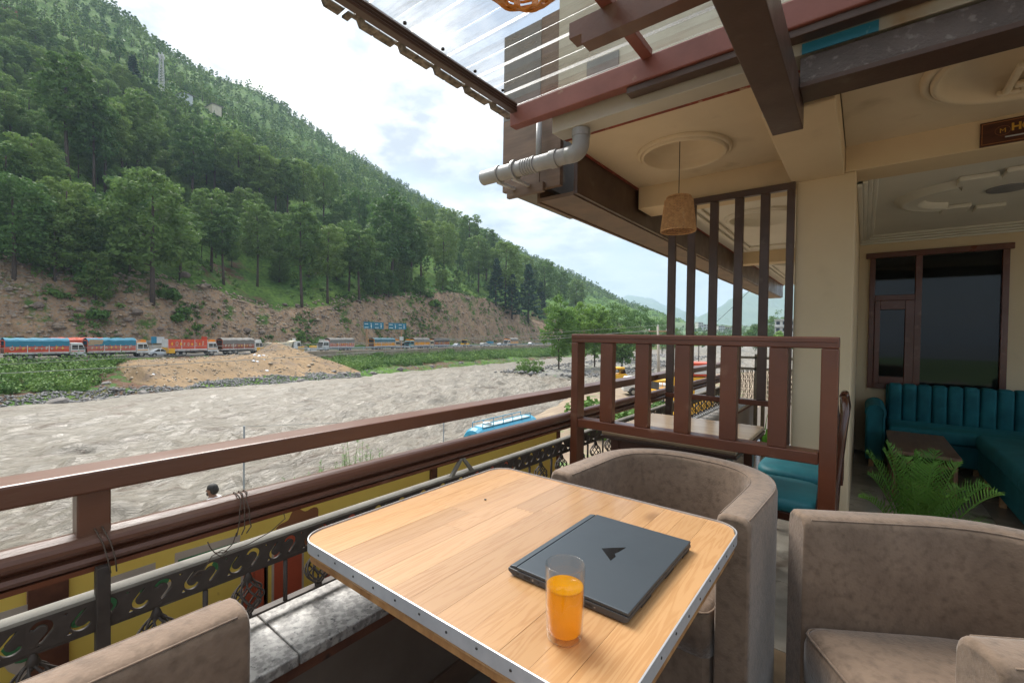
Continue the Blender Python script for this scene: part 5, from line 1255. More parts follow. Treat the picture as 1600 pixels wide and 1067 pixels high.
def crown_pine(seed, h=15., r=3.6, lo=.35, K=72, nq=90, size=.23, top=.5):
    rs_ = np.random.default_rng(seed); c = []; rr = []
    for k in range(K):
        u = lo+(1-lo)*((k+.5)/K); w_ = (u-lo)/(1-lo)
        R_ = r*(math.sin(math.pi*(.17+w_*.66))**.7)*(1-.08*w_)
        a = k*2.4+rs_.random(); d = R_*math.sqrt(rs_.uniform(.12, 1)); c.append((d*math.cos(a), d*math.sin(a), h*u-.06*d*d/r+rs_.normal()*.25)); rr.append(rs_.uniform(.75, 1.25)*(1.15-.35*w_)*r/3.6)
    return clumps(c, rr, nq, size, rs_)
def crown_cone(seed, h=16., r=3.2, lo=.08, K=90, nq=32, size=.36):
    rs_ = np.random.default_rng(seed); c = []; rr = []
    for k in range(K):
        u = lo+(1-lo)*((k+.5)/K)**.9; R_ = r*(1-(u-lo)/(1-lo))**.8+.15; a = k*2.4+rs_.random(); d = R_*rs_.uniform(.35, 1)
        c.append((d*math.cos(a), d*math.sin(a), h*u)); rr.append(rs_.uniform(.5, .9)*(1.2-.6*u))
    return clumps(c, rr, nq, size, rs_, flat=.45)
def crown_broad(seed, h=12., r=4.5, lo=.22, K=80, nq=60, size=.30):
    rs_ = np.random.default_rng(seed); c = []; rr = []
    for k in range(K):
        v = rs_.normal(size=3); v /= np.linalg.norm(v); q = rs_.uniform(.45, 1)
        zz2 = h*(lo+(1-lo)*.5)+v[2]*h*(1-lo)*.5*q; w_ = (zz2/h-lo)/(1-lo); R_ = r*(.75+.5*math.sin(math.pi*min(1, max(0, w_))))*.8
        c.append((v[0]*R_*q, v[1]*R_*q, zz2)); rr.append(rs_.uniform(.6, 1.15)*r/4.5)
    return clumps(c, rr, nq, size, rs_, flat=.85)
def trunkmesh(seed, h, r0, r1=.05, lean=.4, limbs=5, lo=.45, spread=2.2):
    rs_ = random.Random(seed); mb = MB(); n = 8; bx, by = rs_.uniform(-lean, lean), rs_.uniform(-lean, lean)
    pt = lambda u: (bx*math.sin(u*2.2), by*math.sin(u*2.8+.5)-by*math.sin(.5), h*u-.6*(u == 0))
    mb.tube([pt(i/n) for i in range(n+1)], [r0*(1-.75*i/n)+.02 for i in range(n+1)], 7)
    for k in range(limbs):
        u = lo+(1-lo)*.85*k/limbs; p = pt(u); a = k*2.4+rs_.random(); L = spread*(1.1-u*.6)
        mb.tube([p, (p[0]+math.cos(a)*L*.5, p[1]+math.sin(a)*L*.5, p[2]+L*.22), (p[0]+math.cos(a)*L, p[1]+math.sin(a)*L, p[2]+L*.5)], [r0*.32, r0*.2, .03], 5)
    return mb
def tree_proto(name, label, cat, crown, trunk, lm, group=None):
    t = thing(name, label, cat, (0, 0, 0), 0, group)
    tr = build(trunk, 'trunk', bark, t, smooth=True, world=False)
    cw = npmesh('crown', crown, quads(len(crown)//4), lm, t)
    return t, [(tr, []), (cw, [])]
PG = 'pine trees on the hillside across the river'
protos = []
specs = [(15, 4.1, .30), (17, 3.9, .38), (13, 4.3, .22), (16, 3.4, .44), (14, 3.7, .34), (12, 3.9, .14)]
def pine_label(px, py, h):
    col = next(t for lim, t in ((45, 'over the rear of the first truck'), (95, 'over the middle of the first truck'), (132, 'over the cab of the first truck'), (180, 'over the flap truck'), (230, 'over the flap truck cab'), (258, 'over the silver car'), (300, 'over the red panelled truck'), (340, 'over the red truck cab'),
        (375, 'over the maroon truck'), (412, 'over the maroon truck cab'), (445, 'over the heap peak'), (470, 'over the tipper cab'), (500, 'left of the turned truck'), (550, 'over the turned truck'), (575, 'left of the lane sign'), (605, 'over the lane sign'), (640, 'over the right sign post'), (670, 'over the teal cab truck'), (700, 'over the last close truck'), (740, 'over the backhoe'), (790, 'over the white pickup'), (840, 'over the farthest cars'), (890, 'left of the divider corner'), (9999, 'past the divider corner')) if px < lim)
    row = next(t for lim, t in ((60, 'at the slope top'), (120, 'very high'), (170, 'high'), (220, 'fairly high'), (265, 'halfway up'), (310, 'below halfway'), (350, 'low'), (390, 'lower still'), (430, 'just above the cutting'), (9999, 'on the cutting lip')) if py < lim)
    return f'{"tall" if h > 1.05 else "short" if h < .85 else "rounded"} green pine {row} {col}'
for i, (h, r, lo) in enumerate(specs):
    protos.append((tree_proto('pine_tree', 'tall green pine', 'tree', crown_pine(100+i, h, r, lo), trunkmesh(40+i, h*.93, .26, lo=lo), pine_l, PG), h))
used = [False]*len(protos); placed = []
def put_pine(a, t, z, hwant, k=None, rzz=None):
    k = random.randrange(len(protos)) if k is None else k
    (root, kids), h0 = protos[k]; s = hwant/h0; q = W(a, t, z); px, py, _ = proj(q)
    lab = pine_label(px, py, hwant/14)
    rzz = random.uniform(0, 6.28) if rzz is None else rzz
    sx = s*random.uniform(.88, 1.14)
    if used[k]:
        copy_tree(root, kids, q, rzz, lab, PG, (sx, sx, s))
    else:
        used[k] = True; root.location = [float(v) for v in q]; root.rotation_euler = (0, 0, rzz); root.scale = (sx, sx, s); root['label'] = lab
    placed.append((a, t))
hero = [(50, 345, 215, 0), (8, 350, 235, 5), (108, 290, 95, 3), (147, 300, 150, 1), (165, 302, 160, 3), (190, 300, 165, 1), (216, 292, 150, 4), (238, 470, 275, 0), (300, 330, 205, 3), (335, 308, 203, 1), (372, 325, 213, 0), (405, 335, 235, 4), (430, 345, 250, 1), (450, 350, 252, 3), (474, 350, 255, 1), (505, 352, 262, 0), (330, 425, 300, 1), (350, 445, 330, 3), (402, 448, 320, 1), (472, 480, 325, 3), (512, 475, 355, 1), (545, 455, 350, 0), (586, 465, 382, 5), (612, 455, 310, 4), (642, 450, 350, 1), (658, 440, 345, 3), (692, 440, 350, 0), (732, 430, 340, 1), (760, 440, 362, 4), (622, 352, 312, 1), (102, 420, 290, 5), (85, 440, 330, 2), (22, 440, 285, 2), (150, 475, 400, 5), (282, 440, 330, 4), (562, 472, 362, 3), (747, 460, 372, 1), (790, 480, 380, 0), (560, 380, 300, 2), (130, 420, 320, 2), (200, 400, 285, 2), (60, 400, 300, 5), (385, 395, 300, 4), (440, 410, 335, 2), (700, 400, 330, 2), (666, 385, 320, 0), (820, 470, 400, 1), (850, 490, 410, 0), (876, 495, 425, 1), (900, 500, 440, 4)]
for px, yb_, yt_, k in hero:
    g = ground_hit(px, yb_)
    if g is None: continue
    a, t, z = g; dep = proj(W(a, t, z))[2]; put_pine(a, t, z-.2, (yb_-yt_)/FPX*dep, k)
# cedars
cr_t, cr_k = tree_proto('cedar_tree', 'dark blue green conical cedar at the right end of the cutting', 'tree', crown_cone(7), trunkmesh(77, 15, .25, limbs=3), cedar_l, 'dark cedars')
first = True
for px, yb_, yt_, lab in ((1075-250, 505, 415, 'dark blue green conical cedar above the right end of the road cutting'), (775, 478, 405, 'dark conical cedar leaning over the road cutting beside pale pines'), (800, 500, 432, 'squat dark cedar on the lip of the road cutting'), (208, 150, 88, 'dark spreading cedar high on the left slope near the mast'), (845, 492, 440, 'narrow dark cedar behind the gravel island trees')):
    g = ground_hit(px, yb_)
    if g is None: continue
    a, t, z = g; dep = proj(W(a, t, z))[2]; s = (yb_-yt_)/FPX*dep/16
    if first: cr_t.location = [float(v) for v in W(a, t, z)]; cr_t.scale = (s*1.2, s*1.2, s); cr_t['label'] = lab; first = False
    else: copy_tree(cr_t, cr_k, W(a, t, z), random.random()*6, lab, 'dark cedars', (s*1.2, s*1.2, s))
    placed.append((a, t))
# scattered pines: nearest as single trees, the rest joined
cand = []
rs = np.random.default_rng(21)
aa = np.concatenate([rs.uniform(0, 380, 9000), rs.uniform(0, 2900, 24000)]); tt = np.concatenate([rs.uniform(131, 330, 9000), rs.uniform(230, 506, 24000)])
zz0, _ = zterr(aa, tt); dens = fbm(aa/38+3, tt/30, 3)
cells = {}
for a, t in placed: cells.setdefault((int(a//12), int(t//12)), []).append((a, t, 3.6))
for a, t, z, dn in zip(aa, tt, zz0, dens):
    q = W(a, t, z); px, py, dep = proj(q)
    if dep < 5 or px < -40 or px > 1060 or py < -60: continue
    if dn < (-.30 if a < 75 else -.10 if t < 200 else -.22): continue
    md = 4.3 if t > 165 else 5.6
    if t < 150 and dn < .06: continue
    ci, cj = int(a//12), int(t//12); ok = True
    for i in (-1, 0, 1):
        for j in (-1, 0, 1):
            for (b_, c_, r_) in cells.get((ci+i, cj+j), ()):
                if (a-b_)**2+(t-c_)**2 < md*md: ok = False; break
            if not ok: break
        if not ok: break
    if not ok: continue
    cells.setdefault((ci, cj), []).append((a, t, md)); cand.append((dep, a, t, z, px))
cand.sort()
near_n = 300-len(placed)-6
for dep, a, t, z, px in cand[:near_n]:
    put_pine(a, t, z-.3, random.uniform(8, 12.5))
far_c = cand[near_n:]
Vs = []; Ts = []
libs = {q: [crown_pine(300+i, 12.5, 3.0, .22+.1*(i % 3), K=kk, nq=nn, size=ss) for i in range(5)] for q, (kk, nn, ss) in {'a': (15, 12, .8), 'b': (9, 8, 1.15), 'c': (5, 6, 1.7)}.items()}
for n_, (dep, a, t, z, px) in enumerate(far_c):
    q = 'a' if dep < 330 else 'b' if dep < 700 else 'c'
    L = libs[q][n_ % 5]; s = random.uniform(.5, .9)*(1 if random.random() < .6 else .62); th = random.uniform(0, 6.28); c, s_ = math.cos(th), math.sin(th)
    V = np.stack([L[:, 0]*c-L[:, 1]*s_, L[:, 0]*s_+L[:, 1]*c, L[:, 2]], 1)*s+W(a, t, z-.8)
    Vs.append(V); Ts.append(np.full(len(V), random.random()))
V = np.concatenate(Vs); fo = npmesh('forest', V, quads(len(V)//4), pine_far, attr={'tint': np.concatenate(Ts)}); tag(fo, 'pine forest covering the upper hillside up to the ridge', 'forest', kind='stuff')
# far trunks (dark stems in the joined wood, near part only)
tk = MB()
for dep, a, t, z, px in far_c[:700]:
    q = W(a, t, z); tk.add([(q[0]-.16, q[1], z-1), (q[0]+.16, q[1], z-1), (q[0]+.08, q[1], z+5), (q[0]-.08, q[1], z+5), (q[0], q[1]-.16, z-1), (q[0], q[1]+.16, z-1), (q[0], q[1]+.08, z+5), (q[0], q[1]-.08, z+5)], [(0, 1, 2, 3), (4, 5, 6, 7)])
tag(build(tk, 'trunks', bark, fo, world=False), kind='stuff')
# undergrowth on slope and banks
def scatter(name, label, pts, r, nq, size, m, cat, hfl=.7, seed=5, rv_=(.5, 1.3)):
    rs_ = np.random.default_rng(seed); c = [W(a, t, z+r*.3) for a, t, z in pts]; rad = rs_.uniform(*rv_, len(c))*r
    Q = clumps(c, rad, nq, size, rs_, flat=hfl, inner=.2); tn = np.repeat(rs_.random(len(c)), nq*4)
    o = npmesh(name, Q, quads(len(Q)//4), m, attr={'tint': tn}); tag(o, label, cat, kind='stuff'); return o
rs = np.random.default_rng(8)
aa = rs.uniform(0, 330, 5200); tt = rs.uniform(130, 300, 5200); zz0, _ = zterr(aa, tt); keep = fbm(aa/20, tt/20, 3) > -.06
scatter('undergrowth', 'low bushes and scrub between the pines on the hillside', list(zip(aa[keep], tt[keep], zz0[keep])), 1.3, 16, .42, stuff_l, 'undergrowth')
aa = rs.uniform(100, 1500, 6500); tt = rs.uniform(200, 500, 6500); zz0, _ = zterr(aa, tt)
scatter('hillside_scrub', 'scrub covering the high part of the hillside', list(zip(aa, tt, zz0)), 3.2, 8, 1.3, stuff_l, 'scrub', .5)
# river bank greenery
pts = []
for a, t in zip(rs.uniform(5, 62, 1700), rs.uniform(79.5, 98.8, 1700)):
    px, py, _ = proj(W(a, t, -6))
    if px > 195-(98-t)*3.5: continue
    if t < 82.5+fbm(np.array([a/5.]), np.array([.3]))[0]*6: continue
    pts.append((a, t, zt1(a, t)))
for a, t in zip(rs.uniform(66, 230, 3000), rs.uniform(80.5, 98.5, 3000)):
    px, py, _ = proj(W(a, t, -7))
    if px < 470+(t-80)*.6: continue
    if t < 84+fbm(np.array([a/8.]), np.array([4.3]))[0]*8 and a < 150: continue
    pts.append((a, t, zt1(a, t)))
scatter('bank_greenery', 'bright green bushes and tall grass on the far river bank', pts, .95, 64, .17, stuff_l, 'bank plants', 1.1, 9, (.3, 2.0))
# ragged plants on cliff
pts = []
for a, t in zip(rs.uniform(5, 240, 2600), rs.uniform(121, 134, 2600)):
    if fbm(np.array([a/7.]), np.array([t/4.]))[0] > .06: pts.append((a, t, zt1(a, t)))
scatter('cutting_plants', 'small plants clinging to the rocky road cutting', pts, .85, 30, .26, stuff_l, 'plants', .8, 10, (.4, 1.6))
# named bushes
def bush(label, q, r, m=bush_l, seed=1, K=14, nq=60, size=.2, flat=.9):
    rs_ = np.random.default_rng(seed); c = rs_.normal(size=(K, 3))*np.array([.42, .42, .28])*r; c[:, 2] = np.abs(c[:, 2])+r*.3
    Q = clumps(c, rs_.uniform(.35, .6, K)*r, nq, size*r, rs_, flat)
    t = thing('bush', label, 'bush', q); npmesh('foliage', Q, quads(len(Q)//4), m, t)
    build(MB().tube([(0, 0, -.3), (.05*r, 0, r*.5)], [.05*r, .02*r], 6), 'stem', bark, t, world=False); return t
for px, py, rr, lab, sd_ in ((155, 503, 1.9, 'dark green bush on the rocky cutting above the second truck', 1), (277, 508, 1.9, 'green bush low on the cutting above the red panelled truck', 2), (290, 492, 1.5, 'bush growing in a crack above the red panelled truck', 3), (153, 440, 3.4, 'large bush on the lip of the cutting above the second truck', 4), (262, 470, 2.6, 'dark bush on the lip of the cutting left of the red panelled truck', 5), (305, 517, 1.1, 'small bush at the foot of the cutting', 6), (672, 470, 2.0, 'leafy bush on the cutting behind the right sign post', 7), (680, 480, 2.3, 'hanging bush behind the lane sign', 8), (90, 470, 1.4, 'small bush high on the bare left cutting', 9)):
    g = ground_hit(px, py, 112)
    if g: bush(lab, W(*g), rr, seed=sd_)
bush('round bright green bush in front of the retaining wall near the sign post', W(axof(700, 98, 560), 98, -6.2), 2.3, seed=11, size=.13)
bush('wide green bush at the river end of the retaining wall', W(axof(590, 98.4, 550), 98.4, -5.7), 1.4, seed=12, size=.15)
bush('low bush on the roadside beside the crash barrier', W(axof(76, 119, 525), 119, -2.3), 1.2, seed=13, size=.15)
# slender tree by the tipper
tr_t, tr_k = tree_proto('young_tree', 'slender young tree standing against the cutting behind the tipper truck', 'tree', crown_broad(5, 5.5, 1.6, .35, K=30, nq=50, size=.2), trunkmesh(5, 5, .08, limbs=4), bush_l)
tr_t.location = [float(v) for v in W(axof(470, 114, 530), 114, -3.9)]

# boulders
def rockmesh(seed, n=10, m_=6):
    rs_ = np.random.default_rng(seed); mb = MB(); off = rs_.uniform(0, 50)
    def f(i, j):
        a = 2*math.pi*i/n; b = math.pi*(j/(m_-1))-math.pi/2; r = .75+.5*float(vn(np.array([math.cos(a)*math.cos(b)*1.4+off]), np.array([math.sin(a)*math.cos(b)*1.4+math.sin(b)*1.9+off]))[0])
        return (r*math.cos(a)*math.cos(b), r*math.sin(a)*math.cos(b)*.8, r*math.sin(b)*.6)
    return mb.grid(f, n, m_, cu=True)
rockm = mat('grey_boulder', (.22, .20, .185), (.14, .125, .115), 1.2, .9, .6, 8, c3=(.12, .10, .08), s3=1.5, a3=.5, rnd=.25, bdist=.05)
rockb = mat('brown_boulder', (.20, .155, .125), (.13, .10, .08), 1.2, .9, .6, 8, c3=(.30, .25, .2), s3=1.5, a3=.4, rnd=.25, bdist=.05)
rp = [rockmesh(i) for i in range(4)]
rdat = []
for i, m in enumerate(rp):
    for mm_ in (rockm, rockb):
        me = bpy.data.meshes.new('boulder'); me.from_pydata(m.v, [], m.f); me.materials.append(mm_); rdat.append(me)
def boulder(q, s, lab, k, grp):
    o = link('boulder', rdat[k % len(rdat)]); o.location = [float(v) for v in q]; o.scale = (s, s*random.uniform(.7, 1), s*random.uniform(.6, 1)); o.rotation_euler = (random.uniform(-.3, .3), random.uniform(-.3, .3), random.uniform(0, 6)); return tag(o, lab, 'boulder', grp)
for px, py, s, lab in ((97, 606, 1.3, 'large pale grey boulder among the green bank plants at left'), (110, 590, 1.3, 'flat grey boulder above the large pale one on the left bank'), (72, 612, 1.1, 'rounded boulder half hidden in the left bank plants'), (165, 600, .9, 'grey boulder at the right edge of the left bank plants'), (180, 610, .8, 'dark boulder beside the foot of the soil heap'), (222, 616, 1.2, 'flat light slab lying on the gravel strip by the water'), (90, 632, 1.5, 'wide flat rock at the waterline on the left'), (135, 628, .9, 'grey rock on the gravel strip left of the flat slab'), (60, 600, 1.0, 'brown boulder between bushes on the left bank'), (520, 582, 1.3, 'upright grey boulder at the foot of the bank right of the soil heap'), (538, 585, 1.1, 'pale boulder at the waterline right of the soil heap'), (558, 586, 1.3, 'flat boulder touching the river right of the soil heap'), (500, 577, 1.0, 'rounded grey boulder next to the tip of the soil heap'), (583, 584, 1.2, 'white streaked boulder at the waterline below the sign'), (512, 570, .9, 'boulder half buried in bank greenery right of the heap'), (625, 578, 1.1, 'flat rock at the waterline left of the round bush'), (675, 573, 1.0, 'grey rock at the waterline below the round bush'), (720, 568, 1.0, 'small flat rock at the waterline under the far wall'), (470, 598, 1.1, 'tan boulder at the base of the soil heap')):
    lat = 80.5+max(0, (600-py))*.0+ (3 if px < 200 and py < 612 else 0) + (6 if px < 200 and py < 600 else 0)
    g_ = ground_hit(px, py, 76, 99); q = W(g_[0], g_[1], max(g_[2], -8.1)+.1) if g_ else W(axof(px, 79, py), 79, -8)
    boulder(q, s*.8, lab, random.choice([0, 2, 4, 6]), 'boulders at the river edge')
for i, (px, py, s) in enumerate([(222, 378, 2.4), (195, 380, 1.6), (288, 432, 2.6), (320, 450, 2.2), (30, 400, 2), (215, 490, 2.4), (60, 480, 1.8), (125, 487, 1.4), (200, 505, 1.8), (250, 520, 1.6), (385, 520, 2.4), (410, 522, 2), (445, 477, 1.6), (465, 480, 2), (540, 465, 1.6), (150, 395, 1.5), (40, 370, 1.8), (560, 475, 1.5), (730, 470, 2.4), (700, 500, 1.6), (715, 515, 1.6), (740, 500, 1.5), (655, 505, 1.4), (120, 430, 1.4), (430, 345, 2), (15, 460, 1.5), (480, 385, 1.6), (720, 540, 1.2), (790, 500, 1.6), (505, 500, 1.3)]):
    g = ground_hit(px, py, 112)
    if g: boulder(W(g[0], g[1], g[2]+.1), s*.62, pine_label(px, py, 1).replace('rounded green pine', 'brown boulder'), 2*i+1, 'boulders on the hillside')
# rubble: joined small stones along the water and on the cutting
def rubble(name, label, pts, smin, smax, m, seed):
    rs_ = np.random.default_rng(seed); n = len(pts); base = np.array([[1, 0, 0], [.2, .9, 0], [-.9, .3, 0], [-.3, -.9, 0], [.1, .1, .65], [0, 0, -.4]])
    Fq = [[0, 1, 4], [1, 2, 4], [2, 3, 4], [3, 0, 4], [1, 0, 5], [2, 1, 5], [3, 2, 5], [0, 3, 5]]
    V = []
    for p in pts:
        th = rs_.uniform(0, 6.28); c, s_ = math.cos(th), math.sin(th); B = base*rs_.uniform(.7, 1.3, (6, 3))*rs_.uniform(smin, smax)*(1+1*(rs_.random() < .03)); V.append(np.stack([B[:, 0]*c-B[:, 1]*s_, B[:, 0]*s_+B[:, 1]*c, B[:, 2]], 1)+p)
    F = (np.array(Fq)[None]+(np.arange(n)*6)[:, None, None]).reshape(-1, 3)
    return tag(npmesh(name, np.concatenate(V), F, m), label, 'stones', kind='stuff')
pts = []
for a, t in zip(rs.uniform(8, 64, 6500), rs.uniform(76.8, 84, 6500)):
    if t > 80.5+(a-8)*.05+rs.normal()*.8: continue
    z = max(zt1(a, t), -8.2); pts.append(W(a, t, z+.05))
for a, t in zip(rs.uniform(64, 240, 1500), rs.uniform(77.5, 83, 1500)): pts.append(W(a, t, max(zt1(a, t), -8.2)))
rubble('shore_stones', 'grey stones lining the far waterline', pts, .06, .26, mat('shore_stone', (.20, .195, .19), (.10, .098, .095), 1.3, .9), 3)
pts = []
for a, t in zip(rs.uniform(5, 235, 2600), rs.uniform(120, 134, 2600)): pts.append(W(a, t, zt1(a, t)+.05))
rubble('cutting_stones', 'loose stones and rock edges on the road cutting', pts, .25, .75, mat('cutting_stone', (.36, .28, .21), (.22, .165, .12), .6, .95), 4)
pts = [W(a, t, -7.6+rs.random()*.2) for a, t in zip(rs.uniform(86, 220, 2500), rs.uniform(30, 58, 2500))]
rubble('island_stones', 'grey stones on the gravel island', pts, .15, .6, mat('shore_stone', (.3, .295, .285)), 5)
ii = rs.integers(0, na, 1400); jj = rs.integers(4, ntt-10, 1400)
rubble('heap_stones', 'stones on the soil heap', [P5[i, j] for i, j in zip(ii, jj)], .08, .3, mat('heap_stone', (.36, .29, .21), (.25, .2, .15), 1, .95), 6)
plast = mat('white_plastic', (.75, .76, .8), rough=.5)
for i, (px, py) in enumerate([(385, 548), (391, 552), (398, 555), (405, 557), (396, 565), (402, 566), (413, 563), (417, 580), (240, 586), (412, 556)]):
    d = ray(px, py); q = CAM+d*((-8.4+(580-py)*.0-CAM[2])/d[2]) if False else None
    # meet the heap surface
    best = None
    for lat in np.linspace(79, 100, 120):
        p = atlat(px, py, lat); ai = (p@AX-aa0)/(aa1-aa0) if False else None
        a = p@AX; i_ = int(np.clip((a-A5[0, 0])/(A5[-1, 0]-A5[0, 0])*(na-1), 0, na-1)); j_ = int(np.clip((lat-76.5)/26.5*(ntt-1), 0, ntt-1))
        if Z5[i_, j_] >= p[2]: best = p; break
    if best is None: continue
    m = rockmesh(60+i, 8, 5); m.v = [(x*.45+best[0], y*.45+best[1], z*.4+best[2]+.05) for x, y, z in m.v]
    tag(build(m, 'plastic_bag', plast), 'scrap of white plastic lying on the soil heap', 'plastic bag', 'white plastic scraps on the soil heap')
# island trees
def broadtree(label, q, h, r, seed, lm=broad_l, lo=.15):
    K = 130; t, k = tree_proto('broadleaf_tree', label, 'tree', crown_broad(seed, h, r, lo, K=K, nq=70, size=.24), trunkmesh(seed, h*.75, .22, limbs=6, lo=.25, spread=r*.6), lm)
    t.location = [float(v) for v in q]; return t
def px2w(px, dep, z): 
    d = ray(px, 522); q = CAM+d*dep; q[2] = z; return q
broadtree('bright green poplar like tree standing leftmost on the gravel island', px2w(874, 112, -7.8), 18.5, 5.0, 1)
broadtree('bright green rounded tree second on the gravel island', px2w(905, 118, -7.8), 17.5, 5.0, 2)
broadtree('bright green tree on the island next to the divider corner', px2w(930, 121, -7.8), 19, 4.6, 3)
broadtree('wide green tree on the island seen over the divider rail', px2w(965, 150, -7.6), 20, 7.5, 4, bush_l, .1)
broadtree('wide green tree right of the island trees seen over the divider rail', px2w(1000, 160, -7.6), 20, 7, 5, bush_l, .1)
broadtree('green tree seen between the first two divider slats', px2w(972, 120, -7.8), 12, 4.2, 6, bush_l, .05)
broadtree('broad green tree left of the tall screen beyond the river', px2w(1035, 230, -7.2), 20, 9, 7, bush_l, .05)
broadtree('green tree by the far bank left of the tall screen', px2w(940, 150, -7.6), 18, 6, 8, bush_l, .1)
broadtree('green tree behind the screen slats on the right bank', px2w(1185, 210, -5), 13, 6, 9, bush_l, .05)
broadtree('tall green tree beside the white house on the right bank', px2w(1212, 240, -5), 21, 7, 10, bush_l, .05)
broadtree('green tree in front of the white house on the right bank', px2w(1222, 190, -5), 9, 5, 11, broad_l, .05)
lt_ = thing('leaning_tree', 'small bushy tree leaning over the river beside the gravel island', 'tree', px2w(858, 105, -8.2))
build(MB().tube([(0, 0, -.5), (-1.2, -.8, 1.2), (-3.2, -2, 2.2)], [.35, .25, .08], 7), 'trunk', bark, lt_, world=False)
rs_ = np.random.default_rng(2); c = np.stack([rs_.uniform(-8, -.5, 34), rs_.uniform(-5, 0, 34)*.7, rs_.uniform(.4, 3.6, 34)], 1); c[:, 2] -= np.abs(c[:, 0]+4)*.3
Q = clumps(c, rs_.uniform(.7, 1.2, 34), 60, .22, rs_); npmesh('crown', Q, quads(len(Q)//4), bush_l, lt_)

# distant ridges
def ridge(name, pts, dep, m, seed, depthk=.35, amp=.05, rows=26, sub=6):
    xs = np.interp(np.linspace(0, len(pts)-1, (len(pts)-1)*sub+1), range(len(pts)), [p[0] for p in pts]); ys = np.interp(np.linspace(0, len(pts)-1, len(xs)), range(len(pts)), [p[1] for p in pts])
    rowv = []
    for i, (x, y) in enumerate(zip(xs, ys)):
        cst = atdepth(x, y, dep); fwd = np.array([cf[0], cf[1], 0])
        col = []
        for j in range(rows):
            u = j/(rows-1); s = (u-.5)*2; k = 1-abs(s)
            p = cst+fwd*dep*depthk*s; zb = -11; hgt = (cst[2]-zb)*(k**1.15)
            hgt *= 1+(float(fbm(np.array([x/30.+seed]), np.array([u*9.]), 5)[0]))*1.1*(1-k)*2
            p = np.array([p[0], p[1], zb+hgt+(0 if j == rows//2 else float(fbm(np.array([x/9.]), np.array([u*14+seed]), 3)[0])*dep*amp*.4*k)]); col.append(p)
        rowv.append(col)
    V = np.array(rowv).reshape(-1, 3); o = npmesh(name, V, gridfaces(len(xs), rows), m); o.data.polygons.foreach_set('use_smooth', [True]*len(o.data.polygons)); return tag(o, kind='structure')
mtn = mat('forested_mountain', (.035, .075, .03), (.06, .10, .04), .004, .95, detail=9)
ridge('mountain_range', [(700, 500), (800, 486), (900, 474), (960, 464), (985, 461), (1000, 459), (1015, 464), (1035, 472), (1060, 486), (1090, 497), (1110, 505), (1150, 515), (1250, 520)], 5600, mtn, 3)
ridge('mountain_slope', [(1060, 518), (1082, 502), (1100, 494), (1120, 484), (1140, 470), (1165, 455), (1185, 446), (1240, 440), (1300, 442), (1400, 448), (1600, 460)], 3600, mtn, 9)
ridge('wooded_rise', [(940, 520), (1000, 505), (1060, 503), (1100, 505), (1140, 508), (1180, 510), (1260, 500), (1350, 480)], 800, mat('wooded_rise', (.04, .085, .03), (.07, .12, .04), .05, .95, detail=9), 5, amp=.01)
V = []; Ts = []
for i in range(900):
    px = random.uniform(930, 1260); dep = random.uniform(560, 790) if i % 3 else random.uniform(260, 520); q = px2w(px, dep, -8+(dep-520)/280*22 if dep > 520 else -7)
    L = libs['b'][i % 5]; s = random.uniform(.5, .9); V.append(L*s+q); Ts.append(np.full(len(L), random.random()))
V = np.concatenate(V); tag(npmesh('valley_trees', V, quads(len(V)//4), pine_far, attr={'tint': np.concatenate(Ts)}), 'band of trees across the valley behind the river', 'trees', kind='stuff')

# ================================================================== VEHICLES AND ROADSIDE
def paint(name, c, d=None, r=.45): return mat(name, c, d or [v*.82 for v in c], 1.2, r, c3=[v*.55+.06 for v in c], s3=2.5, a3=.25)
P_white = paint('white_vehicle_paint', (.62, .62, .60)); P_red = paint('red_body_paint', (.60, .075, .03)); P_red2 = paint('faded_red_paint', (.48, .12, .08)); P_orange = paint('orange_body_paint', (.75, .30, .03))
P_brown = paint('maroon_body_paint', (.30, .09, .055)); P_blue = paint('blue_tarpaulin', (.03, .20, .30), r=.7); P_blue2 = paint('grey_blue_tarpaulin', (.08, .17, .21), r=.7); P_grey = paint('grey_tarpaulin', (.20, .19, .175), r=.85); P_dark = paint('dark_tarpaulin', (.07, .065, .06), r=.85)
P_yel = paint('yellow_panel_paint', (.78, .42, .03)); P_tan = paint('tan_tarpaulin', (.40, .29, .18), r=.85); P_cream = paint('cream_vehicle_paint', (.55, .50, .38)); P_teal = paint('teal_cab_paint', (.10, .32, .36)); P_sil = paint('silver_car_paint', (.52, .55, .58), r=.25)
tyre = mat('rubber_tyre', (.022, .021, .02), rough=.85); rimm = mat('wheel_rim', (.35, .33, .3), rough=.5, metal=.4); chas = mat('chassis_black', (.035, .03, .028), rough=.7); vglass = mat('vehicle_glass', (.02, .028, .032), rough=.08); lampm = mat('lamp_glass', (.7, .68, .6), rough=.2)
inside = mat('wooden_truck_bed', (.11, .05, .025), rough=.9)
def wheel(p, x, y, r, w_=.28, nm='wheel'):
    a = build(MB().cyl((x, y-w_/2, r), r, w_, 18, axis='y'), nm, tyre, p, world=False); a2 = build(MB().cyl((x, y-w_/2-.012, r), r*.52, w_+.024, 12, axis='y'), 'rim', rimm, a, world=False); return a
def slab_yz(x0, x1, prof_): return MB().prism([(x0, y, z) for y, z in prof_], (x1-x0, 0, 0))
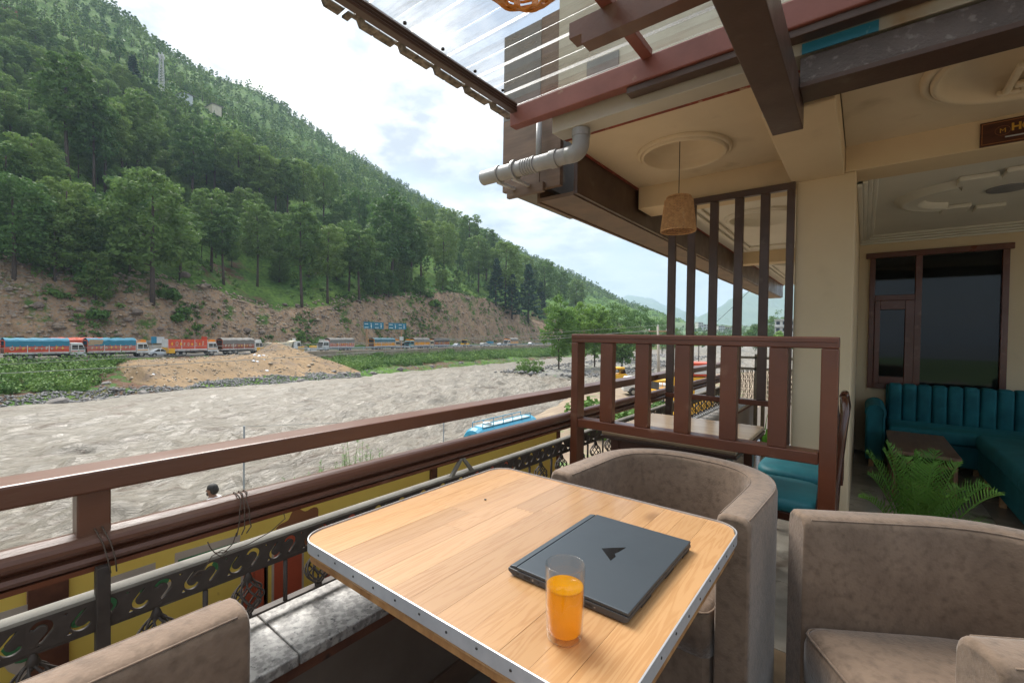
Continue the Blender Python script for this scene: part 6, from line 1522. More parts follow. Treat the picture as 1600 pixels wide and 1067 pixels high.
def truck(label, q, rz, L=9.5, body=P_red, lower=None, tarp=P_blue, cab=P_white, tarpfrac=(0, 1), roof='arch', bodyh=1.25, flap=None, tarph=1.15, rearopen=True, plate=None, letters=True, crownm=P_orange, seed=1, name='cargo_truck', group='lorries queued on the far road', wdt=2.45):
    rs_ = random.Random(seed); t = thing(name, label, 'truck', q, rz, group); hw = wdt/2; cl = 1.9; bx1 = L-cl-.12; bz = 1.15
    build(MB().box(.1, L-.3, -.45, .45, .62, .98), 'chassis', chas, t, world=False)
    build(MB().box(0, bx1, -hw, hw, bz-.16, bz), 'bed_beam', P_white, t, world=False)
    build(MB().box(.0, bx1, -hw+.02, hw-.02, bz, bz+.06), 'floor_board', inside, t, world=False)
    for s in (-1, 1):
        build(MB().box(0, bx1, s*hw-.045, s*hw+.045, bz+.001, bz+bodyh), 'side_panel', body, t, world=False)
        nr = 9
        for i in range(nr+1):
            x = bx1*i/nr; build(MB().box(max(0, x-.04), min(bx1, x+.04), s*(hw+.05)-.03, s*(hw+.05)+.03, bz-.1, bz+bodyh), 'side_rib', body if i % 3 else P_white, t, world=False)
        build(MB().box(0, bx1, s*(hw+.05)-.035, s*(hw+.05)+.035, bz+bodyh*.02, bz+bodyh*.12), 'trim_band', P_white, t, world=False)
        if letters:
            lm = MB(); lm2 = MB(); x = .5
            while x < bx1-.5:
                w_ = rs_.uniform(.28, .5); hh = bodyh*rs_.uniform(.25, .42); z = bz+bodyh*.42; y = s*(hw+.086)
                kind = rs_.random(); tgt = lm if kind < .55 else lm2
                if kind < .3: # ring
                    tgt.tube([(x+w_/2+w_*.42*math.cos(a), y, z+hh*.5+hh*.48*math.sin(a)) for a in np.linspace(0, 6.283, 13)[:-1]], .05, 4, closed=True)
                elif kind < .7: # upright letter strokes
                    tgt.box(x, x+.09, y-.015, y+.015, z, z+hh); tgt.box(x+.09, x+w_*.7, y-.015, y+.015, z+hh*.75, z+hh); tgt.box(x+.09, x+w_*.6, y-.015, y+.015, z+hh*.3, z+hh*.48)
                else: # diamond
                    tgt.prism([(x, y-.015, z+hh/2), (x+w_*.4, y-.015, z), (x+w_*.8, y-.015, z+hh/2), (x+w_*.4, y-.015, z+hh)], (0, .03, 0))
                x += w_+rs_.uniform(.18, .35)
            if lm.v: tag(build(lm, 'painted_lettering', P_cream, t, world=False), kind='stuff')
            if lm2.v: tag(build(lm2, 'painted_motifs', P_yel if body is not P_yel else P_white, t, world=False), kind='stuff')
    build(MB().box(bx1-.06, bx1, -hw+.05, hw-.05, bz+.06, bz+bodyh+.6), 'front_board', body, t, world=False)
    # tarp
    x0, x1 = bx1*tarpfrac[0], bx1*tarpfrac[1]; z0 = bz+bodyh*(.99 if roof else 1)
    if roof:
        n = 10; out = [(-hw-.06, z0-.18), (-hw-.06, z0+tarph*.62)]+[(-hw*math.cos(a)*.98, z0+tarph*.62+tarph*.38*math.sin(a)) for a in np.linspace(.15, math.pi-.15, n)]+[(hw+.06, z0+tarph*.62), (hw+.06, z0-.18)]
        inn = [(y*.95, z-.05 if i not in (0, len(out)-1) else z) for i, (y, z) in enumerate(out)]
        xs = np.linspace(x0, x1, 15); mb = MB(); k = len(out)
        vs = []
        for xi, x in enumerate(xs):
            sag = .05*math.sin(xi*1.7+seed)+(.06 if xi % 3 == 0 else 0)
            vs += [(x, y*(1+sag*.15), z+sag*.6*(j not in (0, k-1))+ (rs_.uniform(-.03, .03))) for j, (y, z) in enumerate(out)]
            vs += [(x, y, z) for y, z in inn]
        fs = []
        for i in range(len(xs)-1):
            for j in range(k-1):
                a = i*2*k+j; b_ = a+2*k; fs.append((a, b_, b_+1, a+1)); a += k; b_ += k; fs.append((a, a+1, b_+1, b_))
        for i in (0, len(xs)-1):
            for j in range(k-1): a = i*2*k+j; fs.append((a, a+1, a+1+k, a+k))
        o = build(mb.add(vs, fs), 'tarpaulin', [tarp], t, world=False, smooth=False)
        if flap is not None: build(MB().prism([(x0-.08, -hw-.09, z0-.1), (x0+1.9, -hw-.09, z0+.1), (x0+2.1, -hw-.09, z0+tarph*.75), (x0+.3, -hw-.09, z0+tarph*.8)], (0, .06, 0)), 'folded_flap', flap, t, world=False); build(MB().prism([(x0-.08, hw+.03, z0-.1), (x0+1.9, hw+.03, z0+.1), (x0+2.1, hw+.03, z0+tarph*.75), (x0+.3, hw+.03, z0+tarph*.8)], (0, .06, 0)), 'folded_flap', flap, t, world=False)
    if rearopen:
        for s in (-1, 1): build(MB().box(-.05, .05, s*hw-.09, s*hw+.09, bz, z0+tarph*.6), 'rear_post', body, t, world=False)
        build(MB().box(-.05, .05, -hw, hw, z0+tarph*.6, z0+tarph*.72), 'rear_header', body, t, world=False)
        build(MB().box(-.04, .0, -hw+.09, hw-.09, bz, bz+.8), 'tailgate', inside if plate is None else body, t, world=False)
    if plate is not None:
        build(MB().box(-.12, -.04, -hw, hw, bz-.55, bz+.55), 'rear_plate', plate, t, world=False); build(MB().box(-.11, 0, -hw, hw, bz+.56, bz+bodyh+.1), 'upper_tailgate', P_white, t, world=False)
        for s in (-1, 1): build(MB().box(.05, 1.15, s*(hw+.1)-.02, s*(hw+.1)+.02, bz-.55, bz+.4), 'side_guard', plate, t, world=False)
    # cab
    c0, c1 = L-cl, L; ch = 2.75
    pf = [(c0, .75), (c1-.05, .75), (c1, 1.0), (c1, 1.62), (c1-.30, ch-.25), (c1-.42, ch), (c0, ch)]
    build(MB().prism([(x, -hw+.05, z) for x, z in pf], (0, wdt-.1, 0)), 'cab', cab, t, .05, world=False)
    build(MB().prism([(c1+.006, -hw+.2, 1.68), (c1-.29, -hw+.2, ch-.28), (c1-.27, -hw+.2, ch-.27), (c1+.03, -hw+.2, 1.68)], (0, wdt-.4, 0)), 'windshield', vglass, t, world=False)
    for s in (-1, 1):
        y = s*(hw-.045); build(MB().prism([(c0+.22, y-.012, 1.66), (c0+.95, y-.012, 1.66), (c0+.95, y-.012, 2.38), (c0+.22, y-.012, 2.38)], (0, .024, 0)), 'side_window', vglass, t, world=False)
        build(MB().prism([(c0+1.05, y-.012, 1.66), (c1-.12, y-.012, 1.66), (c1-.38, y-.012, 2.38), (c0+1.05, y-.012, 2.38)], (0, .024, 0)), 'side_window', vglass, t, world=False)
        build(MB().box(c0+.1, c1-.2, s*(hw-.03)-.012, s*(hw-.03)+.012, 1.28, 1.40), 'cab_stripe', crownm if crownm is not None else P_red, t, world=False)
        build(MB().box(c1-.02, c1+.05, s*.85-.16, s*.85+.16, 1.0, 1.2), 'headlight', lampm, t, world=False)
        build(MB().box(c1-.2, c1-.15, s*(hw+.22)-.1, s*(hw+.22)+.1, 1.75, 2.15), 'mirror', chas, t, world=False)
    build(MB().box(c1-.1, c1+.14, -hw+.05, hw-.05, .5, .82), 'bumper', P_white, t, .03, world=False)
    build(MB().box(c1, c1+.04, -.8, .8, 1.05, 1.5), 'grille', chas, t, world=False)
    if crownm is not None:
        cm = MB(); cm.box(c0+.2, c1-.4, -hw+.12, hw-.12, ch, ch+.12)
        for i in range(9): y = -hw+.25+i*(wdt-.5)/8; cm.box(c1-.62, c1-.42, y-.05, y+.05, ch+.12, ch+.38)
        cm.box(c1-.62, c1-.42, -hw+.15, hw-.15, ch+.38, ch+.46)
        for s in (-1, 1): cm.box(c0+.2, c1-.45, s*(hw-.2)-.04, s*(hw-.2)+.04, ch+.3, ch+.38)
        build(cm, 'roof_rack', crownm, t, world=False)
    r = .52
    for x in (1.6, 2.75, c0+.75) if L > 8 else (1.6, c0+.75):
        for s in (-1, 1): wheel(t, x, s*(hw-.2), r)
    for s in (-1, 1): build(MB().box(c0+.15, c0+1.35, s*(hw-.16)-.17, s*(hw-.16)+.17, r*2+.03, r*2+.12), 'mudguard', P_white, t, .03, world=False)
    return t
def rd(px, lat, z=-3.98, py=545):
    return W(axof(px, lat, py), lat, z)
def fit(px0, px1, lat): # length along the road between two columns
    return abs(axof(px1, lat)-axof(px0, lat))
LA = 103.5
def place(fn, label, px0, px1, lat=LA, flip=False, **k):
    L = fit(px0, px1, lat); q = rd(px1 if flip else px0, lat); return fn(label, q, RZ+(math.pi if flip else 0), L=L, **k)
print('lengths', [round(fit(a, b, LA), 1) for a, b in ((5, 130), (132, 229), (258, 336), (343, 407), (416, 467), (500, 549), (580, 622), (636, 667), (668, 697))])
place(truck, 'long orange red truck under a blue tarpaulin, first in the queue at the left', 4, 130, body=P_red, tarp=P_blue, seed=2, crownm=None)
truck('orange fronted truck standing on the verge behind the first blue tarpaulin truck', rd(78, 109), RZ, L=9.0, body=P_orange, tarp=P_red, seed=3)
place(truck, 'white cab truck with blue tarpaulin and a tan flap folded over its open rear', 133, 229, body=P_red2, tarp=P_blue, flap=P_tan, seed=4, crownm=P_orange)
place(truck, 'bright red panelled truck with a yellow rear plate behind the silver car', 258, 336, body=P_red, roof=None, bodyh=2.1, plate=P_yel, seed=5, rearopen=False)
place(truck, 'maroon slatted truck with grey tarpaulin and dark open rear above the soil heap', 343, 407, body=P_brown, tarp=P_grey, seed=6, crownm=P_white)
place(truck, 'white cab truck turned left with grey tarpaulin beside the yellow barriers', 500, 549, flip=True, body=P_red2, tarp=P_grey, seed=7, crownm=P_white, rearopen=False)
place(truck, 'yellow orange truck with blue cover and dark open rear under the lane sign', 580, 621, body=P_orange, tarp=P_blue2, cab=P_cream, seed=8)
place(truck, 'teal cab truck with pale tarpaulin right of the sign post', 636, 667, flip=True, body=P_orange, tarp=P_grey, cab=P_teal, seed=9, rearopen=False)
place(truck, 'cream cab truck with dark tarpaulin last of the close queue', 668, 698, flip=True, body=P_brown, tarp=P_dark, cab=P_cream, seed=10, rearopen=False)
place(truck, 'distant grey and orange truck near the end of the road cutting', 790, 806, flip=True, body=P_orange, tarp=P_grey, cab=P_white, seed=12, rearopen=False)
# tipper
def tipper(label, q, rz, L=8):
    t = thing('tipper_truck', label, 'truck', q, rz); hw = 1.25
    build(MB().box(.1, L-.3, -.45, .45, .62, 1.0), 'chassis', chas, t, world=False)
    build(MB().prism([(0, -hw, 1.35), (L-2.6, -hw, 1.2), (L-2.2, -hw, 2.7), (L-1.2, -hw, 2.95), (L-1.2, -hw, 2.8), (L-2.3, -hw, 2.5), (L-2.3, -hw, 2.45), (-.15, -hw, 2.45)], (0, 2*hw, 0)), 'tipping_body', P_cream, t, world=False)
    for i in range(6):
        for s in (-1, 1): build(MB().box(.3+i*(L-3.4)/5, .42+i*(L-3.4)/5, s*(hw+.03)-.04, s*(hw+.03)+.04, 1.35, 2.4), 'body_rib', P_white, t, world=False)
    c0 = L-1.9; pf = [(c0, .8), (L, .8), (L+.05, 1.6), (L-.2, 2.75), (c0, 2.75)]
    build(MB().prism([(x, -hw+.04, z) for x, z in pf], (0, 2*hw-.08, 0)), 'cab', P_white, t, .06, world=False)
    build(MB().prism([(L+.06, -hw+.2, 1.62), (L-.13, -hw+.2, 2.5), (L-.11, -hw+.2, 2.5), (L+.09, -hw+.2, 1.62)], (0, 2*hw-.4, 0)), 'windshield', vglass, t, world=False)
    for s in (-1, 1):
        build(MB().prism([(c0+.9, s*(hw-.03)-.012, 1.6), (L-.1, s*(hw-.03)-.012, 1.6), (L-.28, s*(hw-.03)-.012, 2.4), (c0+.9, s*(hw-.03)-.012, 2.4)], (0, .024, 0)), 'side_window', vglass, t, world=False)
        for x in (1.3, 2.6, c0+.9): wheel(t, x, s*(hw-.22), .52)
    build(MB().box(c0+.5, c0+1.0, -.3, .3, 2.76, 3.5), 'air_intake', P_white, t, world=False)
    build(MB().box(L-.1, L+.15, -hw, hw, .5, .85), 'bumper', P_cream, t, world=False)
tipper('white tipper truck parked above the peak of the soil heap', rd(416, LA), RZ, fit(416, 466, LA))
def carpoly(L, hgt=1.5, kind='sedan'):
    if kind == 'sedan': return [(0, .35), (L, .35), (L, .72), (L-.1, .85), (L-1.15, .95), (L-1.9, hgt), (1.35, hgt), (.45, 1.02), (.02, .95)], [(L-1.32, .98), (L-1.95, hgt-.07), (1.42, hgt-.07), (.72, .99)]
    return [(0, .35), (L, .35), (L, .85), (L-.15, 1.0), (L-1.1, 1.1), (L-1.75, hgt), (.25, hgt), (.02, 1.0)], [(L-1.25, 1.12), (L-1.8, hgt-.08), (.35, hgt-.08), (.22, 1.1)]
def car(label, q, rz, paint_=P_sil, L=4.2, hgt=1.5, kind='sedan', group=None, name='car'):
    t = thing(name, label, 'car', q, rz, group); hw = .86; pf, gw = carpoly(L, hgt, kind)
    build(MB().prism([(x, -hw, z) for x, z in pf], (0, 2*hw, 0)), 'body', paint_, t, .09, seg=3, smooth=True, world=False)
    for s in (-1, 1):
        y = s*(hw+.004); m = len(gw); midx = (gw[1][0]+gw[2][0])/2
        build(MB().prism([(gw[0][0], y-.008, gw[0][1]), (gw[1][0], y-.008, gw[1][1]), (midx+.05, y-.008, gw[1][1]), (midx+.05, y-.008, gw[0][1])], (0, .016, 0)), 'side_window', vglass, t, world=False)
        build(MB().prism([(midx-.05, y-.008, gw[0][1]), (midx-.05, y-.008, gw[1][1]), (gw[2][0], y-.008, gw[2][1]), (gw[3][0], y-.008, gw[3][1])], (0, .016, 0)), 'side_window', vglass, t, world=False)
        for x in (.85, L-.85):
            wheel(t, x, s*(hw-.09), .33, .22)
            build(MB().prism([(x+.42*math.cos(a), s*(hw+.006)-.01, .33+.42*math.sin(a)) for a in np.linspace(0, math.pi, 12)]+[(x+.35*math.cos(a), s*(hw+.006)-.01, .33+.35*math.sin(a)) for a in np.linspace(math.pi, 0, 12)], (0, .02, 0)), 'wheel_arch', chas, t, world=False)
        build(MB().box(L-.12, L+.015, s*.62-.2, s*.62+.2, .66, .8), 'headlight', lampm, t, .02, world=False)
        build(MB().box(-.015, .1, s*.68-.14, s*.68+.14, .75, .92), 'tail_light', P_red, t, .02, world=False)
    fx0, fz0 = pf[4] if kind == 'sedan' else pf[4]; fx1, fz1 = pf[5]
    d = np.array([fx1-fx0, fz1-fz0]); nn = np.array([-d[1], d[0]]); nn = -nn/np.linalg.norm(nn) if nn[0] < 0 and False else np.array([abs(nn[0]), abs(nn[1])])/np.linalg.norm(nn)
    a = np.array([fx0, fz0])+d*.1+nn*.01; b_ = np.array([fx0, fz0])+d*.9+nn*.01
    build(MB().prism([(a[0], -hw+.14, a[1]), (b_[0], -hw+.2, b_[1]), (b_[0]+nn[0]*.012, -hw+.2, b_[1]+nn[1]*.012), (a[0]+nn[0]*.012, -hw+.14, a[1]+nn[1]*.012)], (0, 2*hw-.3, 0)), 'windshield', vglass, t, world=False)
    build(MB().box(L-.02, L+.03, -.5, .5, .42, .6), 'grille', chas, t, world=False)
    return t
car('silver hatchback waiting between the tan flap truck and the red panelled truck', rd(230, LA), RZ, P_sil, 4.1)
car('white van like car under the lane sign behind the yellow orange truck', rd(619, 107), RZ, P_white, 4.6, 1.9, 'suv')
car('silver car right of the dark tarpaulin truck', rd(709, 105), RZ, P_sil, 4.4, group='small cars on the far road')
car('white pickup like car with blue load on the far road', rd(752, 104), RZ, P_white, 5.0, 1.6, 'suv')
tag(build(MB().box(-1.6, 1.2, -.9, .9, 0, 1.1).xf(RZ, rd(766, 107, -3.0)), 'tarpaulin_bundle', P_blue, None, .1), 'blue covered load standing behind the white pickup on the far road', 'bundle')
car('small white car furthest along the far road', rd(826, 104), RZ, P_white, 4.2, group='small cars on the far road')
car('grey car beside the distant grey and orange truck', rd(778, 105), RZ, P_sil, 4.2, group='small cars on the far road')
bh = thing('backhoe_loader', 'small yellow topped backhoe loader on the far road', 'digger', rd(722, 105), RZ)
build(MB().box(0, 3.2, -.8, .8, .6, 1.5), 'body', P_yel, bh, .08, world=False); build(MB().box(.6, 2.0, -.7, .7, 1.5, 2.7), 'cab', vglass, bh, .05, world=False); build(MB().box(.5, 2.1, -.8, .8, 2.7, 2.85), 'roof', P_yel, bh, world=False)
for s in (-1, 1): wheel(bh, .6, s*.75, .7, .4); wheel(bh, 2.8, s*.75, .45, .3)
build(MB().tube([(3.2, 0, 1.2), (4.2, 0, 1.4), (4.9, 0, .5)], .12, 6), 'arm', P_yel, bh, world=False); build(MB().box(4.7, 5.2, -.9, .9, .1, .6), 'bucket', chas, bh, world=False)
# yellow road barriers
for i, (px, w_) in enumerate(((404, .8), (411, .8), (468, .7), (473, .6))):
    q = rd(px, 102.3); t = thing('road_barrier', 'yellow upright road barrier panel by the tipper truck', 'barrier', q, RZ, 'yellow road barriers beside the tipper')
    build(MB().box(-.4, .4, -.06, .06, .35, 1.45), 'panel', P_yel, t, world=False); build(MB().box(-.45, .45, -.25, .25, 0, .3), 'foot', P_white, t, .03, world=False)
q = rd(488, 102.0); t = thing('concrete_block', 'white and yellow painted concrete block left of the turned truck', 'block', q, RZ)
build(MB().box(-1.1, 1.1, -.4, .4, 0, .9), 'block', P_white, t, .06, world=False); build(MB().box(-.6, 1.0, -.4, .4, .9, 1.6), 'yellow_panel', P_yel, t, .04, world=False)
# info board by the cutting
q = W(axof(236, 117, 525), 117, -2.7); t = thing('notice_board', 'blue and white notice board on the gravel slope left of the red panelled truck', 'notice board', q, RZ)
build(MB().box(0, 2.4, -.03, .03, .9, 2.3), 'white_panel', P_white, t, world=False); build(MB().box(0, 1.0, -.06, -.031, .9, 2.35), 'blue_panel', bluepaint, t, world=False)
for x in (.2, 2.2): build(MB().box(x-.05, x+.05, -.02, .02, -.4, .9), 'leg', railm, t, world=False)
q = W(axof(211, 118, 525), 118, -2.3); t = thing('road_marker', 'small round white marker on the gravel slope near the notice board', 'marker', q, RZ)
build(MB().tube([(0, 0, -.3), (0, 0, .9)], .05, 6), 'pole', railm, t, world=False); build(MB().cyl((0, -.03, 1.1), .35, .06, 16, axis='y'), 'disc', P_white, t, world=False)
# lane sign gantry
lat = 104; pa, pb2 = W(axof(573, 101), 101, -4), W(axof(632, 101), 101, -4)
signb = mat('sign_blue', (.015, .17, .27), rough=.5); signw = mat('sign_white', (.75, .78, .8), rough=.5)
g = thing('lane_sign', 'wide blue overhead lane sign with white arrows on two rusty posts above the road', 'road sign', pa, RZ)
Lg = float(np.linalg.norm(pb2-pa)); dep = proj(pa)[2]; ph = (553-519)/FPX*dep; zt0 = (553-520)/FPX*dep+.3; zt1_ = zt0+(520-509.5)/FPX*dep
rustp = mat('rusty_post', (.42, .25, .14), (.3, .17, .1), 1, .8)
for x in (Lg*.01, Lg*.92):
    build(MB().box(x-.2, x+.2, .0, .3, -.4, zt0), 'post', rustp, g, world=False)
w0_ = -1.1; w1_ = Lg+.9; tot = w1_-w0_
for k, (a, b_, m) in enumerate(((0, .22, signb), (.225, .435, signb), (.44, .545, rustp), (.55, .775, signb), (.78, .985, signb))):
    x0, x1 = w0_+tot*a, w0_+tot*b_; o = build(MB().box(x0, x1, -.06, 0, zt0, zt1_), 'sign_panel', m, g, world=False)
    hh = zt1_-zt0; wd = x1-x0; mb = MB()
    if m is signb:
        ax_ = x0+wd*.72; mb.box(ax_-.08, ax_+.08, -.09, -.061, zt0+hh*.08, zt0+hh*.42); mb.prism([(ax_-.28, -.09, zt0+hh*.38), (ax_+.28, -.09, zt0+hh*.38), (ax_, -.09, zt0+hh*.62)], (0, .029, 0))
        for (u0, u1, v0, v1) in ((.08, .42, .64, .76), (.08, .46, .14, .24), (.62, .66, .70, .80), (.70, .78, .68, .80)):
            nn_ = max(1, int((u1-u0)/.07))
            for q_ in range(nn_): mb.box(x0+wd*(u0+(u1-u0)*q_/nn_), x0+wd*(u0+(u1-u0)*(q_+.72)/nn_), -.09, -.061, zt0+hh*v0, zt0+hh*(v1-.04*(q_ % 2)))
            mb.box(x0+wd*u0, x0+wd*u1, -.09, -.061, zt0+hh*(v1-.03), zt0+hh*v1)
        build(mb, 'sign_lettering', signw, o, world=False)
    else:
        mb.prism([(x0+wd*.3, -.09, zt0+hh*.6), (x0+wd*.9, -.09, zt0+hh*.55), (x0+wd*.8, -.09, zt0+hh*.8)], (0, .029, 0)); build(mb, 'sign_mark', chas, o, world=False)
build(MB().box(Lg*.92-.9, Lg*.92+.7, -.05, -.01, zt0-3.4, zt0-2.2), 'small_plate', P_white, g, world=False)
# telecom mast
gh = ground_hit(252, 146, 130)
if gh:
    a, t_, z = gh; q = W(a, t_, z); dep = proj(q)[2]; H3 = (146-88)/FPX*dep; ms = thing('telecom_mast', 'pale lattice telecom mast standing high on the forested slope', 'mast', q)
    st = mat('mast_steel', (.5, .5, .5), rough=.6)
    wb, wt = H3*.065, H3*.03
    for sx in (-1, 1):
        for sy in (-1, 1): build(MB().tube([(sx*wb, sy*wb, -1), (sx*wt, sy*wt, H3)], H3*.008, 4), 'leg', st, ms, world=False)
    mb = MB(); nn = 14
    for i in range(nn):
        u, v = i/nn, (i+1)/nn; ru, rv_ = wb+(wt-wb)*u, wb+(wt-wb)*v; cs = [(-1, -1), (1, -1), (1, 1), (-1, 1)]
        for k in range(4):
            p0, p1 = cs[k], cs[(k+1) % 4]; mb.tube([(p0[0]*ru, p0[1]*ru, H3*u), (p1[0]*rv_, p1[1]*rv_, H3*v)], H3*.005, 3); mb.tube([(p0[0]*rv_, p0[1]*rv_, H3*v), (p1[0]*rv_, p1[1]*rv_, H3*v)], H3*.005, 3)
    build(mb, 'lattice', st, ms, world=False)
    for k in range(6): aa_ = k*1.05; build(MB().box(-H3*.012, H3*.012, -H3*.01, H3*.01, 0, H3*.09).xf(aa_, (math.cos(aa_)*wt*2, math.sin(aa_)*wt*2, H3*(.9 if k % 2 else .97))), 'antenna', P_white, ms, world=False)
# houses
def house(label, q, L, D_, H_h, wallm, roofm=None, floors=2, rz=0, name='house', bays=4):
    t = thing(name, label, 'house', q, rz); build(MB().box(-L/2, L/2, -D_/2, D_/2, -2, H_h), 'wall', wallm, t, world=False)
    build(MB().box(-L/2-.4, L/2+.4, -D_/2-.9, D_/2+.3, H_h, H_h+.35), 'roof', roofm or wallm, t, world=False)
    for f in range(floors):
        z = H_h*f/floors
        if f: build(MB().box(-L/2-.2, L/2+.2, -D_/2-1, -D_/2-.001, z-.15, z+.1), 'balcony', wallm, t, world=False)
        for b_ in range(bays):
            x = -L/2+L*(b_+.5)/bays; w_ = build(MB().box(x-L/bays*.28, x+L/bays*.28, -D_/2-.05, -D_/2-.002, z+H_h/floors*.3, z+H_h/floors*.8), 'window', vglass, t, world=False)
    return t
face = YAW
house('white two storey house among trees on the right bank behind the screen slats', px2w(1226, 215, -5)+np.array([0, 0, 8.5]), 8, 7, 6.2, P_white, floors=2, rz=R(5), bays=3)
for i, (px, zz3, ln, lab) in enumerate(((1101, 24, 18, 'pale village house left of the screen slats across the valley'), (1113, 26, 14, 'small pale village house beside the larger one across the valley'), (1126, 22, 13, 'cream village house seen between the screen slats'), (1136, 20, 16, 'reddish roofed village house between the screen slats'), (1092, 27, 12, 'leftmost pale village house on the valley rise'))):
    house(lab, px2w(px, 700, zz3-11), ln*.7, 8, 7.5, P_cream if i % 2 else P_white, P_red2 if i == 3 else None, 2, rz=R(20+8*i), name='village_house', bays=3)
house('small bluish white hut by the water behind the screen slats', px2w(1142, 330, -6.5), 5, 4, 3.2, P_sil, floors=1, name='hut', bays=2)
for i, (px, py, L, m, lab) in enumerate(((10, 26, 12, P_brown, 'dark roofed hut at the top left of the hillside'), (645, 345, 9, P_orange, 'orange brown hut on the far spur above the road'), (720, 345, 8, P_sil, 'small bluish hut high on the far spur'), (748, 412, 6, P_sil, 'little pale hut among the pines above the cutting'), (288, 155, 8, P_sil, 'tiny blue hut below the mast on the slope'), (333, 172, 9, P_cream, 'pale hut on the grassy slope right of the mast'))):
    gh = ground_hit(px, py+6, 131)
    if gh: house(lab, W(gh[0], gh[1], gh[2]), L, 5, 3.6, m, P_grey, 1, rz=RZ-math.pi/2-math.pi, name='hillside_hut', bays=2)

# ---- poles and wires
polem = mat('concrete_pole', (.36, .32, .27), (.28, .25, .21), 3, .9)
wirem = mat('wire_metal', (.20, .21, .20), rough=.5)
pd = 46; pb_ = atdepth(1030, 600, pd); ptop = atdepth(1028, 510, pd)
up = thing('utility_pole', 'pale concrete utility pole with a short crossarm seen through the divider slats', 'pole', (pb_[0], pb_[1], -4))
build(MB().tube([(pb_[0], pb_[1], -4.6), (ptop[0], ptop[1], ptop[2])], [.17, .11], 10), 'shaft', polem, up, smooth=True)
build(MB().box(ptop[0]-1.0, ptop[0]+1.0, ptop[1]-.05, ptop[1]+.05, ptop[2]-.55, ptop[2]-.45), 'crossarm', rustp, up)
for s in (-.9, 0, .9): build(MB().cyl((ptop[0]+s, ptop[1], ptop[2]-.45 if s else ptop[2]), .06, .2, 8), 'insulator', P_white, up)
def wire(label, a, b, sag, r=.016):
    a, b = np.array(a), np.array(b); pts = [a+(b-a)*u-np.array([0, 0, 4*sag*u*(1-u)]) for u in np.linspace(0, 1, 40)]
    tag(build(MB().tube(pts, r, 4), 'power_line', wirem), label, 'power line', 'power lines from the utility pole')
e1 = atdepth(-300, 598, 22); wire('lowest power line sagging across the river to the left', ptop+np.array([-.9, 0, -.4]), e1, .35, .018)
e2 = atdepth(-300, 585, 24); wire('middle power line crossing in front of the soil heap', ptop+np.array([0, 0, .1]), e2, .15, .012)
e3 = atdepth(-200, 545, 30); wire('highest power line crossing in front of the trucks', ptop+np.array([.9, 0, -.4]), e3, .45, .012)
e4 = atdepth(1500, 500, 40); wire('power line running right from the utility pole', ptop+np.array([0, 0, .1]), e4, .2, .012)
a = atdepth(1075, 540, 14); b_ = atdepth(1210, 415, 9); tag(build(MB().tube([a+(b_-a)*u-np.array([0, 0, .3*u*(1-u)]) for u in np.linspace(0, 1, 16)], .006, 4), 'service_cable', blackw), 'thin black service cable slanting up behind the tall screen', 'cable')
# black steel mast on the far bank between the slats
mq = atdepth(1092, 562, 60); mq2 = atdepth(1092, 535, 60)
tag(build(MB().tube([mq-np.array([0, 0, 3]), mq2], .06, 6), 'lamp_post', chas), 'dark slim post standing by the river between the slats', 'post')
# thin bank fence posts
for (px, y0_, y1_, lab) in ((383, 665, 775, 'thin grey metal post on the near bank behind the handrail'), (695, 640, 692, 'thin grey metal post left of the blue tanker')):
    d0 = atdepth(px-2, y1_, 1); dd = ray(px-2, y1_); q = CAM+dd*((-4.0-CAM[2])/dd[2]); dep = proj(q)[2]; top_ = atdepth(px, y0_, dep)
    tag(build(MB().tube([q-np.array([0, 0, .3]), (q[0], q[1], top_[2])], .028, 8), 'bank_post', railm), lab, 'post', 'thin posts on the near bank')
    if px == 383: fp = (q[0], q[1], top_[2]-.02)
    else: tag(build(MB().tube([fp, tuple((np.array(fp)+np.array([q[0], q[1], top_[2]-.02]))/2-np.array([0, 0, .2])), (q[0], q[1], top_[2]-.02)], .008, 4), 'fence_wire', wirem), 'thin wire strung between the two near bank posts', 'wire')
# ---- weeds on the near bank
def weed(label, px, pyb, h, seed, n=7, dry=False):
    d = ray(px, pyb); q = CAM+d*((-4.05-CAM[2])/d[2]); rs_ = random.Random(seed); t = thing('tall_weed', label, 'weed', q, 0, 'tall weeds on the near bank')
    st = MB(); lf = MB()
    for k in range(n):
        a = rs_.uniform(0, 6.28); L = h*rs_.uniform(.6, 1.05); bx, by = rs_.uniform(-.35, .35), rs_.uniform(-.35, .35); P_ = [(bx, by, -.1), (bx+.1*math.cos(a), by+.1*math.sin(a), L*.5), (bx+.25*math.cos(a), by+.25*math.sin(a), L)]
        st.tube(P_, [.012, .009, .004], 4)
        for j in range(34):
            u = rs_.uniform(.12, 1); p = np.array(P_[0])*(1-u)+np.array(P_[2])*u; b = rs_.uniform(0, 6.28); l_ = rs_.uniform(.06, .15)*(1.3-u*.6); dr = np.array([math.cos(b), math.sin(b), rs_.uniform(.1, .8)]); sd_ = np.array([-math.sin(b), math.cos(b), 0])*.018
            lf.add([p, p+dr*l_*.5+sd_, p+dr*l_, p+dr*l_*.5-sd_], [(0, 1, 2, 3)])
    build(st, 'stems', weed_l, t, world=False); build(lf, 'leaves', weed_l, t, world=False)
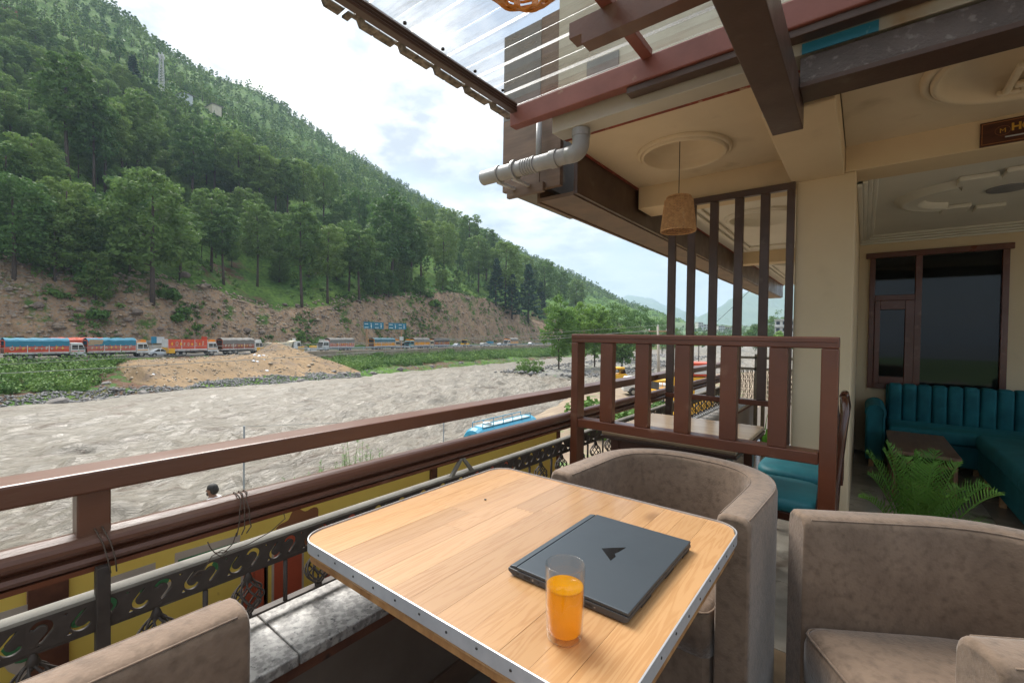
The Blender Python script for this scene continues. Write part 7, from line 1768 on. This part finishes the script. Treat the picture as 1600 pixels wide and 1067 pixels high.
for i, (px, pyb, h, lab) in enumerate(((470, 775, .9, 'low green weed left of the taller weeds behind the handrail'), (492, 768, 1.1, 'green weed clump behind the handrail below the river'), (515, 762, 1.3, 'leafy green weed in the middle of the clump by the handrail'), (540, 755, 1.2, 'green weed beside the tallest one on the near bank'), (562, 750, 1.75, 'tallest green weed on the near bank'), (582, 745, 1.35, 'green weed right of the tallest one on the near bank'), (605, 738, .9, 'small green weed at the right end of the clump'), (400, 800, .7, 'low broad leaved weed beside the thin metal post'), (418, 795, .7, 'small green weed right of the thin metal post'), (388, 805, .5, 'tiny weed at the foot of the thin metal post'))):
    weed(lab, px, pyb+14, h, 70+i)
pts = []
rs = np.random.default_rng(31)
for px, py in zip(rs.uniform(925, 1150, 240), rs.uniform(598, 690, 240)):
    d = ray(px, py); q = CAM+d*((-4-CAM[2])/d[2])
    if -(q[0]) < 13: pts.append((q@AX, q@LT, -4.0))
if pts: scatter('near_grass', 'patches of green weeds on the near bank beyond the railing', pts, .35, 40, .12, stuff_l, 'weeds', .8, 12)
bush('bright green bush by the handrail post behind the divider', atdepth(935, 640, 24)*np.array([1, 1, 0])+np.array([0, 0, -4.0]), 1.5, seed=22, size=.12)
# ---- blue tanker
E1 = CAM+ray(742, 692)*14.5; E2 = CAM+ray(826, 700)*17.0; dv3 = E2-E1; Lk_ = float(math.hypot(dv3[0], dv3[1])); cc = (E1+E2)/2
tkr = thing('water_tanker', 'blue water tanker with a railed top parked on the near bank below the railing', 'tanker', (cc[0], cc[1], -4.0), math.atan2(dv3[1], dv3[0]))
tz = E1[2]+4.0
mb = MB(); nL = 24
mb.tube([(-.5*Lk_-.16, 0, tz), (-.5*Lk_-.12, 0, tz), (-.5*Lk_, 0, tz), (.5*Lk_, 0, tz), (.5*Lk_+.12, 0, tz)], [.30, .42, .50, .50, .38], nL)
build(mb, 'tank', bluepaint, tkr, smooth=False, world=False)
build(MB().box(-.44*Lk_, .42*Lk_, -.20, .20, tz+.475, tz+.505), 'walkway', paint('pale_blue_paint', (.35, .5, .56)), tkr, world=False)
for s_ in (-1, 1):
    build(MB().tube([(-.46*Lk_, s_*.22, tz+.62), (.42*Lk_, s_*.22, tz+.62)], .014, 6), 'rail', bluepaint, tkr, world=False)
    for i in range(6): x = -.46*Lk_+.88*Lk_*i/5; build(MB().tube([(x, s_*.22, tz+.44), (x, s_*.22, tz+.62)], .014, 6), 'rail_post', bluepaint, tkr, world=False)
build(MB().cyl((-.3*Lk_, 0, tz+.505), .15, .07, 16), 'hatch', P_white, tkr, world=False)
for x in (-.35*Lk_, .3*Lk_): build(MB().box(x-.08, x+.08, -.35, .35, .74, tz-.36), 'saddle', chas, tkr, world=False)
build(MB().box(-.5*Lk_, .5*Lk_, -.4, .4, .55, .74), 'chassis', chas, tkr, world=False)
for x in (-.35*Lk_, .15*Lk_): 
    for s in (-1, 1): wheel(tkr, x, s*.7, .45)
# ---- vehicles parked below, seen through the slats
def below(px, py): d = ray(px, py); return CAM+d*((-4.0-CAM[2])/d[2])
q = below(972, 616); car('white car with silver wheels parked on the bank behind the divider slats', q, math.atan2(cr[1], cr[0])-.1, P_white, 4.2, 1.6, 'suv')
def rickshaw(label, q, rz):
    t = thing('auto_rickshaw', label, 'auto rickshaw', q, rz, 'yellow auto rickshaws parked below the terrace')
    pf = [(0, .35), (2.5, .35), (2.7, .8), (2.2, 1.1), (1.95, 1.75), (.2, 1.8), (0, 1.2)]
    build(MB().prism([(x, -.62, z) for x, z in pf[:4]+[(0, 1.05)]], (0, 1.24, 0)), 'body', P_yel, t, .06, world=False)
    build(MB().box(.05, 2.0, -.64, .64, 1.62, 1.82), 'hood', P_yel, t, .06, world=False); build(MB().box(.02, .12, -.6, .6, 1.05, 1.62), 'rear_curtain', chas, t, world=False)
    build(MB().prism([(2.2, -.55, 1.1), (1.97, -.55, 1.65), (2.0, -.55, 1.65), (2.24, -.55, 1.1)], (0, 1.1, 0)), 'windshield', vglass, t, world=False)
    build(MB().box(.5, 1.1, -.6, .6, .6, 1.0), 'seat', chas, t, world=False)
    for x, y in ((.4, .55), (.4, -.55), (2.45, 0)): wheel(t, x, y, .24, .12)
    for s in (-1, 1): build(MB().tube([(1.3, s*.6, 1.0), (1.3, s*.6, 1.7)], .025, 6), 'pillar', P_yel, t, world=False)
    return t
rickshaw('yellow auto rickshaw parked nearest the utility pole', below(1020, 628), math.atan2(cr[1], cr[0])+.3)
rickshaw('yellow auto rickshaw just right of the utility pole', below(1042, 622), math.atan2(cr[1], cr[0])-.2)
rickshaw('yellow topped auto rickshaw further back near the river edge', below(948, 600), math.atan2(cr[1], cr[0])+.5)
bt = thing('cargo_three_wheeler', 'tall orange cargo vehicle rear with white notice and red top board behind the slats', 'cargo vehicle', atdepth(1096, 600, 17)*np.array([1, 1, 0])+np.array([0, 0, -4.0]), YAW)
hh0 = atdepth(1096, 567, 17)[2]+4
build(MB().box(-.34, .48, 0, 2.4, .5, hh0-.55), 'cargo_box', P_yel, bt, .02, world=False); build(MB().box(-.34, .48, -.03, 1.0, hh0-.5, hh0), 'top_board', P_red, bt, .02, world=False); build(MB().box(-.30, .30, -.05, -.031, hh0-.42, hh0-.1), 'top_notice', P_white, bt, world=False)
build(MB().box(-.25, .2, -.02, -.001, hh0-1.3, hh0-.8), 'notice', P_white, bt, world=False)
for s in (-.3, .42): wheel(bt, s, .4, .28, .14)

# ---- person on the bank
q = atdepth(334, 775, 9.93); ps = thing('person', 'bearded man in a white shirt standing on the bank, seen over the handrail', 'person', (q[0], q[1], -3.93), 0)
skin = mat('skin', (.20, .10, .06), rough=.6); hairm = mat('black_hair', (.012, .010, .009), rough=.7); shirt = mat('white_shirt', (.62, .62, .62), rough=.8); trous = mat('dark_trousers', (.04, .045, .055), rough=.9)
# facing image left; local axes: F forward, S side (away from the camera)
Fd = -cr; Sd = np.array([cf[0], cf[1], 0]); Sd /= np.linalg.norm(Sd)
def lp_(f, s, z): v = Fd*f+Sd*s; return (v[0], v[1], z)
def skinmesh(name, verts, edges, radii, m, parent, root=0, sub=2):
    me = bpy.data.meshes.new(name); me.from_pydata([lp_(*v) for v in verts], edges, []); o = link(name, me, parent); me.materials.append(m)
    o.modifiers.new('skin', 'SKIN'); sv = me.skin_vertices[0].data
    for i, r in enumerate(radii): sv[i].radius = (r, r) if not isinstance(r, tuple) else r
    for i in range(len(radii)): sv[i].use_root = (i == root)
    s = o.modifiers.new('sub', 'SUBSURF'); s.levels = sub; s.render_levels = sub; me.polygons.foreach_set('use_smooth', []); 
    for mod in o.modifiers:
        if mod.type == 'SKIN': mod.use_smooth_shade = True
    return o
bv = [(0, 0, .98), (0, 0, 1.15), (0, 0, 1.34), (.01, 0, 1.46), (.03, 0, 1.53), (.045, 0, 1.60), (.055, 0, 1.68), (.03, 0, 1.745),
      (0, .19, 1.41), (.03, .24, 1.15), (.12, .23, .93), (.16, .22, .84), (0, -.19, 1.41), (.03, -.24, 1.15), (.12, -.23, .93), (.16, -.22, .84),
      (0, .10, .90), (.02, .11, .50), (-.02, .12, .09), (.13, .12, .04), (0, -.10, .90), (.02, -.11, .50), (-.02, -.12, .09), (.13, -.12, .04)]
be = [(0, 1), (1, 2), (2, 3), (3, 4), (4, 5), (5, 6), (6, 7), (3, 8), (8, 9), (9, 10), (10, 11), (3, 12), (12, 13), (13, 14), (14, 15), (0, 16), (16, 17), (17, 18), (18, 19), (0, 20), (20, 21), (21, 22), (22, 23)]
brr = [.13, .125, .15, .09, .055, .085, .10, .07, .06, .045, .035, .04, .06, .045, .035, .04, .10, .065, .045, .04, .10, .065, .045, .04]
skinmesh('body', bv, be, brr, skin, ps)
skinmesh('shirt', [(0, 0, .92), (0, 0, 1.15), (0, 0, 1.34), (.008, 0, 1.455), (0, .195, 1.41), (.03, .245, 1.13), (.06, .24, 1.05), (0, -.195, 1.41), (.03, -.245, 1.13), (.06, -.24, 1.05)], [(0, 1), (1, 2), (2, 3), (3, 4), (4, 5), (5, 6), (3, 7), (7, 8), (8, 9)], [.155, .15, .175, .105, .085, .07, .065, .085, .07, .065], shirt, ps)
skinmesh('trousers', [(0, 0, .93), (0, .10, .88), (.02, .11, .5), (-.02, .12, .12), (0, -.10, .88), (.02, -.11, .5), (-.02, -.12, .12)], [(0, 1), (1, 2), (2, 3), (0, 4), (4, 5), (5, 6)], [.145, .12, .09, .075, .12, .09, .075], trous, ps)
def ell(cf_, cs_, cz_, a, b, c, nu=20, nv=12, z0=-1, z1=1, cut=None):
    mb = MB()
    def f(i, j):
        th = 2*math.pi*i/nu; z = z0+(z1-z0)*j/(nv-1); r = math.sqrt(max(0, 1-z*z)); return lp_(cf_+a*r*math.cos(th), cs_+b*r*math.sin(th), cz_+c*z)
    return mb.grid(f, nu, nv, cu=True)
build(ell(.028, 0, 1.70, .112, .098, .105, z0=-.15), 'hair', hairm, ps, smooth=True, world=False)
build(ell(-.012, 0, 1.66, .085, .094, .10, z0=-.9), 'hair_back', hairm, ps, smooth=True, world=False)
build(ell(.115, 0, 1.575, .04, .055, .048), 'beard', hairm, ps, smooth=True, world=False)
build(MB().prism([lp_(.150, -.014, 1.66), lp_(.150, .014, 1.66), lp_(.178, .012, 1.622), lp_(.178, -.012, 1.622), ], tuple(np.array(lp_(-.03, 0, -.01)))), 'nose', skin, ps, .004, world=False)
for s in (-1, 1):
    build(ell(.135, s*.035, 1.665, .012, .014, .009, 10, 7), 'eye', hairm, ps, world=False); build(ell(.03, s*.098, 1.645, .02, .012, .032, 12, 8), 'ear', skin, ps, smooth=True, world=False)
    for k in range(5):
        bx = .16+.012*0; L = (.055, .07, .075, .07, .055)[k]
        if k == 0: pts_ = [(.175, s*.20, .84), (.205, s*.185, .815), (.215, s*.18, .79)]
        else: pts_ = [(.15+.012*k, s*.225, .82), (.155+.014*k, s*.222, .82-L*.55), (.15+.012*k, s*.215, .82-L)]
        build(MB().tube([lp_(*p) for p in pts_], [.010, .009, .006], 8), 'finger', skin, ps, smooth=True, world=False)

# pines whose words coincide are told apart by their order along the slope
bpy.context.view_layer.update()
same = {}
for o in bpy.data.objects:
    if o.get('group') in (PG, 'boulders on the hillside', 'yellow road barriers beside the tipper', 'white plastic scraps on the soil heap'): same.setdefault(o['label'], []).append(o)
ords = ['first', 'second', 'third', 'fourth', 'fifth', 'sixth', 'seventh', 'eighth', 'ninth', 'tenth', 'eleventh', 'twelfth', 'thirteenth', 'fourteenth', 'fifteenth', 'sixteenth', 'seventeenth', 'eighteenth']
for lab, os_ in same.items():
    if len(os_) > 1 and len(os_) <= 18:
        os_.sort(key=lambda o: proj(np.array(o.location) if o.location.length > 0 else np.array(o.data.vertices[0].co))[0])
        for k, o in enumerate(os_): o['label'] = f'{lab.replace(" green pine", " pine")}, {ords[k]} from left'
# ---- haze: one box of thin air round everything
hzb = MB().box(-7800, 4200, -3200, 8600, -12.6, 545)
hm = bpy.data.materials.new('thin_air'); hm.use_nodes = True; nt2 = hm.node_tree; nt2.nodes.clear()
pv = nt2.nodes.new('ShaderNodeVolumePrincipled'); pv.inputs['Color'].default_value = (.50, .63, .80, 1); pv.inputs['Density'].default_value = .00017; pv.inputs['Anisotropy'].default_value = .2
oo = nt2.nodes.new('ShaderNodeOutputMaterial'); nt2.links.new(pv.outputs[0], oo.inputs['Volume'])
hb_ = build(hzb, 'haze', hm); tag(hb_, kind='stuff')
